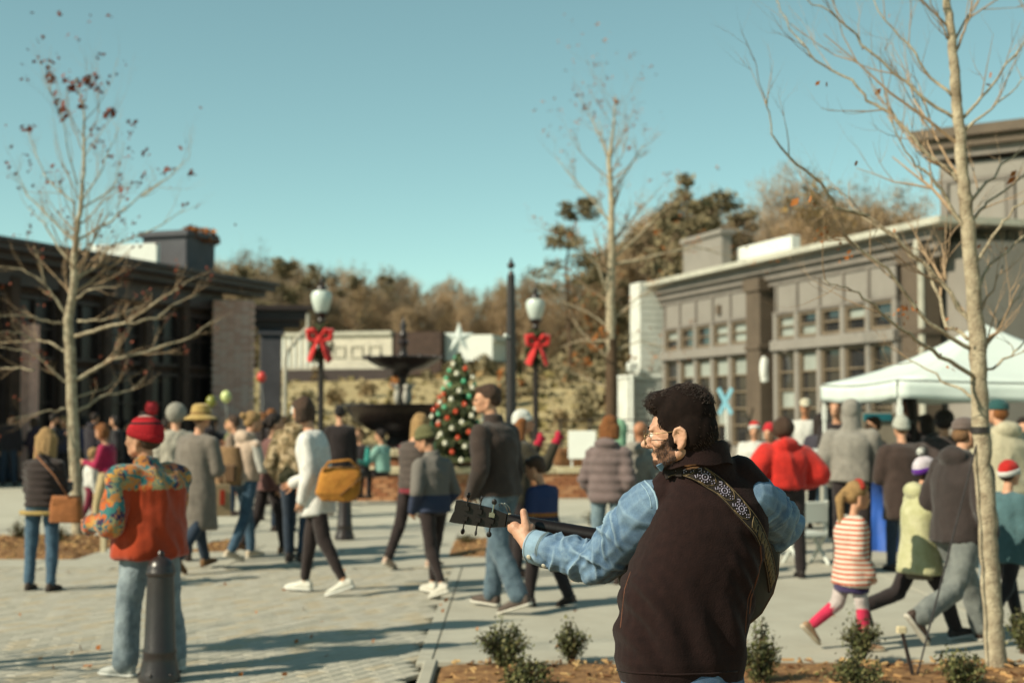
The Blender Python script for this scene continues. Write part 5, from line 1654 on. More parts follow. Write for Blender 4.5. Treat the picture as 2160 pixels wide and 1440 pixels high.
def wpt(P, v):
    """point of a figure's own frame in the scene"""
    a = P.rotation_euler[2]
    v = np.asarray(v)
    return (P.location[0] + v[0] * math.cos(a) - v[1] * math.sin(a), P.location[1] + v[0] * math.sin(a) + v[1] * math.cos(a), P.location[2] + v[2])

# 1 woman in dark quilted jacket with tan bag
p = person("woman in dark quilted jacket with tan shoulder bag walking away beside left tree", 92, 13.0, 903, -8, 'stand', L=HOLD, Rr=HOLD, top=dict(m=fab("dark_quilted_nylon", 58, 46, 44, bump=.1), name="quilted_jacket", t=.032, hem=-.02, disp=PUFF(1, .062, .018), collar=True),
           pants=dict(m=M_jean), hair=('blonde', 'wavy'), shoes=(rgb(66, 54, 48), rgb(50, 42, 38)), female=True, head=(10, 18))
i = info()
handbag("", "tan leather shoulder bag on the hip of the dark quilted jacket woman", wpt(p, (.26, -.06, .62)), (.3, .13, .24), fab("tan_leather", 168, 104, 58, bump=.1), [wpt(p, (.3, -.1, .84)), wpt(p, (.2, -.19, 1.05)), wpt(p, (.02, -.17, 1.22)), wpt(p, (-.06, -.05, 1.29))])
b = MB(); b.loft([((0, 0, .685), .2, .155, (1, 0, 0), (0, 1, 0)), ((0, 0, .72), .205, .16, (1, 0, 0), (0, 1, 0))], n=20); b.build("hem_band", fab("yellow_shirt", 190, 160, 96), p, smooth='all')

# 2 man in patterned orange fleece
FL = [rgb(206, 96, 44, .9), rgb(56, 116, 120, .9), rgb(206, 150, 72, .9), rgb(62, 50, 80, .9), rgb(206, 104, 50, .9), rgb(196, 128, 66, .9), rgb(150, 144, 104, .9), rgb(60, 124, 124, .9)]
M_fleece = mat("printed_orange_fleece", rgb(176, 60, 20, .95), .95, kind='print', col2=FL, scale=23, bump=1.16, sheen=.2)
p = person("man in orange fleece with patterned yoke and red striped bobble hat", 320, 8.9, 852, 60, 'wide', L=((.32, .0, -1), (-.15, 1, -.05)), Rr=((.25, .25, -1), (-.5, 1, .1)), top=dict(m=M_fleece, name="fleece_jacket", t=.055, hem=-.075, flare=.03, belly=.05, fold=.032, ff=11, collar=True, sl=.78),
           pants=dict(m=fab("pale_grey_jeans", 148, 160, 166, col2=rgb(112, 124, 132, .9)), w=1.12, fold=.016, flare=.03), hair=('brown', 'short'), shoes=(rgb(190, 190, 184), rgb(220, 218, 210)), w=1.4, head=(10, 0), hs=1.14,
           hat=('pom', mat("red_striped_knit", rgb(176, 30, 38), .95, kind='bands', col2=[(0, rgb(176, 28, 38)), (.30, rgb(52, 26, 30)), (.36, rgb(180, 30, 40)), (.52, rgb(206, 170, 160)), (.585, rgb(180, 30, 40)), (.63, rgb(206, 170, 160)), (.69, rgb(180, 30, 40)), (.83, rgb(60, 26, 30)), (.9, rgb(176, 30, 40))], scale=1.47, bump=1.68),
                mat("red_knit", rgb(186, 30, 40), .95, scale=30, bump=.5), mat("pink_red_wool", rgb(196, 60, 70), .95, scale=20, bump=0)))

# 3,4 pair behind him with straw hat and fuzzy hair
p = person("woman in tan sun hat and long grey coat behind the orange fleece man", 415, 14.6, 848, -30, 'walk', Rr=FOLDA, top=dict(m=fab("grey_wool_coat", 132, 122, 112), name="long_coat", t=.04, hem=-.26, flare=.03), pants=dict(m=M_jeand), hair=('lightbrown', 'short'), hat=('straw', fab("tan_straw", 206, 172, 104, scale=30), fab("straw_band", 170, 134, 80)), shoes=BRS, female=True, w=1.12)
person("grey haired woman in pale coat half hidden behind tan sun hat woman", 372, 15.6, 850, 20, 'stand', top=dict(m=fab("pale_fur_coat", 190, 182, 166), t=.04, hem=-.1, fold=.014, ff=40), pants=dict(m=M_jeand), hair=('grey', 'frizz'), female=True)

# 5 pink vest woman and companions
p = person("woman in pale pink hooded vest and white sleeves walking right in blue jeans", 520, 15.7, 868, -48, 'step', L=HOLD, Rr=HOLD, top=dict(m=fab("pale_pink_fleece", 216, 190, 168), name="hooded_vest", t=.032, hem=.0, sleeveless=True, hood='down', under=fab("white_knit", 228, 224, 214)), pants=dict(m=M_jean), hair=('blonde', 'bun'), shoes=(rgb(206, 188, 164), rgb(222, 212, 194)), female=True, head=(-12, 8))
person("dark haired woman in mauve coat facing left beside the pink vest woman", 567, 16.4, 872, -60, 'step2', L=HOLD, top=dict(m=fab("mauve_coat", 128, 88, 84), t=.03, hem=-.08), pants=dict(m=M_blk2), hair=('dark', 'ponytail'), shoes=(rgb(134, 98, 72), rgb(96, 72, 52)), female=True)
person("man in black coat seen between mauve coat woman and camo jacket", 571, 21.5, 862, 0, 'stand', top=dict(m=M_blk2, t=.03, hem=-.1), pants=dict(m=M_blk2), hair=('auburn', 'short'))
person("pale blonde woman in grey knit standing between black coat and white cap", 600, 19.5, 878, 10, 'stand', top=dict(m=fab("cream_knit", 206, 196, 182), t=.03), pants=dict(m=M_jeand), hair=('lightbrown', 'bob'), female=True)
p = person("man in white cap and woodland camo jacket walking away in dark jeans", 628, 15.3, 842, -8, 'step', L=POCK, top=dict(m=mat("camo_cloth", rgb(150, 128, 96), .95, kind='camo', col2=[rgb(166, 142, 108, .9), rgb(110, 92, 64, .9), rgb(82, 76, 54, .9), rgb(190, 168, 136, .9), rgb(126, 110, 78, .9)], scale=22, bump=.3), t=.045, hem=-.04, hood='down', sl=1.1), pants=dict(m=M_jeand), hair=('grey', 'short'), hat=('beanie', mat("white_knit_cap", rgb(226, 226, 218), .9, scale=30, bump=.4)), shoes=BS, w=1.1)
# tan backpack and children's things left of the pink vest woman
t = thing("backpack", "brown and tan backpack on the back of the pink vest woman", "backpack", wpt(P_INFO[-5][0] if False else p, (0, 0, 0)), 0)
t.location = (at(482, 1000, 15.6).x, 15.6, .82)
b = MB(); b.loft([((0, 0, 0), .15, .1, (1, 0, 0), (0, 1, 0)), ((0, 0, .2), .17, .12, (1, 0, 0), (0, 1, 0)), ((0, 0, .42), .12, .08, (1, 0, 0), (0, 1, 0))]); skin(b, "sack", .015, fab("tan_canvas", 170, 134, 96), t, 2)
b = MB(); b.bbox((0, -.11, .14), (.2, .06, .18), .02); b.build("pocket", fab("brown_canvas", 122, 92, 66), t)
b = MB(); b.tube([(.08, .08, .42), (.16, .1, .46), (.2, .1, .2)], .014, 6); b.build("strap", fab("brown_canvas", 122, 92, 66), t)
t = thing("shopping_bag", "pale paper shopping bag with red mark hanging left of pink vest woman", "bag", (at(463, 1050, 15.4).x, 15.4, .5), .4)
b = MB(); b.box((0, 0, .17), (.22, .1, .34), taper=.96); b.build("sack", fab("kraft_paper", 206, 178, 140), t)
b = MB(); b.box((.02, -.055, .2), (.05, .008, .16)); b.build("mark", fab("red_print", 206, 66, 40), t)
b = MB(); b.tube([(-.06, 0, .33), (-.05, 0, .43), (.05, 0, .43), (.06, 0, .33)], .006, 5); b.build("handle", fab("kraft_paper", 206, 178, 140), t)

# 7 white sweater woman with mustard bag
p = person("woman in long white sweater and black leggings walking left with mustard bag", 672, 12.75, 838, 80, 'step2', L=((.12, -.15, -1), (.0, .3, -1)), Rr=((.2, .1, -1), (.05, .75, -.35)), top=dict(m=fab("white_sweater_knit", 238, 234, 228, k=1.0, scale=30), name="sweater", t=.03, hem=-.13, flare=.012, fold=.013, ff=12), pants=dict(m=M_blk, name="leggings", w=.98, flare=.008, hem=.1), hair=('brown', 'bob'), shoes=WS, female=True, lean=8, head=(-25, 18))
t = thing("handbag", "large mustard yellow bag under the arm of the white sweater woman", "bag", (at(712, 1040, 12.45).x, 12.45, .84), R(8))
b = MB(); b.loft([((0, 0, 0), .14, .05, (1, 0, 0), (0, 1, 0)), ((0, 0, .07), .2, .075, (1, 0, 0), (0, 1, 0)), ((.02, 0, .2), .19, .06, (1, 0, 0), (0, 1, 0)), ((.03, 0, .29), .17, .025, (1, 0, 0), (0, 1, 0))], power=3)
M_must = fab("mustard_leather", 202, 138, 56, bump=.15, col2=rgb(176, 112, 40, .9)); ob = skin(b, "pouch", .012, M_must, t, 2, lambda co, no: nz3(co, 20, 8) * .014)
b = MB(); b.tube([(-.13, -.03, .26), (-.08, -.06, .34), (.1, -.06, .36), (.19, -.03, .28)], .012, 6); b.build("handle", M_must, t, smooth='all')
b = MB(); b.tube([(.02, -.085, .05), (.12, -.085, .14), (.2, -.06, .2)], .012, 6, sq=(1.5, .5)); b.build("strap", fab("dark_mustard", 120, 80, 34), t, smooth='all')

# 8,9 burgundy sleeved woman and green beanie youth
person("blonde woman in grey vest with burgundy sleeves looking down beside the green beanie youth", 872, 14.8, 872, -35, 'step2', L=PHONE, Rr=PHONE, top=dict(m=fab("grey_padded_vest", 92, 80, 74), name="vest", t=.032, hem=-.02, sleeveless=True, disp=PUFF(3, .07, .012), under=fab("burgundy_knit", 138, 42, 56)), pants=dict(m=M_blk, name="leggings"), hair=('blonde', 'wavy'), shoes=(rgb(200, 170, 150), rgb(216, 200, 180)), female=True, head=(-20, 26))
person("youth in sage green beanie and grey navy jacket looking down left", 915, 12.6, 893, 44, 'step2', L=POCK, Rr=POCK, top=dict(m=mat("grey_navy_jacket", rgb(120, 114, 108, .9), .9, kind='bands', col2=[(0, rgb(58, 66, 90, .9)), (.3, rgb(122, 116, 110, .9))], scale=.72, bump=1.28), t=.03, hem=-.04, collar=True), pants=dict(m=M_blk, name="leggings", w=.92, hem=.16, flare=.008), hair=('brown', 'short'), hat=('beanie', mat("sage_knit", rgb(118, 116, 80), .95, scale=40, bump=.6), mat("sage_knit", rgb(118, 116, 80), .95, scale=40, bump=.6)), shoes=(rgb(214, 208, 194), rgb(230, 226, 214)), head=(30, 24))

# 10 brown jacket man, 11 pink mittens, 12 small boy
person("tall man in dark brown jacket and blue jeans striding left before the pole", 1052, 11.7, 811, 56, 'step2', L=POCK, Rr=((.2, -.1, -1), (.0, .3, -1)), top=dict(m=fab("dark_brown_fleece", 66, 52, 46), t=.035, hem=-.03, collar=True, fold=.012), pants=dict(m=fab("washed_jeans", 104, 124, 136, col2=rgb(74, 92, 106, .9)), w=1.12, flare=.03, fold=.012), hair=('brown', 'short'), shoes=(rgb(92, 78, 70), rgb(224, 218, 204)), w=1.12, head=(38, 6), lean=5)
person("woman in white beanie raising pink mittens behind the brown jacket man", 1090, 14.2, 860, -70, 'stand', L=((.2, .5, -.6), (.0, .5, 1)), Rr=((.25, .5, -.5), (.05, .45, 1)), top=dict(m=fab("dark_olive_coat", 66, 60, 46), t=.03, hem=-.1), pants=dict(m=M_blk2), hair=('auburn', 'long'), hat=('beanie', mat("white_knit_cap", rgb(226, 226, 218), .9, scale=30, bump=.4)), female=True)
i = info()
for k in 'LR':
    sh, el, wr, fa, sgn = i['arms'][k]
    b = MB(); b.capsule(wr - fa * .03, wr + fa * .03, .04, .045); b.ell(wr + fa * .09, (.05, .035, .065)); b.capsule(wr + fa * .02, wr + fa * .09 + V3(0, .05, 0), .022, .018)
    skin(b, "mitten", .012, fab("pink_wool", 200, 36, 66), P_INFO[-1][0], 2)
person("small brown haired boy in navy sweater with orange stripe beside brown jacket man", 1150, 11.9, 962, 48, 'step', Rr=((.1, .1, -1), (0, .3, -1)), top=dict(m=mat("navy_striped_sweater", rgb(40, 48, 74, .9), .95, kind='bands', col2=[(0, rgb(38, 46, 66, .9)), (.34, rgb(150, 96, 46, .9)), (.4, rgb(38, 46, 66, .9)), (.5, rgb(150, 96, 46, .9)), (.56, rgb(46, 60, 100, .9))], scale=.5, bump=1.0), t=.026, hem=-.02), pants=dict(m=M_blk2, w=1.1), hair=('brown', 'short'), shoes=BS, head=(20, 18), lean=6, hs=1.05)

# 13,14 puffer pair behind the guitar neck
person("woman with auburn hair in mauve grey puffer jacket facing away past guitar neck", 1282, 13.6, 876, -28, 'stand', L=POCK, Rr=POCK, top=dict(m=fab("mauve_nylon", 128, 110, 108, bump=.1), name="puffer_jacket", t=.045, hem=-.06, disp=PUFF(5, .085, .016), hood='down'), pants=dict(m=M_jeanl), hair=('auburn', 'bob'), female=True, w=1.05)
person("bald man in light grey hooded top standing right of mauve puffer woman", 1345, 14.0, 888, -35, 'stand', L=POCK, Rr=POCK, top=dict(m=M_grey, name="hoodie", t=.035, hem=-.04, hood='down'), pants=dict(m=M_jeanl), hair=('lightbrown', 'bald'), skin_='tan', w=1.05)
person("child in pale green hooded coat between mauve puffer and light grey hoodie", 1312, 16.5, 888, 60, 'stand', top=dict(m=fab("mint_coat", 150, 196, 160), name="hooded_coat", t=.03, hem=-.1, hood='up'), pants=dict(m=M_jeand), H=1.5)

# 15 red hoodie woman and the red hats behind
person("woman in bright red hoodie and black trousers with elbows out seen from behind", 1655, 14.0, 880, 12, 'stand', L=((.75, -.2, -.8), (-.55, .75, -.5)), Rr=((.75, -.2, -.8), (-.55, .75, -.5)), top=dict(m=fab("bright_red_fleece", 212, 44, 34, k=1.0), name="hoodie", t=.06, hem=.02, fold=.02, ff=12, hood='down', sl=1.35), pants=dict(m=M_blk2, w=1.12), hair=('brown', 'frizz'), shoes=BS, female=True, w=1.15)
person("person in santa hat and white jacket left of the red hoodie woman", 1592, 19.5, 884, 170, 'stand', top=dict(m=fab("white_jacket", 232, 230, 222), t=.05, hem=-.05), pants=dict(m=M_jeand), hair=('grey', 'short'), hat=('santa', fab("santa_red", 206, 40, 34), fab("santa_fur", 236, 234, 226)))
person("woman in red knitted hat looking over red hoodie woman's left shoulder", 1627, 17.5, 888, 150, 'stand', top=dict(m=fab("tan_jacket", 170, 140, 100), t=.03), pants=dict(m=M_jeand), hair=('grey', 'bob'), hat=('beanie', fab("red_hat_knit", 208, 36, 48)), female=True)
person("person in red jacket mostly hidden behind the guitarist's collar", 1532, 16.0, 930, 10, 'stand', top=dict(m=fab("bright_red_fleece", 212, 44, 34, k=1.0), t=.05, hem=-.05), pants=dict(m=M_blk2), hair=('dark', 'short'), w=1.1)
person("man in white shirt with raised elbows standing before the shop windows", 1700, 21.0, 838, 165, 'stand', L=((.5, .2, -.9), (-.2, .7, -.5)), Rr=((.5, .2, -.9), (-.2, .7, -.5)), top=dict(m=fab("white_jacket", 232, 230, 222), name="shirt", t=.03, hem=0, sl=1.2), pants=dict(m=M_jean), hair=('brown', 'short'), skin_='tan', hat=('cap', fab("cream_cap", 222, 212, 186)))

# 17 grey hood, 18 striped girl, 19 lime vest, 20 dark jacket man
person("person in light grey hoodie with hood up facing the tent", 1795, 14.9, 846, -20, 'stand', L=POCK, Rr=HOLD, top=dict(m=M_grey, name="hoodie", t=.05, hem=-.02, hood='up', sl=1.15, fold=.014), pants=dict(m=M_blk2), w=1.15)
p = person("blonde girl in white and coral striped cardigan walking right with pink socks", 1792, 9.75, 1016, -78, 'run', L=((.1, .15, -1), (0, .35, -1)), Rr=((.1, -.1, -1), (0, .5, -.8)), top=dict(m=mat("coral_stripes", rgb(222, 214, 198), .95, kind='stripes', col2=rgb(204, 106, 80), scale=190, bump=.3), name="cardigan", t=.034, hem=-.12, flare=.015, skirt=fab("purple_shorts", 66, 52, 96)), pants=dict(m=fab("white_tights", 216, 200, 196), name="tights", hem=.1, flare=.004, w=.95), hair=('blonde', 'ponytail'), shoes=(rgb(176, 140, 110), rgb(206, 190, 166)), female=True, lean=2, hs=1.04,
           hat=('band', fab("red_green_band", 176, 52, 36)), head=(0, 6))
i = info()
for k in 'LR':
    hip, kn, an, fd, fu = i['J'][k]
    b = MB(); b.capsule(kn + (an - kn) * .12, an + (kn - an) * .12, .046, .037); skin(b, "sock", .011, fab("hot_pink_knit", 226, 52, 92), p, 2)
p = person("child in lime fleece vest with white and purple bobble hat walking right", 1936, 10.2, 940, -72, 'stride2', L=((.2, .3, -1), (-.2, 1, .5)), Rr=((.2, .35, -1), (-.2, 1, .55)), top=dict(m=fab("lime_fleece", 208, 204, 164, col2=rgb(184, 182, 134, .9)), name="vest", t=.04, hem=-.11, sleeveless=True, hood='down', flare=.02, under=fab("taupe_sleeve", 128, 114, 96)), pants=dict(m=M_blk2, w=1.05), hair=('brown', 'short'), shoes=(rgb(60, 52, 50), rgb(214, 210, 204)), lean=4, hs=1.02,
           hat=('pom', mat("white_knit_cap", rgb(216, 206, 214), .9, scale=30, bump=.4), fab("purple_knit", 96, 32, 146), mat("white_knit_cap", rgb(226, 226, 218), .9, scale=30, bump=.4)))
person("man in dark hooded jacket and grey jeans striding right beside the tree trunk", 2018, 9.9, 876, -62, 'stride', L=POCK, Rr=POCK, top=dict(m=fab("charcoal_jacket", 62, 52, 50), name="hooded_jacket", t=.045, hem=-.04, hood='down', sl=1.1, fold=.014), pants=dict(m=M_greytr, w=1.16, flare=.03, fold=.014), hair=('lightbrown', 'short'), shoes=(rgb(70, 54, 46), rgb(206, 198, 184)), w=1.14, head=(-8, 4), lean=4, hat=('cap', fab("grey_mauve_cap", 120, 104, 98)))

# 21.. at the tent
person("woman in pale knit hat and long dark brown coat under the tent seen from behind", 1905, 14.6, 873, 5, 'stand', L=FOLDA, Rr=PHONE, top=dict(m=fab("dark_brown_coat", 70, 54, 48), name="long_coat", t=.05, hem=-.2, sl=1.15), pants=dict(m=M_jeand), hair=('lightbrown', 'short'), hat=('beanie', mat("pale_knit", rgb(196, 196, 184), .95, scale=40, bump=.5)), female=True, w=1.15)
person("woman with long black hair and dark coat facing left under the tent", 1928, 17.0, 828, 70, 'stand', L=HOLD, top=dict(m=M_blk2, t=.035, hem=-.1), pants=dict(m=M_blk2), hair=('black', 'long'), skin_='brown', female=True)
person("person in black furry hat and dark coat beyond the charcoal jacket man", 1994, 15.8, 864, 0, 'stand', top=dict(m=fab("dark_mauve_coat", 84, 72, 70), t=.04, hem=-.1), pants=dict(m=M_blk2), hair=('black', 'frizz'), w=1.08)
person("woman in cream jacket and teal cap leaning left at the right edge", 2128, 12.6, 838, 18, 'step', L=FOLDA, Rr=POCK, top=dict(m=fab("cream_jacket", 204, 194, 164), t=.05, hem=-.03, sl=1.15, hood='down'), pants=dict(m=M_jeanl, w=1.15, flare=.03), hair=('auburn', 'short'), hat=('cap', fab("teal_cap", 44, 92, 92)), shoes=(rgb(120, 104, 90), rgb(210, 200, 186)), w=1.15, lean=10)
person("child in teal jacket and white furry hat with red crown behind tree trunk", 2118, 10.7, 964, -60, 'walk', top=dict(m=fab("teal_nylon", 84, 118, 124), t=.04, hem=-.1), pants=dict(m=M_blk2), hair=('brown', 'short'), hat=('santa', fab("santa_red", 206, 40, 34), mat("white_plush", rgb(232, 230, 224), .95, scale=30, bump=.6)), shoes=BS)
person("woman in pale jacket with green stripes at the far right edge of frame", 2160, 14.8, 880, 160, 'stand', top=dict(m=mat("green_white_stripes", rgb(206, 214, 204), .95, kind='stripes', col2=rgb(52, 124, 100), scale=60, bump=.3), t=.04), pants=dict(m=M_jeanl), hair=('dark', 'bob'), female=True)
person("man with light hair standing just behind the left tent leg", 1768, 18.6, 842, 150, 'stand', top=dict(m=M_blk2, t=.03), pants=dict(m=M_jeand), hair=('lightbrown', 'short'))

# middle distance round the pool
person("man in black coat and black cap standing at the pool left of the fountain bowl", 717, 22.5, 852, 10, 'stand', top=dict(m=M_blk2, t=.035, hem=-.12), pants=dict(m=M_blk2), hair=('dark', 'short'), hat=('beanie', fab("black_knit", 34, 28, 28)))
person("person in turquoise jacket sitting on the pool wall left of the fountain", 762, 25.3, 900, 150, 'sit', L=HOLD, Rr=HOLD, top=dict(m=fab("black_padded", 44, 36, 40), t=.03, under=fab("turquoise_sleeve", 60, 156, 146), sleeveless=True), pants=dict(m=M_blk2), hair=('lightbrown', 'short'), sit=1.6, z0=.12)
person("person in black with pale turquoise sleeves sitting on pool wall by the tree", 808, 25.3, 890, 60, 'sit', L=((.2, .6, -.9), (-.1, .8, -.5)), Rr=HOLD, top=dict(m=fab("mint_sleeve", 150, 196, 184), t=.03), pants=dict(m=M_blk2), hair=('dark', 'short'), sit=1.55, z0=.12)
person("child in soft green hooded coat between sage beanie youth and christmas tree", 905, 23.5, 884, 90, 'stand', top=dict(m=fab("soft_green_coat", 120, 168, 120), t=.03, hood='up'), pants=dict(m=M_jeand), H=1.5)

# left: mother in pink with toddler, and the crowd in the shade
person("woman in magenta top and cream trousers bending over a small child before dark crowd", 228, 19.6, 893, 78, 'step', L=HOLD, Rr=HOLD, top=dict(m=fab("magenta_top", 184, 36, 84), t=.02), pants=dict(m=fab("cream_trousers", 206, 184, 140), w=1.05), hair=('auburn', 'bob'), female=True, head=(0, 20))
person("small fair child in white top and wine trousers beside the magenta woman", 192, 20.2, 944, -60, 'step', top=dict(m=fab("white_jacket", 232, 230, 222), t=.03), pants=dict(m=fab("wine_trousers", 128, 34, 60)), hair=('blonde', 'short'))
cw = [(8, 33.0, 'black', (38, 32, 36), "dark coated person at the left edge of the shaded crowd"), (36, 34.5, 'brown', (58, 50, 70), "person in dark violet coat in the shade left of tan bag woman"), (62, 36.0, 'grey', (60, 52, 60), "grey haired person in the shaded crowd above tan bag woman"), (120, 35.0, 'dark', (40, 34, 38), "dark person in the shade between tan bag woman and left tree"), (176, 34.0, 'black', (86, 86, 120), "person in dusty blue top right of left tree trunk"), (262, 34.6, 'dark', (38, 34, 34), "dark coated person in the shade left of the red bobble hat"), (285, 36.0, 'brown', (50, 40, 40), "brown haired person behind the red bobble hat in shade"),
      (98, 37.5, 'lightbrown', (52, 46, 60), "fair haired person far back in the shade behind tan bag woman"), (345, 31.0, 'dark', (44, 38, 38), "dark person between orange fleece man and grey haired woman"), (455, 27.0, 'black', (40, 36, 44), "dark coated person left of the pink vest woman in the shade"), (490, 29.0, 'blonde', (120, 130, 70), "person in olive yellow top behind the pink vest woman"), (535, 31.0, 'black', (60, 60, 96), "person in dark blue top under the buff brick pier"), (148, 38.0, 'brown', (70, 52, 60), "person in dull mauve coat close to the dark building windows"), (215, 37.0, 'black', (44, 38, 44), "dark person deep in the shade beyond the magenta woman")]
for k, (px_, Y, h_, c_, lab) in enumerate(cw):
    person(lab, px_, Y, 874 + (k * 7) % 12, (20, -60, 150, 80, 0, -30, 60)[k % 7], 'stand', L=HOLD if k % 3 == 0 else None, top=dict(m=fab("crowd_cloth_%d" % k, *c_), t=.035, hem=-.08), pants=dict(m=M_blk2 if k % 2 else M_jeand), hair=(h_, 'short' if k % 2 else 'bob'), female=bool(k % 2), vox=.03)

cw2 = [(20, 31.5, 'dark', (44, 38, 44), 866, "taller dark coated person behind the left edge person in shade"), (75, 32.0, 'brown', (64, 50, 66), 880, "short person in plum coat in shade just left of tan bag woman's hair"), (108, 31.0, 'black', (40, 36, 40), 872, "dark person in shade over the right shoulder of tan bag woman"), (138, 32.5, 'blonde', (70, 66, 84), 878, "fair haired person in slate coat touching the left trunk's left side"), (196, 30.5, 'dark', (46, 40, 50), 870, "dark person in shade above the small fair child"), (248, 30.0, 'black', (38, 34, 40), 876, "dark person in shade between magenta woman and bobble hat"), (305, 30.0, 'dark', (50, 42, 44), 868, "dark person in shade right of the bobble hat pompom"),
       (440, 23.0, 'dark', (48, 42, 48), 872, "dark coated person right of the tan sun hat"), (500, 22.5, 'brown', (150, 128, 110), 876, "person in beige coat just left of pink vest woman's bun"), (548, 24.5, 'auburn', (70, 60, 84), 870, "person in violet grey coat beyond the mauve coat woman"), (588, 26.0, 'dark', (40, 36, 38), 874, "dark person between porch column and white knit cap"),
       (1730, 20.0, 'dark', (70, 66, 76), 872, "dark grey person left of the left tent leg"), (1852, 17.8, 'brown', (96, 86, 78), 878, "person in taupe coat at the blue table under the tent"), (1962, 16.4, 'dark', (60, 52, 54), 874, "dark person between long haired woman and furry black hat")]
for k, (px_, Y, h_, c_, ty_, lab) in enumerate(cw2):
    person(lab, px_, Y, ty_, (10, 70, -50, 160, -20, 100, 40)[k % 7], ('stand', 'step', 'stand', 'step2')[k % 4], L=(None, HOLD, POCK)[k % 3], Rr=(None, POCK, PHONE)[k % 3], top=dict(m=fab("passer_cloth_%d" % k, *c_), t=.035, hem=-.06 - .03 * (k % 3), hood='down' if k % 3 == 1 else None), pants=dict(m=M_blk2 if k % 2 else M_jeand), hair=(h_, ('short', 'bob', 'short', 'long')[k % 4]), female=k % 4 in (1, 3), vox=.026)
# ------------------------------------------------------------------ the guitarist
from mathutils.bvhtree import BVHTree
GO = np.array(at(1455, 900, 4.05)); GO[2] = 0.0
def g(px, py, Y):
    return np.array(at(px, py, Y)) - GO
rs = random.Random(77)
fw = unit(V3(-.25, .97, 0)); rt = V3(fw[1], -fw[0], 0); upz = V3(0, 0, 1)
HS = .9
HM = rotz(R(74)) @ rotx(R(-4))
ear = g(1436, 925, 3.93)
hc = ear - HM @ V3(-.074, -.004, 0) * HS
def hl(x, y, z):
    return hc + HM @ V3(x, y, z) * HS
pel = g(1440, 1440, 4.06); nb = g(1480, 1005, 4.06)
shL, elL, wrL = g(1374, 1064, 4.08), g(1262, 1190, 4.24), g(1117, 1150, 4.375)
shR, elR, wrR = g(1592, 1052, 4.06), g(1650, 1112, 4.27), g(1500, 1185, 4.40)
S_ = 1.72
# guitar frame
gH, gE = g(945, 1077, 4.46), g(1643, 1206, 4.275)
GX = unit(gH - gE); GZ = unit(upz - GX * (upz @ GX)); GN = np.cross(GX, GZ)
GL_ = np.linalg.norm(gH - gE)
def gl_(x, z, n=0.0):
    return gE + GX * x + GZ * z + GN * n

b = MB()
head_shape(b, hc, HM, HS, True)
def E(x, y, z, rx, ry, rz): b.ell(hl(x, y, z), np.array((rx, ry, rz)) * HS, HM, nu=18, nv=12)
def Cc(p, q, r0, r1): b.capsule(hl(*p), hl(*q), r0 * HS, r1 * HS)
for sx in (-1, 1):
    E(sx * .031, .083, .016, .013, .011, .009); E(sx * .03, .09, .033, .02, .012, .007); E(sx * .045, .066, -.012, .018, .02, .013)
    hx = sx * .078
    ep = [(hx - sx * .003, .012, -.002), (hx, .017, .014), (hx + sx * .004, .01, .029), (hx + sx * .006, -.006, .034), (hx + sx * .008, -.02, .022), (hx + sx * .007, -.021, .003), (hx + sx * .004, -.012, -.016), (hx, .0, -.03), (hx - sx * .003, .007, -.026)]
    Cc((0, .1, .016), (0, .124, -.011), .0085, .0125); E(0, .108, -.017, .0165, .013, .0085)
    b.tube([hl(*p) for p in ep], [.0045, .0052, .0056, .0058, .0056, .005, .005, .0075, .005], 8)
    b.tube([hl(hx + sx * .002, .002, .026), hl(hx + sx * .005, -.011, .012), hl(hx + sx * .003, -.008, -.008), hl(hx, .002, -.018)], .0036, 7)
    E(sx * .078, .014, -.006, .005, .005, .008); E(sx * .076, -.006, .004, .004, .017, .03)
Cc((-.016, .092, -.037), (.016, .092, -.037), .006, .006); Cc((-.014, .09, -.05), (.014, .09, -.05), .007, .007)
b.capsule(g(1476, 1010, 4.04), hc + HM @ V3(0, -.02, -.03), .054, .054)
b.loft([(pel + upz * .0, .13, .09, rt, fw), (pel + upz * .16, .12, .085, rt, fw), (g(1490, 1120, 4.06), .12, .09, rt, fw), (g(1492, 1050, 4.06), .09, .06, rt, fw), (nb, .06, .06, rt, fw)])
for sh, el, wr in ((shL, elL, wrL), (shR, elR, wrR)):
    b.capsule(sh, el, .05, .04); b.capsule(el, wr, .04, .0265)
foot = []
for sg in (-1, 1):
    hip = pel + rt * sg * .09 - upz * .05; kn = V3(*(hip + fw * .03 + rt * sg * .02)); kn[2] = .49; an = V3(*(kn - fw * .03)); an[2] = .075
    b.capsule(hip, kn, .078, .052); b.capsule(kn, an, .052, .036); b.capsule(an - upz * .03, an + fw * .13 - upz * .045, .032, .026)
    foot.append((hip, kn, an))
# fretting hand: palm behind the neck, thumb up its back, fingers round its far side
pc = g(1102, 1124, 4.405)
b.capsule(wrL, pc, .026, .027)
b.capsule(g(1108, 1138, 4.395), g(1086, 1112, 4.412), .024, .02)
b.capsule(g(1112, 1130, 4.395), g(1118, 1112, 4.40), .021, .017)
b.capsule(g(1111, 1114, 4.392), g(1107, 1094, 4.395), .0165, .0128); b.capsule(g(1107, 1094, 4.395), g(1104.5, 1079, 4.402), .0125, .0118)
hfx = []
for k, (kx, ky, tx_, L_) in enumerate(((1081, 1117, 1076, 1.0), (1092, 1130, 1090, 1.05), (1104, 1137, 1105, 1.0), (1115, 1141, 1120, .85))):
    p0 = g(kx, ky, 4.42); p1 = g(kx - 4, ky - 2, 4.452); p2 = g(tx_, ky - 22, 4.468); p3 = g(tx_ + 2, 1098 + k * 3, 4.462)
    b.capsule(p0, p1, .0125, .0105); b.capsule(p1, p2, .0103, .0092); b.capsule(p2, p3, .009, .0075)
hb_ = MB()
hand_shape(hb_, wrR - unit(wrR - elR) * .012, wrR - elR, -GN, .98, -1, .6, 8)
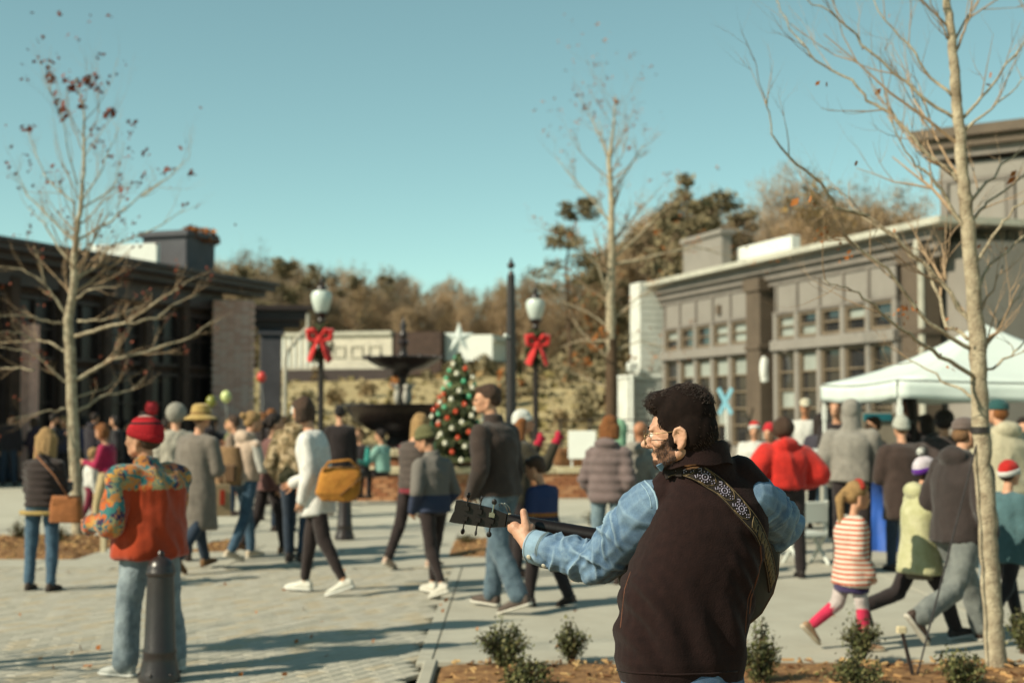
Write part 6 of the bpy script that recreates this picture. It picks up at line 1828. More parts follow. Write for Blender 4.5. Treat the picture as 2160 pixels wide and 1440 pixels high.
M_skinG = mat("guitarist_skin", rgb(206, 160, 134), .5, col2=rgb(188, 138, 112), scale=26, bump=.12, amount=.1)
M_scalp = mat("dark_scalp", rgb(40, 28, 24), .7, scale=60, bump=.4)
M_stub = mat("beard_skin", rgb(132, 94, 72), .7, col2=rgb(84, 56, 43), scale=130, bump=.4)
gp = skin(b, "person", .0036, [M_skinG, M_scalp, M_stub], None, 4, None, hb_)
gp.location = GO
tag(gp, "bearded man with glasses in dark vest and denim shirt playing guitar, seen from behind", "person")
me = gp.data
co = get_co(me); loc = (co - hc) @ HM / HS
def in_hair(l):
    x, y, z = l[:, 0], l[:, 1], l[:, 2]
    hairline = np.where(y > .055, .1 - (0), np.where(y > .028, .02 + (y - .028) * 2.4, np.where(y > .004, -.035, np.where(y > -.03, .035, -.06))))
    return (z > hairline) & (np.abs(x) < .2) & ~((np.abs(x) > .0755) & (y > -.03) & (y < .03))
def in_beard(l):
    x, y, z = l[:, 0], l[:, 1], l[:, 2]
    side = (np.abs(x) > .03) & (z < -.012 - np.clip(.075 - y, 0, .05) * -.5 - .012 * (y > .06)) & (y > .018) & (z > -.12)
    chin = (z < -.058) & (y > .03) & (z > -.13)
    mous = (z < -.026) & (z > -.036) & (y > .06) & (np.abs(x) < .035)
    return (side | chin | mous) & ~((np.abs(x) > .074)) & (y < .14)
headz = (np.linalg.norm(loc, axis=1) < .19)
fi = np.array([p.vertices[0] for p in me.polygons])
mi = np.zeros(len(fi), int)
hv, bv = in_hair(loc) & headz, in_beard(loc) & headz
mi[bv[fi]] = 2; mi[hv[fi]] = 1
me.polygons.foreach_set('material_index', mi.tolist())
# ---- hair
M_hairG = mat("near_black_hair", rgb(34, 24, 21), .85, col2=rgb(24, 17, 15), scale=50, bump=0, spec=.08)
b = MB()
E(0, -.012, .078, .081, .096, .094); E(0, .05, .113, .064, .056, .045); E(0, -.06, .02, .072, .05, .075); E(0, -.045, -.03, .06, .04, .05)
for sx in (-1, 1):
    E(sx * .048, .018, .07, .029, .05, .06); E(sx * .05, -.03, .03, .034, .05, .07); E(sx * .066, .02, .008, .012, .014, .04)
hair = skin(b, "hair", .005, M_hairG, gp, 2, lambda c, n: nz3(c * np.array((1, 1, .6)), 60, 4, 2) * .0028)
hco, hno = get_co(hair.data), get_no(hair.data)
M_strand = mat("dark_hair_strand", rgb(60, 42, 34), .5, col2=rgb(32, 23, 19), scale=45, bump=0, spec=.4)
def strands(b, roots, norms, n, L, r, flow, curl, lift, segs=5):
    for _ in range(n):
        i = rs.randrange(len(roots))
        p, d = np.array(roots[i]), np.array(norms[i])
        l = (p - hc) @ HM / HS
        f = HM @ np.array(flow(l))
        d = unit(d * lift + f + np.array((rs.gauss(0, .07), rs.gauss(0, .07), rs.gauss(0, .07))))
        ax = unit(np.cross(d, norms[i]) + 1e-4)
        pts = [p - np.array(norms[i]) * .002]
        ll = L * rs.uniform(.5, 1.2) / segs
        cv = curl * rs.uniform(.4, 1.6)
        for k in range(segs):
            d = unit(d - np.array(norms[i]) * cv * (k + 1) * .3 + np.array((rs.gauss(0, .1), rs.gauss(0, .1), rs.gauss(0, .1))))
            pts.append(pts[-1] + d * ll)
        b.tube(pts, [r, r, r * .9, r * .75, r * .5, r * .25][:segs + 1], 3, cap=False)
b = MB()
def flow(l):
    x, y, z = l
    if z > .1: return (.15 * math.sin(x * 60), -.3 if y < .06 else .5, .2 if y < .08 else -.1)
    return (0, -.55, -.75)
strands(b, hco, hno, 6400, .02, .0007, flow, .8, .04)
top_i = [i for i in range(len(hco)) if ((hco[i] - hc) @ HM / HS)[2] > .13]
strands(b, hco[top_i], hno[top_i], 220, .026, .0005, lambda l: (rs.gauss(0, .5), -.3, .1), .9, .3, 5)
fr_i = [i for i in range(len(hco)) if ((hco[i] - hc) @ HM / HS)[1] > .075]
strands(b, hco[fr_i], hno[fr_i], 240, .028, .0006, lambda l: (rs.gauss(0, .3), .4, .1), 1.0, .6, 5)
tag(b.build("hair_strand", M_strand, hair, smooth='all'), kind='stuff')
sd_i = [i for i in range(len(hco)) if abs(((hco[i] - hc) @ HM / HS)[0]) > .05 and ((hco[i] - hc) @ HM / HS)[1] > .03]
if sd_i:
    sb_ = MB(); strands(sb_, hco[sd_i], hno[sd_i], 900, .02, .0007, lambda l: (0, .45, -.8), .5, .06, 5); tag(sb_.build("side_hair", M_strand, hair, smooth='all'), kind='stuff')
bi = np.where(bv)[0]; bn = get_no(me)
b = MB(); strands(b, co[bi], bn[bi], 2100, .009, .0004, lambda l: (0, .1, -.9), .2, .5, 3)
tag(b.build("beard", M_strand, gp, smooth='all'), kind='stuff')
b = MB()
for sx in (-1, 1):
    b.tube([hl(sx * .012, .1, .033), hl(sx * .026, .101, .04), hl(sx * .043, .085, .036)], [.003, .0045, .002], 6, sq=(1, 1))
b.build("eyebrow", M_hairG, gp, smooth='all')
for sx in (-1, 1):
    b = MB(); b.ell(hl(sx * .031, .0875, .016), (.0105, .0105, .0105)); e = b.build("eye", mat("eye_white", rgb(226, 216, 206), .2, scale=4, bump=0, amount=.05), gp, smooth='all')
    b = MB(); b.ell(hl(sx * .031, .0955, .016), (.0052, .003, .0052)); b.build("iris", M_eye, e, smooth='all')
# ---- glasses
M_wire = mat("gold_wire", rgb(150, 126, 92), .3, scale=4, bump=0, metal=.8)
M_lens = bpy.data.materials.new("clear_lens"); M_lens.use_nodes = True
pb = M_lens.node_tree.nodes["Principled BSDF"]; pb.inputs["Transmission Weight"].default_value = 1; pb.inputs["Roughness"].default_value = 0.02; pb.inputs["IOR"].default_value = 1.1; pb.inputs["Alpha"].default_value = .1
gs = bpy.data.objects.new("glasses", MB().tube([hl(-.01, .118, .018), hl(0, .121, .021), hl(.01, .118, .018)], .0012, 6).mesh("bridge"))
gs.data.materials.append(M_wire); COL.objects.link(gs); gs.parent = gp
for sx in (-1, 1):
    ring = [(sx * .034 + .026 * math.cos(a), .117 - .35 * (abs(sx * .034 + .026 * math.cos(a)) - .01) ** 2 * 30 * .25, .008 + .0225 * math.sin(a)) for a in np.linspace(0, 2 * math.pi, 26)]
    b = MB(); b.tube([hl(*p) for p in ring], .0013, 6, cap=False); b.build("rim", M_wire, gs, smooth='all')
    b = MB(); c0 = [hl(*p) for p in ring[:-1]]; m0 = sum(c0) / len(c0); dn = HM @ V3(0, .0006, 0)
    b.add([p + dn for p in c0] + [p - dn for p in c0], [tuple(range(25)), tuple(range(49, 24, -1))] + [((i + 1) % 25, i, 25 + i, 25 + (i + 1) % 25) for i in range(25)]); b.build("lens", M_lens, gs)
    b = MB(); b.tube([hl(sx * .06, .112, .02), hl(sx * .071, .1, .021), hl(sx * .081, .05, .021), hl(sx * .082, .01, .024), hl(sx * .08, -.012, .01), hl(sx * .078, -.02, -.012)], .0014, 6); b.build("temple", M_wire, gs, smooth='all')
# ---- denim shirt (sleeves and collar)
def denim(name, c1, c2):
    m = mat(name, c1, .85, col2=c2, scale=11, bump=.0)
    t = m.node_tree
    N, L = t.nodes.new, t.links.new
    b_ = t.nodes["Principled BSDF"]
    tc = N("ShaderNodeTexCoord")
    w = N("ShaderNodeTexWave"); w.inputs["Scale"].default_value = 260; w.inputs["Distortion"].default_value = 2.5; w.inputs["Detail"].default_value = 2
    mp = N("ShaderNodeMapping"); mp.inputs["Rotation"].default_value = (0.4, .7, .6)
    L(tc.outputs["Object"], mp.inputs[0]); L(mp.outputs[0], w.inputs["Vector"])
    n = N("ShaderNodeTexNoise"); n.inputs["Scale"].default_value = 420; L(tc.outputs["Object"], n.inputs["Vector"])
    mx = N("ShaderNodeMixRGB"); mx.blend_type = 'OVERLAY'; mx.inputs[0].default_value = .45
    src = b_.inputs["Base Color"].links[0].from_socket
    L(src, mx.inputs[1]); L(n.outputs["Fac"], mx.inputs[2]); L(mx.outputs[0], b_.inputs["Base Color"])
    ge = N("ShaderNodeNewGeometry"); mr = N("ShaderNodeMapRange"); mr.inputs[1].default_value = .49; mr.inputs[2].default_value = .56; mr.inputs[3].default_value = .0; mr.inputs[4].default_value = .4
    L(ge.outputs["Pointiness"], mr.inputs[0])
    wr_ = N("ShaderNodeMixRGB"); wr_.inputs[2].default_value = rgb(176, 198, 210); L(mr.outputs[0], wr_.inputs[0]); L(mx.outputs[0], wr_.inputs[1]); L(wr_.outputs[0], b_.inputs["Base Color"])
    bp_ = N("ShaderNodeBump"); bp_.inputs["Strength"].default_value = .25; bp_.inputs["Distance"].default_value = .003
    L(w.outputs["Fac"], bp_.inputs["Height"]); L(bp_.outputs[0], b_.inputs["Normal"])
    return m
M_den = denim("blue_denim", rgb(112, 140, 168), rgb(72, 98, 128))
M_denl = denim("worn_denim_seam", rgb(140, 170, 194), rgb(98, 130, 160))
M_jeanG = denim("indigo_jeans", rgb(84, 112, 150), rgb(56, 80, 114))
b = MB()
cuffL = wrL + unit(elL - wrL) * .035
b.capsule(shL, shL + (elL - shL) * .5, .074, .07); b.capsule(shL + (elL - shL) * .5, elL, .07, .064)
b.capsule(elL, elL + (cuffL - elL) * .5, .063, .056); b.capsule(elL + (cuffL - elL) * .5, cuffL + unit(elL - wrL) * .03, .056, .043)
b.capsule(shR, elR, .069, .06); b.capsule(elR, wrR + unit(elR - wrR) * .04, .058, .04)
b.ell(shL + V3(.03, 0, .012), (.065, .06, .06)); b.ell(shR - V3(.015, 0, 0), (.062, .062, .062))
b.loft([(g(1486, 1060, 4.06), .13, .075, rt, fw), (g(1468, 1010, 4.03), .06, .055, rt, fw), (g(1466, 990, 4.02), .055, .052, rt, fw)])
def sleeve_disp(c, n):
    d = np.zeros(len(c))
    for sh, el, wr in ((shL, elL, wrL), (shR, elR, wrR)):
        for p, q, amp, wl in ((sh, el, .021, .12), (el, wr, .019, .08)):
            ax = unit(q - p); L_ = np.linalg.norm(q - p)
            t = (c - p) @ ax
            rad = c - p - t[:, None] * ax
            near_ = (t > -.03) & (t < L_ + .03) & (np.linalg.norm(rad, axis=1) < .13)
            u1 = unit(np.cross(ax, upz)); u2 = np.cross(ax, u1)
            an = np.arctan2(rad @ u2, rad @ u1)
            Q = np.stack((t + .55 * (rad @ u1) + .2 * (rad @ u2), (rad @ u1) * .3, (rad @ u2) * .3), 1)
            f1 = nz3(Q, 2.6 / wl, 31, 2)
            ridge = np.clip(1 - np.abs(f1) * 2.6, -.6, 1)
            mask = np.clip(.6 + 1.1 * nz3(c, 11, 9, 2), .05, 1.1)
            w = np.clip((t + .02) / .06, 0, 1) * np.clip((L_ - t + .05) / .05, 0, 1)
            d += near_ * w * amp * (ridge * .9 + .25 * nz3(Q, 7 / wl, 8, 2)) * mask
    rq = np.random.RandomState(12)
    for sh, el, wr in ((shL, elL, wrL), (shR, elR, wrR)):
        for p, q, nf in ((sh, el, 11), (el, wr, 13)):
            ax = unit(q - p); L_ = np.linalg.norm(q - p); t = (c - p) @ ax
            rad = c - p - t[:, None] * ax; rn = np.linalg.norm(rad, axis=1)
            u1 = unit(np.cross(ax, upz)); u2 = np.cross(ax, u1); an = np.arctan2(rad @ u2, rad @ u1)
            ok = (t > .0) & (t < L_ + .02) & (rn < .13)
            for _k in range(nf):
                t0, sl, a0, aw, am, w = rq.uniform(.03, L_ * .95), rq.uniform(-.05, .05), rq.uniform(-3.1, 3.1), rq.uniform(.6, 1.2), rq.uniform(.006, .013), rq.uniform(.006, .011)
                da = (an - a0 + math.pi) % (2 * math.pi) - math.pi
                dist = np.abs(t - t0 - sl * da + .008 * np.sin(da * 3 + _k))
                d += ok * am * np.exp(-dist / w) * np.exp(-(da / aw) ** 2)
                d -= ok * am * .45 * np.exp(-((dist - 2.6 * w) / (1.5 * w)) ** 2) * np.exp(-(da / aw) ** 2)
    # gathered cloth in the bend of the elbow
    for el in (elL, elR):
        r = np.linalg.norm(c - el, axis=1)
        d += np.exp(-(r / .075) ** 2) * .010 * np.sin((c - el) @ unit(V3(.7, .1, -.7)) / .03 * 6.283 * .5 + nz3(c, 20, 2, 2) * 2)
    return d + nz3(c, 30, 12, 3) * .003
shirt = skin(b, "denim_shirt", .0042, M_den, gp, 2, sleeve_disp)
ax = unit(cuffL - elL)
x_, y_, _d = frame_from(ax)
b = MB(); V = []
rings = [(cuffL - ax * .028, .047), (cuffL - ax * .026, .0495), (cuffL - ax * .002, .049), (cuffL + ax * .024, .0475), (cuffL + ax * .03, .046), (cuffL + ax * .03, .042), (cuffL - ax * .02, .042)]
n_ = 40
for c_, r_ in rings:
    for k in range(n_):
        a = 2 * math.pi * k / n_
        rr = r_ * (1 + .03 * math.sin(3 * a + 1) + .012 * math.sin(9 * a))
        V.append(c_ + x_ * rr * math.cos(a) + y_ * rr * 1.08 * math.sin(a))
b.add(V, [(i * n_ + k, i * n_ + (k + 1) % n_, (i + 1) * n_ + (k + 1) % n_, (i + 1) * n_ + k) for i in range(6) for k in range(n_)])
cuff = b.build("cuff", M_denl, shirt, smooth='all')
for off in (-.024, -.019, .024):
    b = MB(); rr = .0502 if off < 0 else .0482
    b.tube([cuffL + ax * off + (x_ * math.cos(a) + y_ * 1.08 * math.sin(a)) * rr * (1 + .03 * math.sin(3 * a + 1) + .012 * math.sin(9 * a)) for a in np.linspace(0, 6.283, 60)], .0011, 5, cap=False)
    b.build("stitch", mat("pale_thread", rgb(150, 160, 160), .8, scale=9, bump=0), cuff, smooth='all')
toC = unit(V3(0, -1, 0) - ax * (V3(0, -1, 0) @ ax)); dn_ = unit(np.cross(ax, toC)); dn_ = dn_ if dn_[2] < 0 else -dn_
M_but = mat("pearl_button", rgb(216, 208, 190), .3, scale=9, bump=0)
for o_, dd in ((.004, .62), (-.05, .9)):
    dr = unit(toC * math.cos(dd) + dn_ * math.sin(dd)); c_ = cuffL + ax * o_ + dr * (.051 if o_ > 0 else .056)
    b = MB(); u_, v_, w_ = frame_from(dr)
    for r0, r1, h0 in ((.0075, .0062, .003), (.0035, .0025, .0036)):
        b.loft([(c_ - dr * .002, r0, r0, u_, v_), (c_ + dr * h0 * .7, r0, r0, u_, v_), (c_ + dr * h0, r1, r1, u_, v_)], n=16, power=2)
    b.build("button", M_but, shirt, smooth=True)
# shoulder seam and placket welt, felt along the sleeve surface
sbv = BVHTree.FromObject(shirt, bpy.context.evaluated_depsgraph_get()) if False else BVHTree.FromPolygons([tuple(p) for p in get_co(shirt.data)], [tuple(p.vertices) for p in shirt.data.polygons])
CAMP = np.array((0, 0, CAM_H)) - GO
def cast(bv_, px, py, off=.0):
    d = Vector(np.array(at(px, py, 4.0)) - np.array((0, 0, CAM_H))).normalized()
    h = bv_.ray_cast(Vector(CAMP), d)
    if h[0] is None: return None, None
    n = np.array(h[1]);
    if n @ np.array(d) > 0: n = -n
    return np.array(h[0]) + n * off, n
def welt(parent, bv_, pxs, r, m, name, off=.0, n=6):
    P_ = []
    for a_, b2 in zip(pxs[:-1], pxs[1:]):
        for k in range(6):
            f = k / 6
            p, nn = cast(bv_, a_[0] + (b2[0] - a_[0]) * f, a_[1] + (b2[1] - a_[1]) * f, off)
            if p is not None: P_.append(p)
    if len(P_) > 2:
        b = MB(); b.tube(P_, r, n); return b.build(name, m, parent, smooth='all')
welt(shirt, sbv, [(1360, 1014), (1372, 1026), (1381, 1040), (1386, 1056), (1388, 1078), (1386, 1100)], .0035, M_denl, "seam")
welt(shirt, sbv, [(1352, 1020), (1363, 1033), (1371, 1050), (1375, 1075)], .0016, M_denl, "seam")
welt(shirt, sbv, [(1138, 1206), (1165, 1222), (1200, 1236), (1240, 1244)], .0045, M_denl, "seam")
welt(shirt, sbv, [(1134, 1194), (1160, 1209), (1195, 1222), (1236, 1232)], .0016, M_denl, "seam")
# ---- jeans, belt, boots
b = MB()
for hip, kn, an in foot:
    b.capsule(hip, kn, .1, .072); b.capsule(kn, an, .072, .06)
b.loft([(pel - upz * .12, .16, .115, rt, fw), (pel - upz * .02, .178, .125, rt, fw), (pel + upz * .08, .165, .118, rt, fw)])
jeans = skin(b, "jeans", .009, M_jeanG, gp, 3, FOLD(5, .006, 22))
for hip, kn, an in foot:
    b = MB(); gl0 = an - upz * .075
    b.loft([(gl0 - fw * .07 + upz * .05, .03, .05, rt, upz), (gl0 + fw * .02 + upz * .055, .044, .055, rt, upz), (gl0 + fw * .12 + upz * .035, .05, .035, rt, upz), (gl0 + fw * .2 + upz * .025, .03, .02, rt, upz)]); b.capsule(an, an + upz * .06, .05, .05)
    sh_ = skin(b, "shoe", .012, mat("brown_boot", rgb(92, 64, 44), .6, scale=9), gp, 2)
    b = MB(); b.loft([(gl0 - fw * .08 + upz * .012, .03, .013, rt, upz), (gl0 + upz * .012, .045, .013, rt, upz), (gl0 + fw * .13 + upz * .012, .053, .013, rt, upz), (gl0 + fw * .21 + upz * .012, .028, .011, rt, upz)]); b.build("sole", M_blackp, sh_, smooth='all')
# ---- fleece vest
M_vest = mat("dark_brown_fleece_vest", rgb(43, 28, 27), .95, col2=rgb(35, 23, 23), scale=40, bump=.22, sheen=.06, spec=.1)
M_vestl = mat("brown_vest_edge", rgb(112, 70, 52), .9, scale=20, bump=.3)
b = MB()
def ring(px0, px1, py, Y, ry):
    c_ = g((px0 + px1) / 2, py, Y)
    return (c_, (px1 - px0) / 2 / 3000 * (Y - .06) / .985, ry, rt, fw)
b.loft([ring(1310, 1566, 1434, 4.06, .12), ring(1298, 1575, 1385, 4.06, .135), ring(1304, 1582, 1310, 4.06, .14), ring(1306, 1592, 1240, 4.06, .142), ring(1334, 1608, 1180, 4.06, .14), ring(1362, 1622, 1110, 4.06, .132), ring(1380, 1621, 1060, 4.06, .115), ring(1402, 1602, 1020, 4.06, .09), ring(1422, 1562, 992, 4.06, .07)], n=32, power=2.4)
b.ell(g(1594, 1054, 4.06), (.042, .056, .055)); b.ell(g(1398, 1046, 4.06), (.045, .062, .05))
b.capsule(g(1560, 998, 4.06), g(1596, 1032, 4.06), .05, .045); b.capsule(g(1430, 1004, 4.06), g(1398, 1030, 4.06), .05, .04)
b.loft([(g(1486, 1010, 4.05), .1, .085, rt, fw), (g(1484, 985, 4.05), .088, .082, rt, fw), (g(1482, 968, 4.05), .082, .08, rt, fw)], n=28)
def vest_disp(c, n):
    z = c[:, 2]
    d = nz3(c * np.array((1, 1, .5)), 9, 6, 2) * .011
    side = c @ rt - pel @ rt
    pull = np.exp(-((side - .17) / .07) ** 2) * np.exp(-((z - 1.15) / .14) ** 2) + np.exp(-((side + .16) / .06) ** 2) * np.exp(-((z - 1.05) / .16) ** 2)
    d += pull * .0055 * np.sin((z * .8 + side * 1.2) / .035 * 3.14 + nz3(c, 14, 3, 2) * 2.5)
    d += np.exp(-((z - 1.0) / .09) ** 2) * .007 * np.sin(side / .05 * 3.14 + z * 26)
    return d + nz3(c, 160, 21, 2) * .0007
vest = skin(b, "vest", .0055, M_vest, gp, 3, vest_disp)
vbv = BVHTree.FromPolygons([tuple(p) for p in get_co(vest.data)], [tuple(p.vertices) for p in vest.data.polygons])
# standing collar, open at the top
b = MB(); V = []; n_ = 44
cr = [((1482, 985), .098, .09), ((1480, 962), .092, .087), ((1477, 944), .09, .086), ((1476, 938), .087, .083), ((1476, 940), .08, .076), ((1480, 964), .074, .07), ((1482, 990), .072, .068)]
for (c_, rx, ry) in cr:
    c0 = g(c_[0] - 8, c_[1], 4.02)
    for k in range(n_):
        a = 2 * math.pi * k / n_
        tilt = -.012 * math.sin(a) + .004 * math.cos(a)      # lower at the throat
        V.append(c0 + rt * rx * math.cos(a) + fw * ry * math.sin(a) + upz * (tilt + .003 * math.sin(5 * a)))
b.add(V, [(i * n_ + k, i * n_ + (k + 1) % n_, (i + 1) * n_ + (k + 1) % n_, (i + 1) * n_ + k) for i in range(len(cr) - 1) for k in range(n_)])
b.build("collar", M_vest, vest, smooth='all')
b = MB(); pA, pB_, pC = g(1386, 982, 3.97), g(1408, 970, 3.98), g(1396, 994, 3.98)
b.add([pA, pB_, pC, pA + fw * .01, pB_ + fw * .01, pC + fw * .01], [(0, 1, 2), (5, 4, 3), (0, 3, 4, 1), (1, 4, 5, 2), (2, 5, 3, 0)]); b.build("shirt_collar", M_denl, shirt)
welt(vest, vbv, [(1604, 1150), (1606, 1180), (1600, 1210), (1592, 1235), (1584, 1262), (1580, 1300)], .003, M_vestl, "side_seam", -.001)
welt(vest, vbv, [(1588, 1235), (1578, 1262), (1574, 1300), (1572, 1340)], .0022, M_vestl, "side_seam", -.001)
welt(vest, vbv, [(1330, 1205), (1318, 1240), (1312, 1290), (1308, 1330)], .0022, M_vestl, "side_seam", -.001)
welt(vest, vbv, [(1302, 1412), (1340, 1418), (1420, 1422), (1500, 1420), (1566, 1414)], .003, M_vest, "hem_welt", 0)


# ------------------------------------------------------------------ the guitar
gt = thing("guitar", "dark acoustic guitar held by the bearded man, headstock pointing left", "guitar", GO)
M_gwood = mat("dark_mahogany", rgb(50, 32, 26), .35, col2=rgb(34, 22, 18), scale=16, bump=.05, spec=.5)
M_gtop = mat("spruce_top", rgb(180, 130, 76), .35, scale=14, bump=.03)
M_ebony = mat("ebony", rgb(27, 20, 19), .4, scale=20, bump=.03)
M_chrome = mat("chrome", rgb(190, 188, 180), .2, scale=5, bump=0, metal=1.0)
ox = [0, .006, .03, .07, .12, .17, .22, .27, .31, .35, .39, .43, .46, .485, .495]
oh = [.0, .06, .125, .175, .198, .2, .18, .15, .136, .138, .144, .14, .12, .07, .0]
poly = [(x, h) for x, h in zip(ox, oh)] + [(x, -h) for x, h in list(zip(ox, oh))[-2:0:-1]]
def gprism(b, poly, n0, n1, bev=.004):
    n = len(poly); cx_ = sum(p[0] for p in poly) / n
    V = []
    for (nn, k) in ((n0, .98), (n0 + bev, 1), (n1 - bev, 1), (n1, .98)):
        V += [gl_(cx_ + (x - cx_) * k, z * k, nn) for x, z in poly]
    F = [tuple(range(n)), tuple(range(4 * n - 1, 3 * n - 1, -1))]
    for r in range(3):
        F += [(r * n + (i + 1) % n, r * n + i, (r + 1) * n + i, (r + 1) * n + (i + 1) % n) for i in range(n)]
    return b.add(V, F)
gprism(MB(), poly, -.052, .045, .006).build("body", M_gwood, gt, smooth=True)
gprism(MB(), [(x * .985 + .003, z * .975) for x, z in poly], .045, .0475, .0005).build("soundboard", M_gtop, gt)
circ = [(.335 + .05 * math.cos(a), .05 * math.sin(a)) for a in np.linspace(0, 6.283, 29)[:-1]]
gprism(MB(), circ, .0474, .049, .0003).build("sound_hole", M_blackp, gt)
gprism(MB(), [(.14, -.075), (.165, -.08), (.175, 0), (.165, .08), (.14, .075)], .0475, .056, .002).build("bridge", M_ebony, gt)
NUT = GL_ - .186
b = MB(); V = []
for x, w_, t_ in ((.44, .028, .035), (.5, .0275, .026), (NUT, .0215, .021)):
    for k in range(13):
        a = math.pi * k / 12
        V.append(gl_(x, w_ * math.cos(a), .047 - t_ * math.sin(a) * 1.1))
b.add(V, [(i * 13 + k, i * 13 + k + 1, (i + 1) * 13 + k + 1, (i + 1) * 13 + k) for i in range(2) for k in range(12)] + [tuple(range(12, -1, -1)), tuple(26 + k for k in range(13))])
b.add([V[0], V[12], V[38], V[26]], [(0, 1, 2, 3)])
b.build("neck", M_ebony, gt, smooth=True)
gprism(MB(), [(.4, -.0275), (NUT, -.0215), (NUT, .0215), (.4, .0275)], .0468, .053, .001).build("fretboard", M_ebony, gt)
for k in range(14):
    x = .12 + (NUT - .12) * 2 ** (-k / 12) if False else NUT - (NUT - .155) * (1 - 2 ** (-(k + 1) / 12))
    b = MB(); b.tube([gl_(x, -.025, .0535), gl_(x, .025, .0535)], .0009, 5); b.build("fret", M_chrome, gt)
gprism(MB(), [(NUT - .004, -.022), (NUT + .004, -.022), (NUT + .004, .022), (NUT - .004, .022)], .045, .056, .0005).build("nut", M_stone, gt)
HW = [(NUT + .004, -.021), (NUT + .02, -.0235), (NUT + .05, -.031), (GL_ - .02, -.037), (GL_ - .002, -.0365), (GL_ - .008, -.012), (GL_ - .013, .0), (GL_ - .012, .012), (GL_ - .014, .0345), (GL_ - .03, .037), (NUT + .05, .0305), (NUT + .02, .0235), (NUT + .004, .021)]
gprism(MB(), HW, .028, .044, .003).build("headstock", M_ebony, gt, smooth=True)
for sg in (-1, 1):
    for k in range(3):
        x = NUT + .05 + k * .042
        hw = .03 + .003 * k
        b = MB(); b.tube([gl_(x, sg * (hw - .014), .02), gl_(x, sg * (hw - .014), .062)], .0045, 8); b.tube([gl_(x, sg * (hw - .018), .022), gl_(x, sg * (hw + .014), .024)], .0024, 7)
        gprism(b, [(x - .009, sg * (hw - .02) - .007), (x + .009, sg * (hw - .02) - .007), (x + .009, sg * (hw - .02) + .007), (x - .009, sg * (hw - .02) + .007)], .018, .028, .001)
        tn_ = b.build("tuner", M_chrome if k == 0 and sg > 0 else M_ebony, gt, smooth=True)
        b = MB(); u_ = GX * math.cos(k * 1.1) + GN * math.sin(k * 1.1); v_ = np.cross(GZ, u_)
        c_ = gl_(x, sg * (hw + .021), .024)
        b.ell(c_, (.0085, .0036, .0095), np.stack((u_, v_, GZ), 1), nu=12, nv=8); b.build("tuner_button", M_ebony, tn_, smooth='all')
for k in range(6):
    z0 = -.019 + k * .0076
    zz = (-1 if k < 3 else 1) * (.016 + .001 * (k % 3)); xh = NUT + .05 + (k % 3 if k < 3 else 2 - k % 3) * .042
    b = MB(); b.tube([gl_(.155, z0 * 1.35, .058), gl_(NUT, z0, .0565), gl_(xh, zz, .05)], .0006 + .0001 * (5 - k), 4); b.build("string", M_chrome, gt)
# loose string ends curling over the headstock edge
for k, px_ in enumerate((1054, 1060)):
    b = MB(); b.tube([g(px_, 1068, 4.435), g(px_ - 2, 1062, 4.42), g(px_ + 6, 1061, 4.41), g(px_ + 13, 1068, 4.412), g(px_ + 17, 1080, 4.42)], .0011, 5); b.build("string_end", M_chrome, gt, smooth='all')

# ---- strap over the shoulder and across the back
M_strap = mat("black_woven_strap", rgb(44, 34, 30), .85, col2=rgb(30, 24, 22), scale=60, bump=.4)
M_khaki = mat("khaki_embroidery", rgb(138, 118, 86), .6, col2=rgb(96, 80, 56), scale=80, bump=.3)
M_lilac = mat("silver_lilac_thread", rgb(176, 170, 190), .5, col2=rgb(140, 132, 156), scale=80, bump=.3)
sp = [(1404, 999), (1420, 990), (1437, 984), (1452, 988), (1470, 995), (1490, 1007), (1508, 1021), (1526, 1037), (1543, 1054), (1560, 1073), (1576, 1093), (1590, 1111), (1602, 1129)]
path, nor = [], []
for (a_, b2) in zip(sp[:-1], sp[1:]):
    for k in range(4):
        f = k / 4
        p, nn = cast(vbv, a_[0] + (b2[0] - a_[0]) * f, a_[1] + (b2[1] - a_[1]) * f, .007)
        if p is not None:
            path.append(p); nor.append(nn)
last = [(1612, 1150, 4.02), (1620, 1170, 4.06), (1626, 1192, 4.11), (1630, 1215, 4.16), (1629, 1236, 4.21), (1634, 1222, 4.27)]
for (x, y, Y) in last[:-1]:
    path.append(g(x, y, Y)); nor.append(unit(V3(.55, -.83, .05)))
path, nor = np.array(path), np.array(nor)
for _ in range(6):      # ease out the little bumps of the cloth
    path[1:-1] = (path[:-2] + 2 * path[1:-1] + path[2:]) / 4
    nor[1:-1] = (nor[:-2] + 2 * nor[1:-1] + nor[2:]) / 4
nor /= np.linalg.norm(nor, axis=1)[:, None]
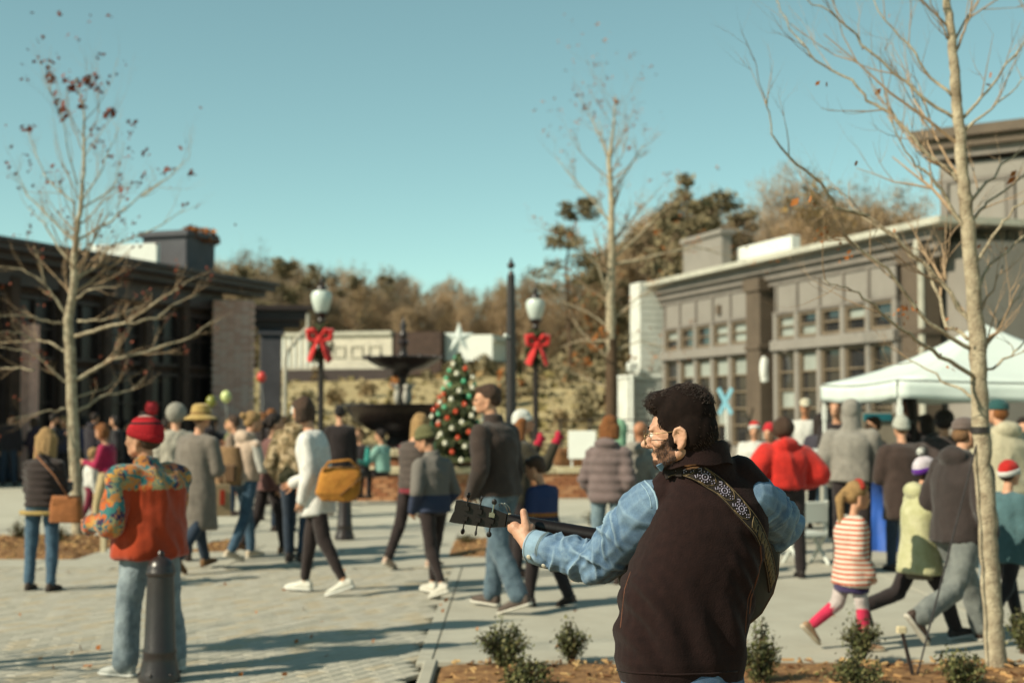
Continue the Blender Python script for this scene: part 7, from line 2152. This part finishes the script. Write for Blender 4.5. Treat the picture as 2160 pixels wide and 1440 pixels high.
# keep the woven band clear of the fleece
SWD = .0245
def strap_frame(i):
    t = unit(path[min(i + 1, len(path) - 1)] - path[max(i - 1, 0)])
    n = unit(nor[i] - t * (nor[i] @ t)); return t, np.cross(t, n), n
b = MB(); V = []
for i in range(len(path)):
    t, s_, n = strap_frame(i)
    for (a_, c_) in ((-1, 0), (-.96, .003), (0, .0038), (.96, .003), (1, 0), (.96, -.002), (-.96, -.002)):
        V.append(path[i] + s_ * SWD * a_ + n * c_)
b.add(V, [(i * 7 + k, i * 7 + (k + 1) % 7, (i + 1) * 7 + (k + 1) % 7, (i + 1) * 7 + k) for i in range(len(path) - 1) for k in range(7)])
strap = b.build("strap", M_strap, gt, smooth=True)
arc = np.concatenate(([0], np.cumsum(np.linalg.norm(np.diff(path, axis=0), axis=1))))
def sp_at(s, u, h=.0042):
    s = min(max(s, 0), arc[-1] - 1e-4); i = min(int(np.searchsorted(arc, s, 'right')) - 1, len(path) - 2)
    f = (s - arc[i]) / (arc[i + 1] - arc[i])
    t, s_, n = strap_frame(i); t2, s2, n2 = strap_frame(i + 1)
    return path[i] * (1 - f) + path[i + 1] * f + unit(s_ * (1 - f) + s2 * f) * SWD * u + unit(n * (1 - f) + n2 * f) * h
def stitchline(name, pts, r, m, parent=strap):
    b = MB(); b.tube([sp_at(s, u, .0036) for s, u in pts], r, 5); return b.build(name, m, parent, smooth='all')
for u in (-.88, .88):
    stitchline("edge_stitch", [(s, u) for s in np.linspace(.01, arc[-1] - .01, 70)], .0009, M_khaki)
shold = arc[[i for i in range(len(path)) if np.allclose(path[i], path[min(10, len(path) - 1)])][0]]
split = arc[len(path) - 9]
s0 = .05
k = 0
while s0 < split - .03:
    # ring of petals round a pale ring, then a small sprig
    b = MB(); c = s0 + .022
    b.tube([sp_at(c + .0085 * math.cos(a), .34 * math.sin(a)) for a in np.linspace(0, 6.283, 18)], .0016, 5, cap=False)
    b.ell(sp_at(c, 0), (.0022,) * 3, nu=7, nv=5); rsn = b.build("rosette", M_lilac, strap, smooth='all')
    for q in range(11):
        a = 6.283 * q / 11
        b = MB(); b.ell(sp_at(c + .0145 * math.cos(a), .6 * math.sin(a)), (.0021,) * 3, nu=7, nv=5); b.build("petal", M_lilac, rsn, smooth='all')
    for q in (-1, 1):
        b = MB(); b.tube([sp_at(c - .022, .12 * q), sp_at(c - .017, .4 * q), sp_at(c - .021, .62 * q), sp_at(c - .027, .4 * q)], .0014, 5); b.build("sprig", M_lilac, strap, smooth='all')
        b = MB(); b.tube([sp_at(c - .012, .82 * q), sp_at(c + .0, .76 * q), sp_at(c + .018, .72 * q), sp_at(c + .03, .35 * q), sp_at(c + .034, .1 * q)], .0011, 5); b.build("scroll", M_khaki, strap, smooth='all')
    for dx, du in ((.026, -.22), (.026, .22), (.031, 0), (.021, 0)):
        b = MB(); b.ell(sp_at(c + dx, du), (.0017,) * 3, nu=7, nv=5); b.build("petal", M_lilac, rsn, smooth='all')
    s0 += .0665
while s0 < arc[-1] - .015:
    for q in range(4):
        b = MB(); b.tube([sp_at(s0 + q * .006 - .004, -.6), sp_at(s0 + q * .006 + .001, -.15), sp_at(s0 + q * .006 + .005, .2), sp_at(s0 + q * .006 + .011, .62)], .0015, 5); b.build("twist", M_khaki, strap, smooth='all')
    b = MB(); b.tube([sp_at(s0 + .026 + .005 * math.cos(a), .5 * math.sin(a)) for a in np.linspace(.3, 5, 12)], .0013, 5); b.build("scroll", M_khaki, strap, smooth='all')
    s0 += .034
# keeper loop of the strap on the shoulder
p, nn = cast(vbv, 1441, 984, .008)
if p is not None:
    i = int(np.argmin(np.linalg.norm(path - p, axis=1))); t, s_, n = strap_frame(i)
    b = MB(); b.loft([(path[i] - s_ * SWD * 1.1 + n * .004, .012, .004, t, n), (path[i] + n * .006, .012, .0045, t, n), (path[i] + s_ * SWD * 1.1 + n * .004, .012, .004, t, n)], n=12, power=4); b.build("keeper", M_strap, strap, smooth=True)
bpy.data.scenes.remove(WS_)
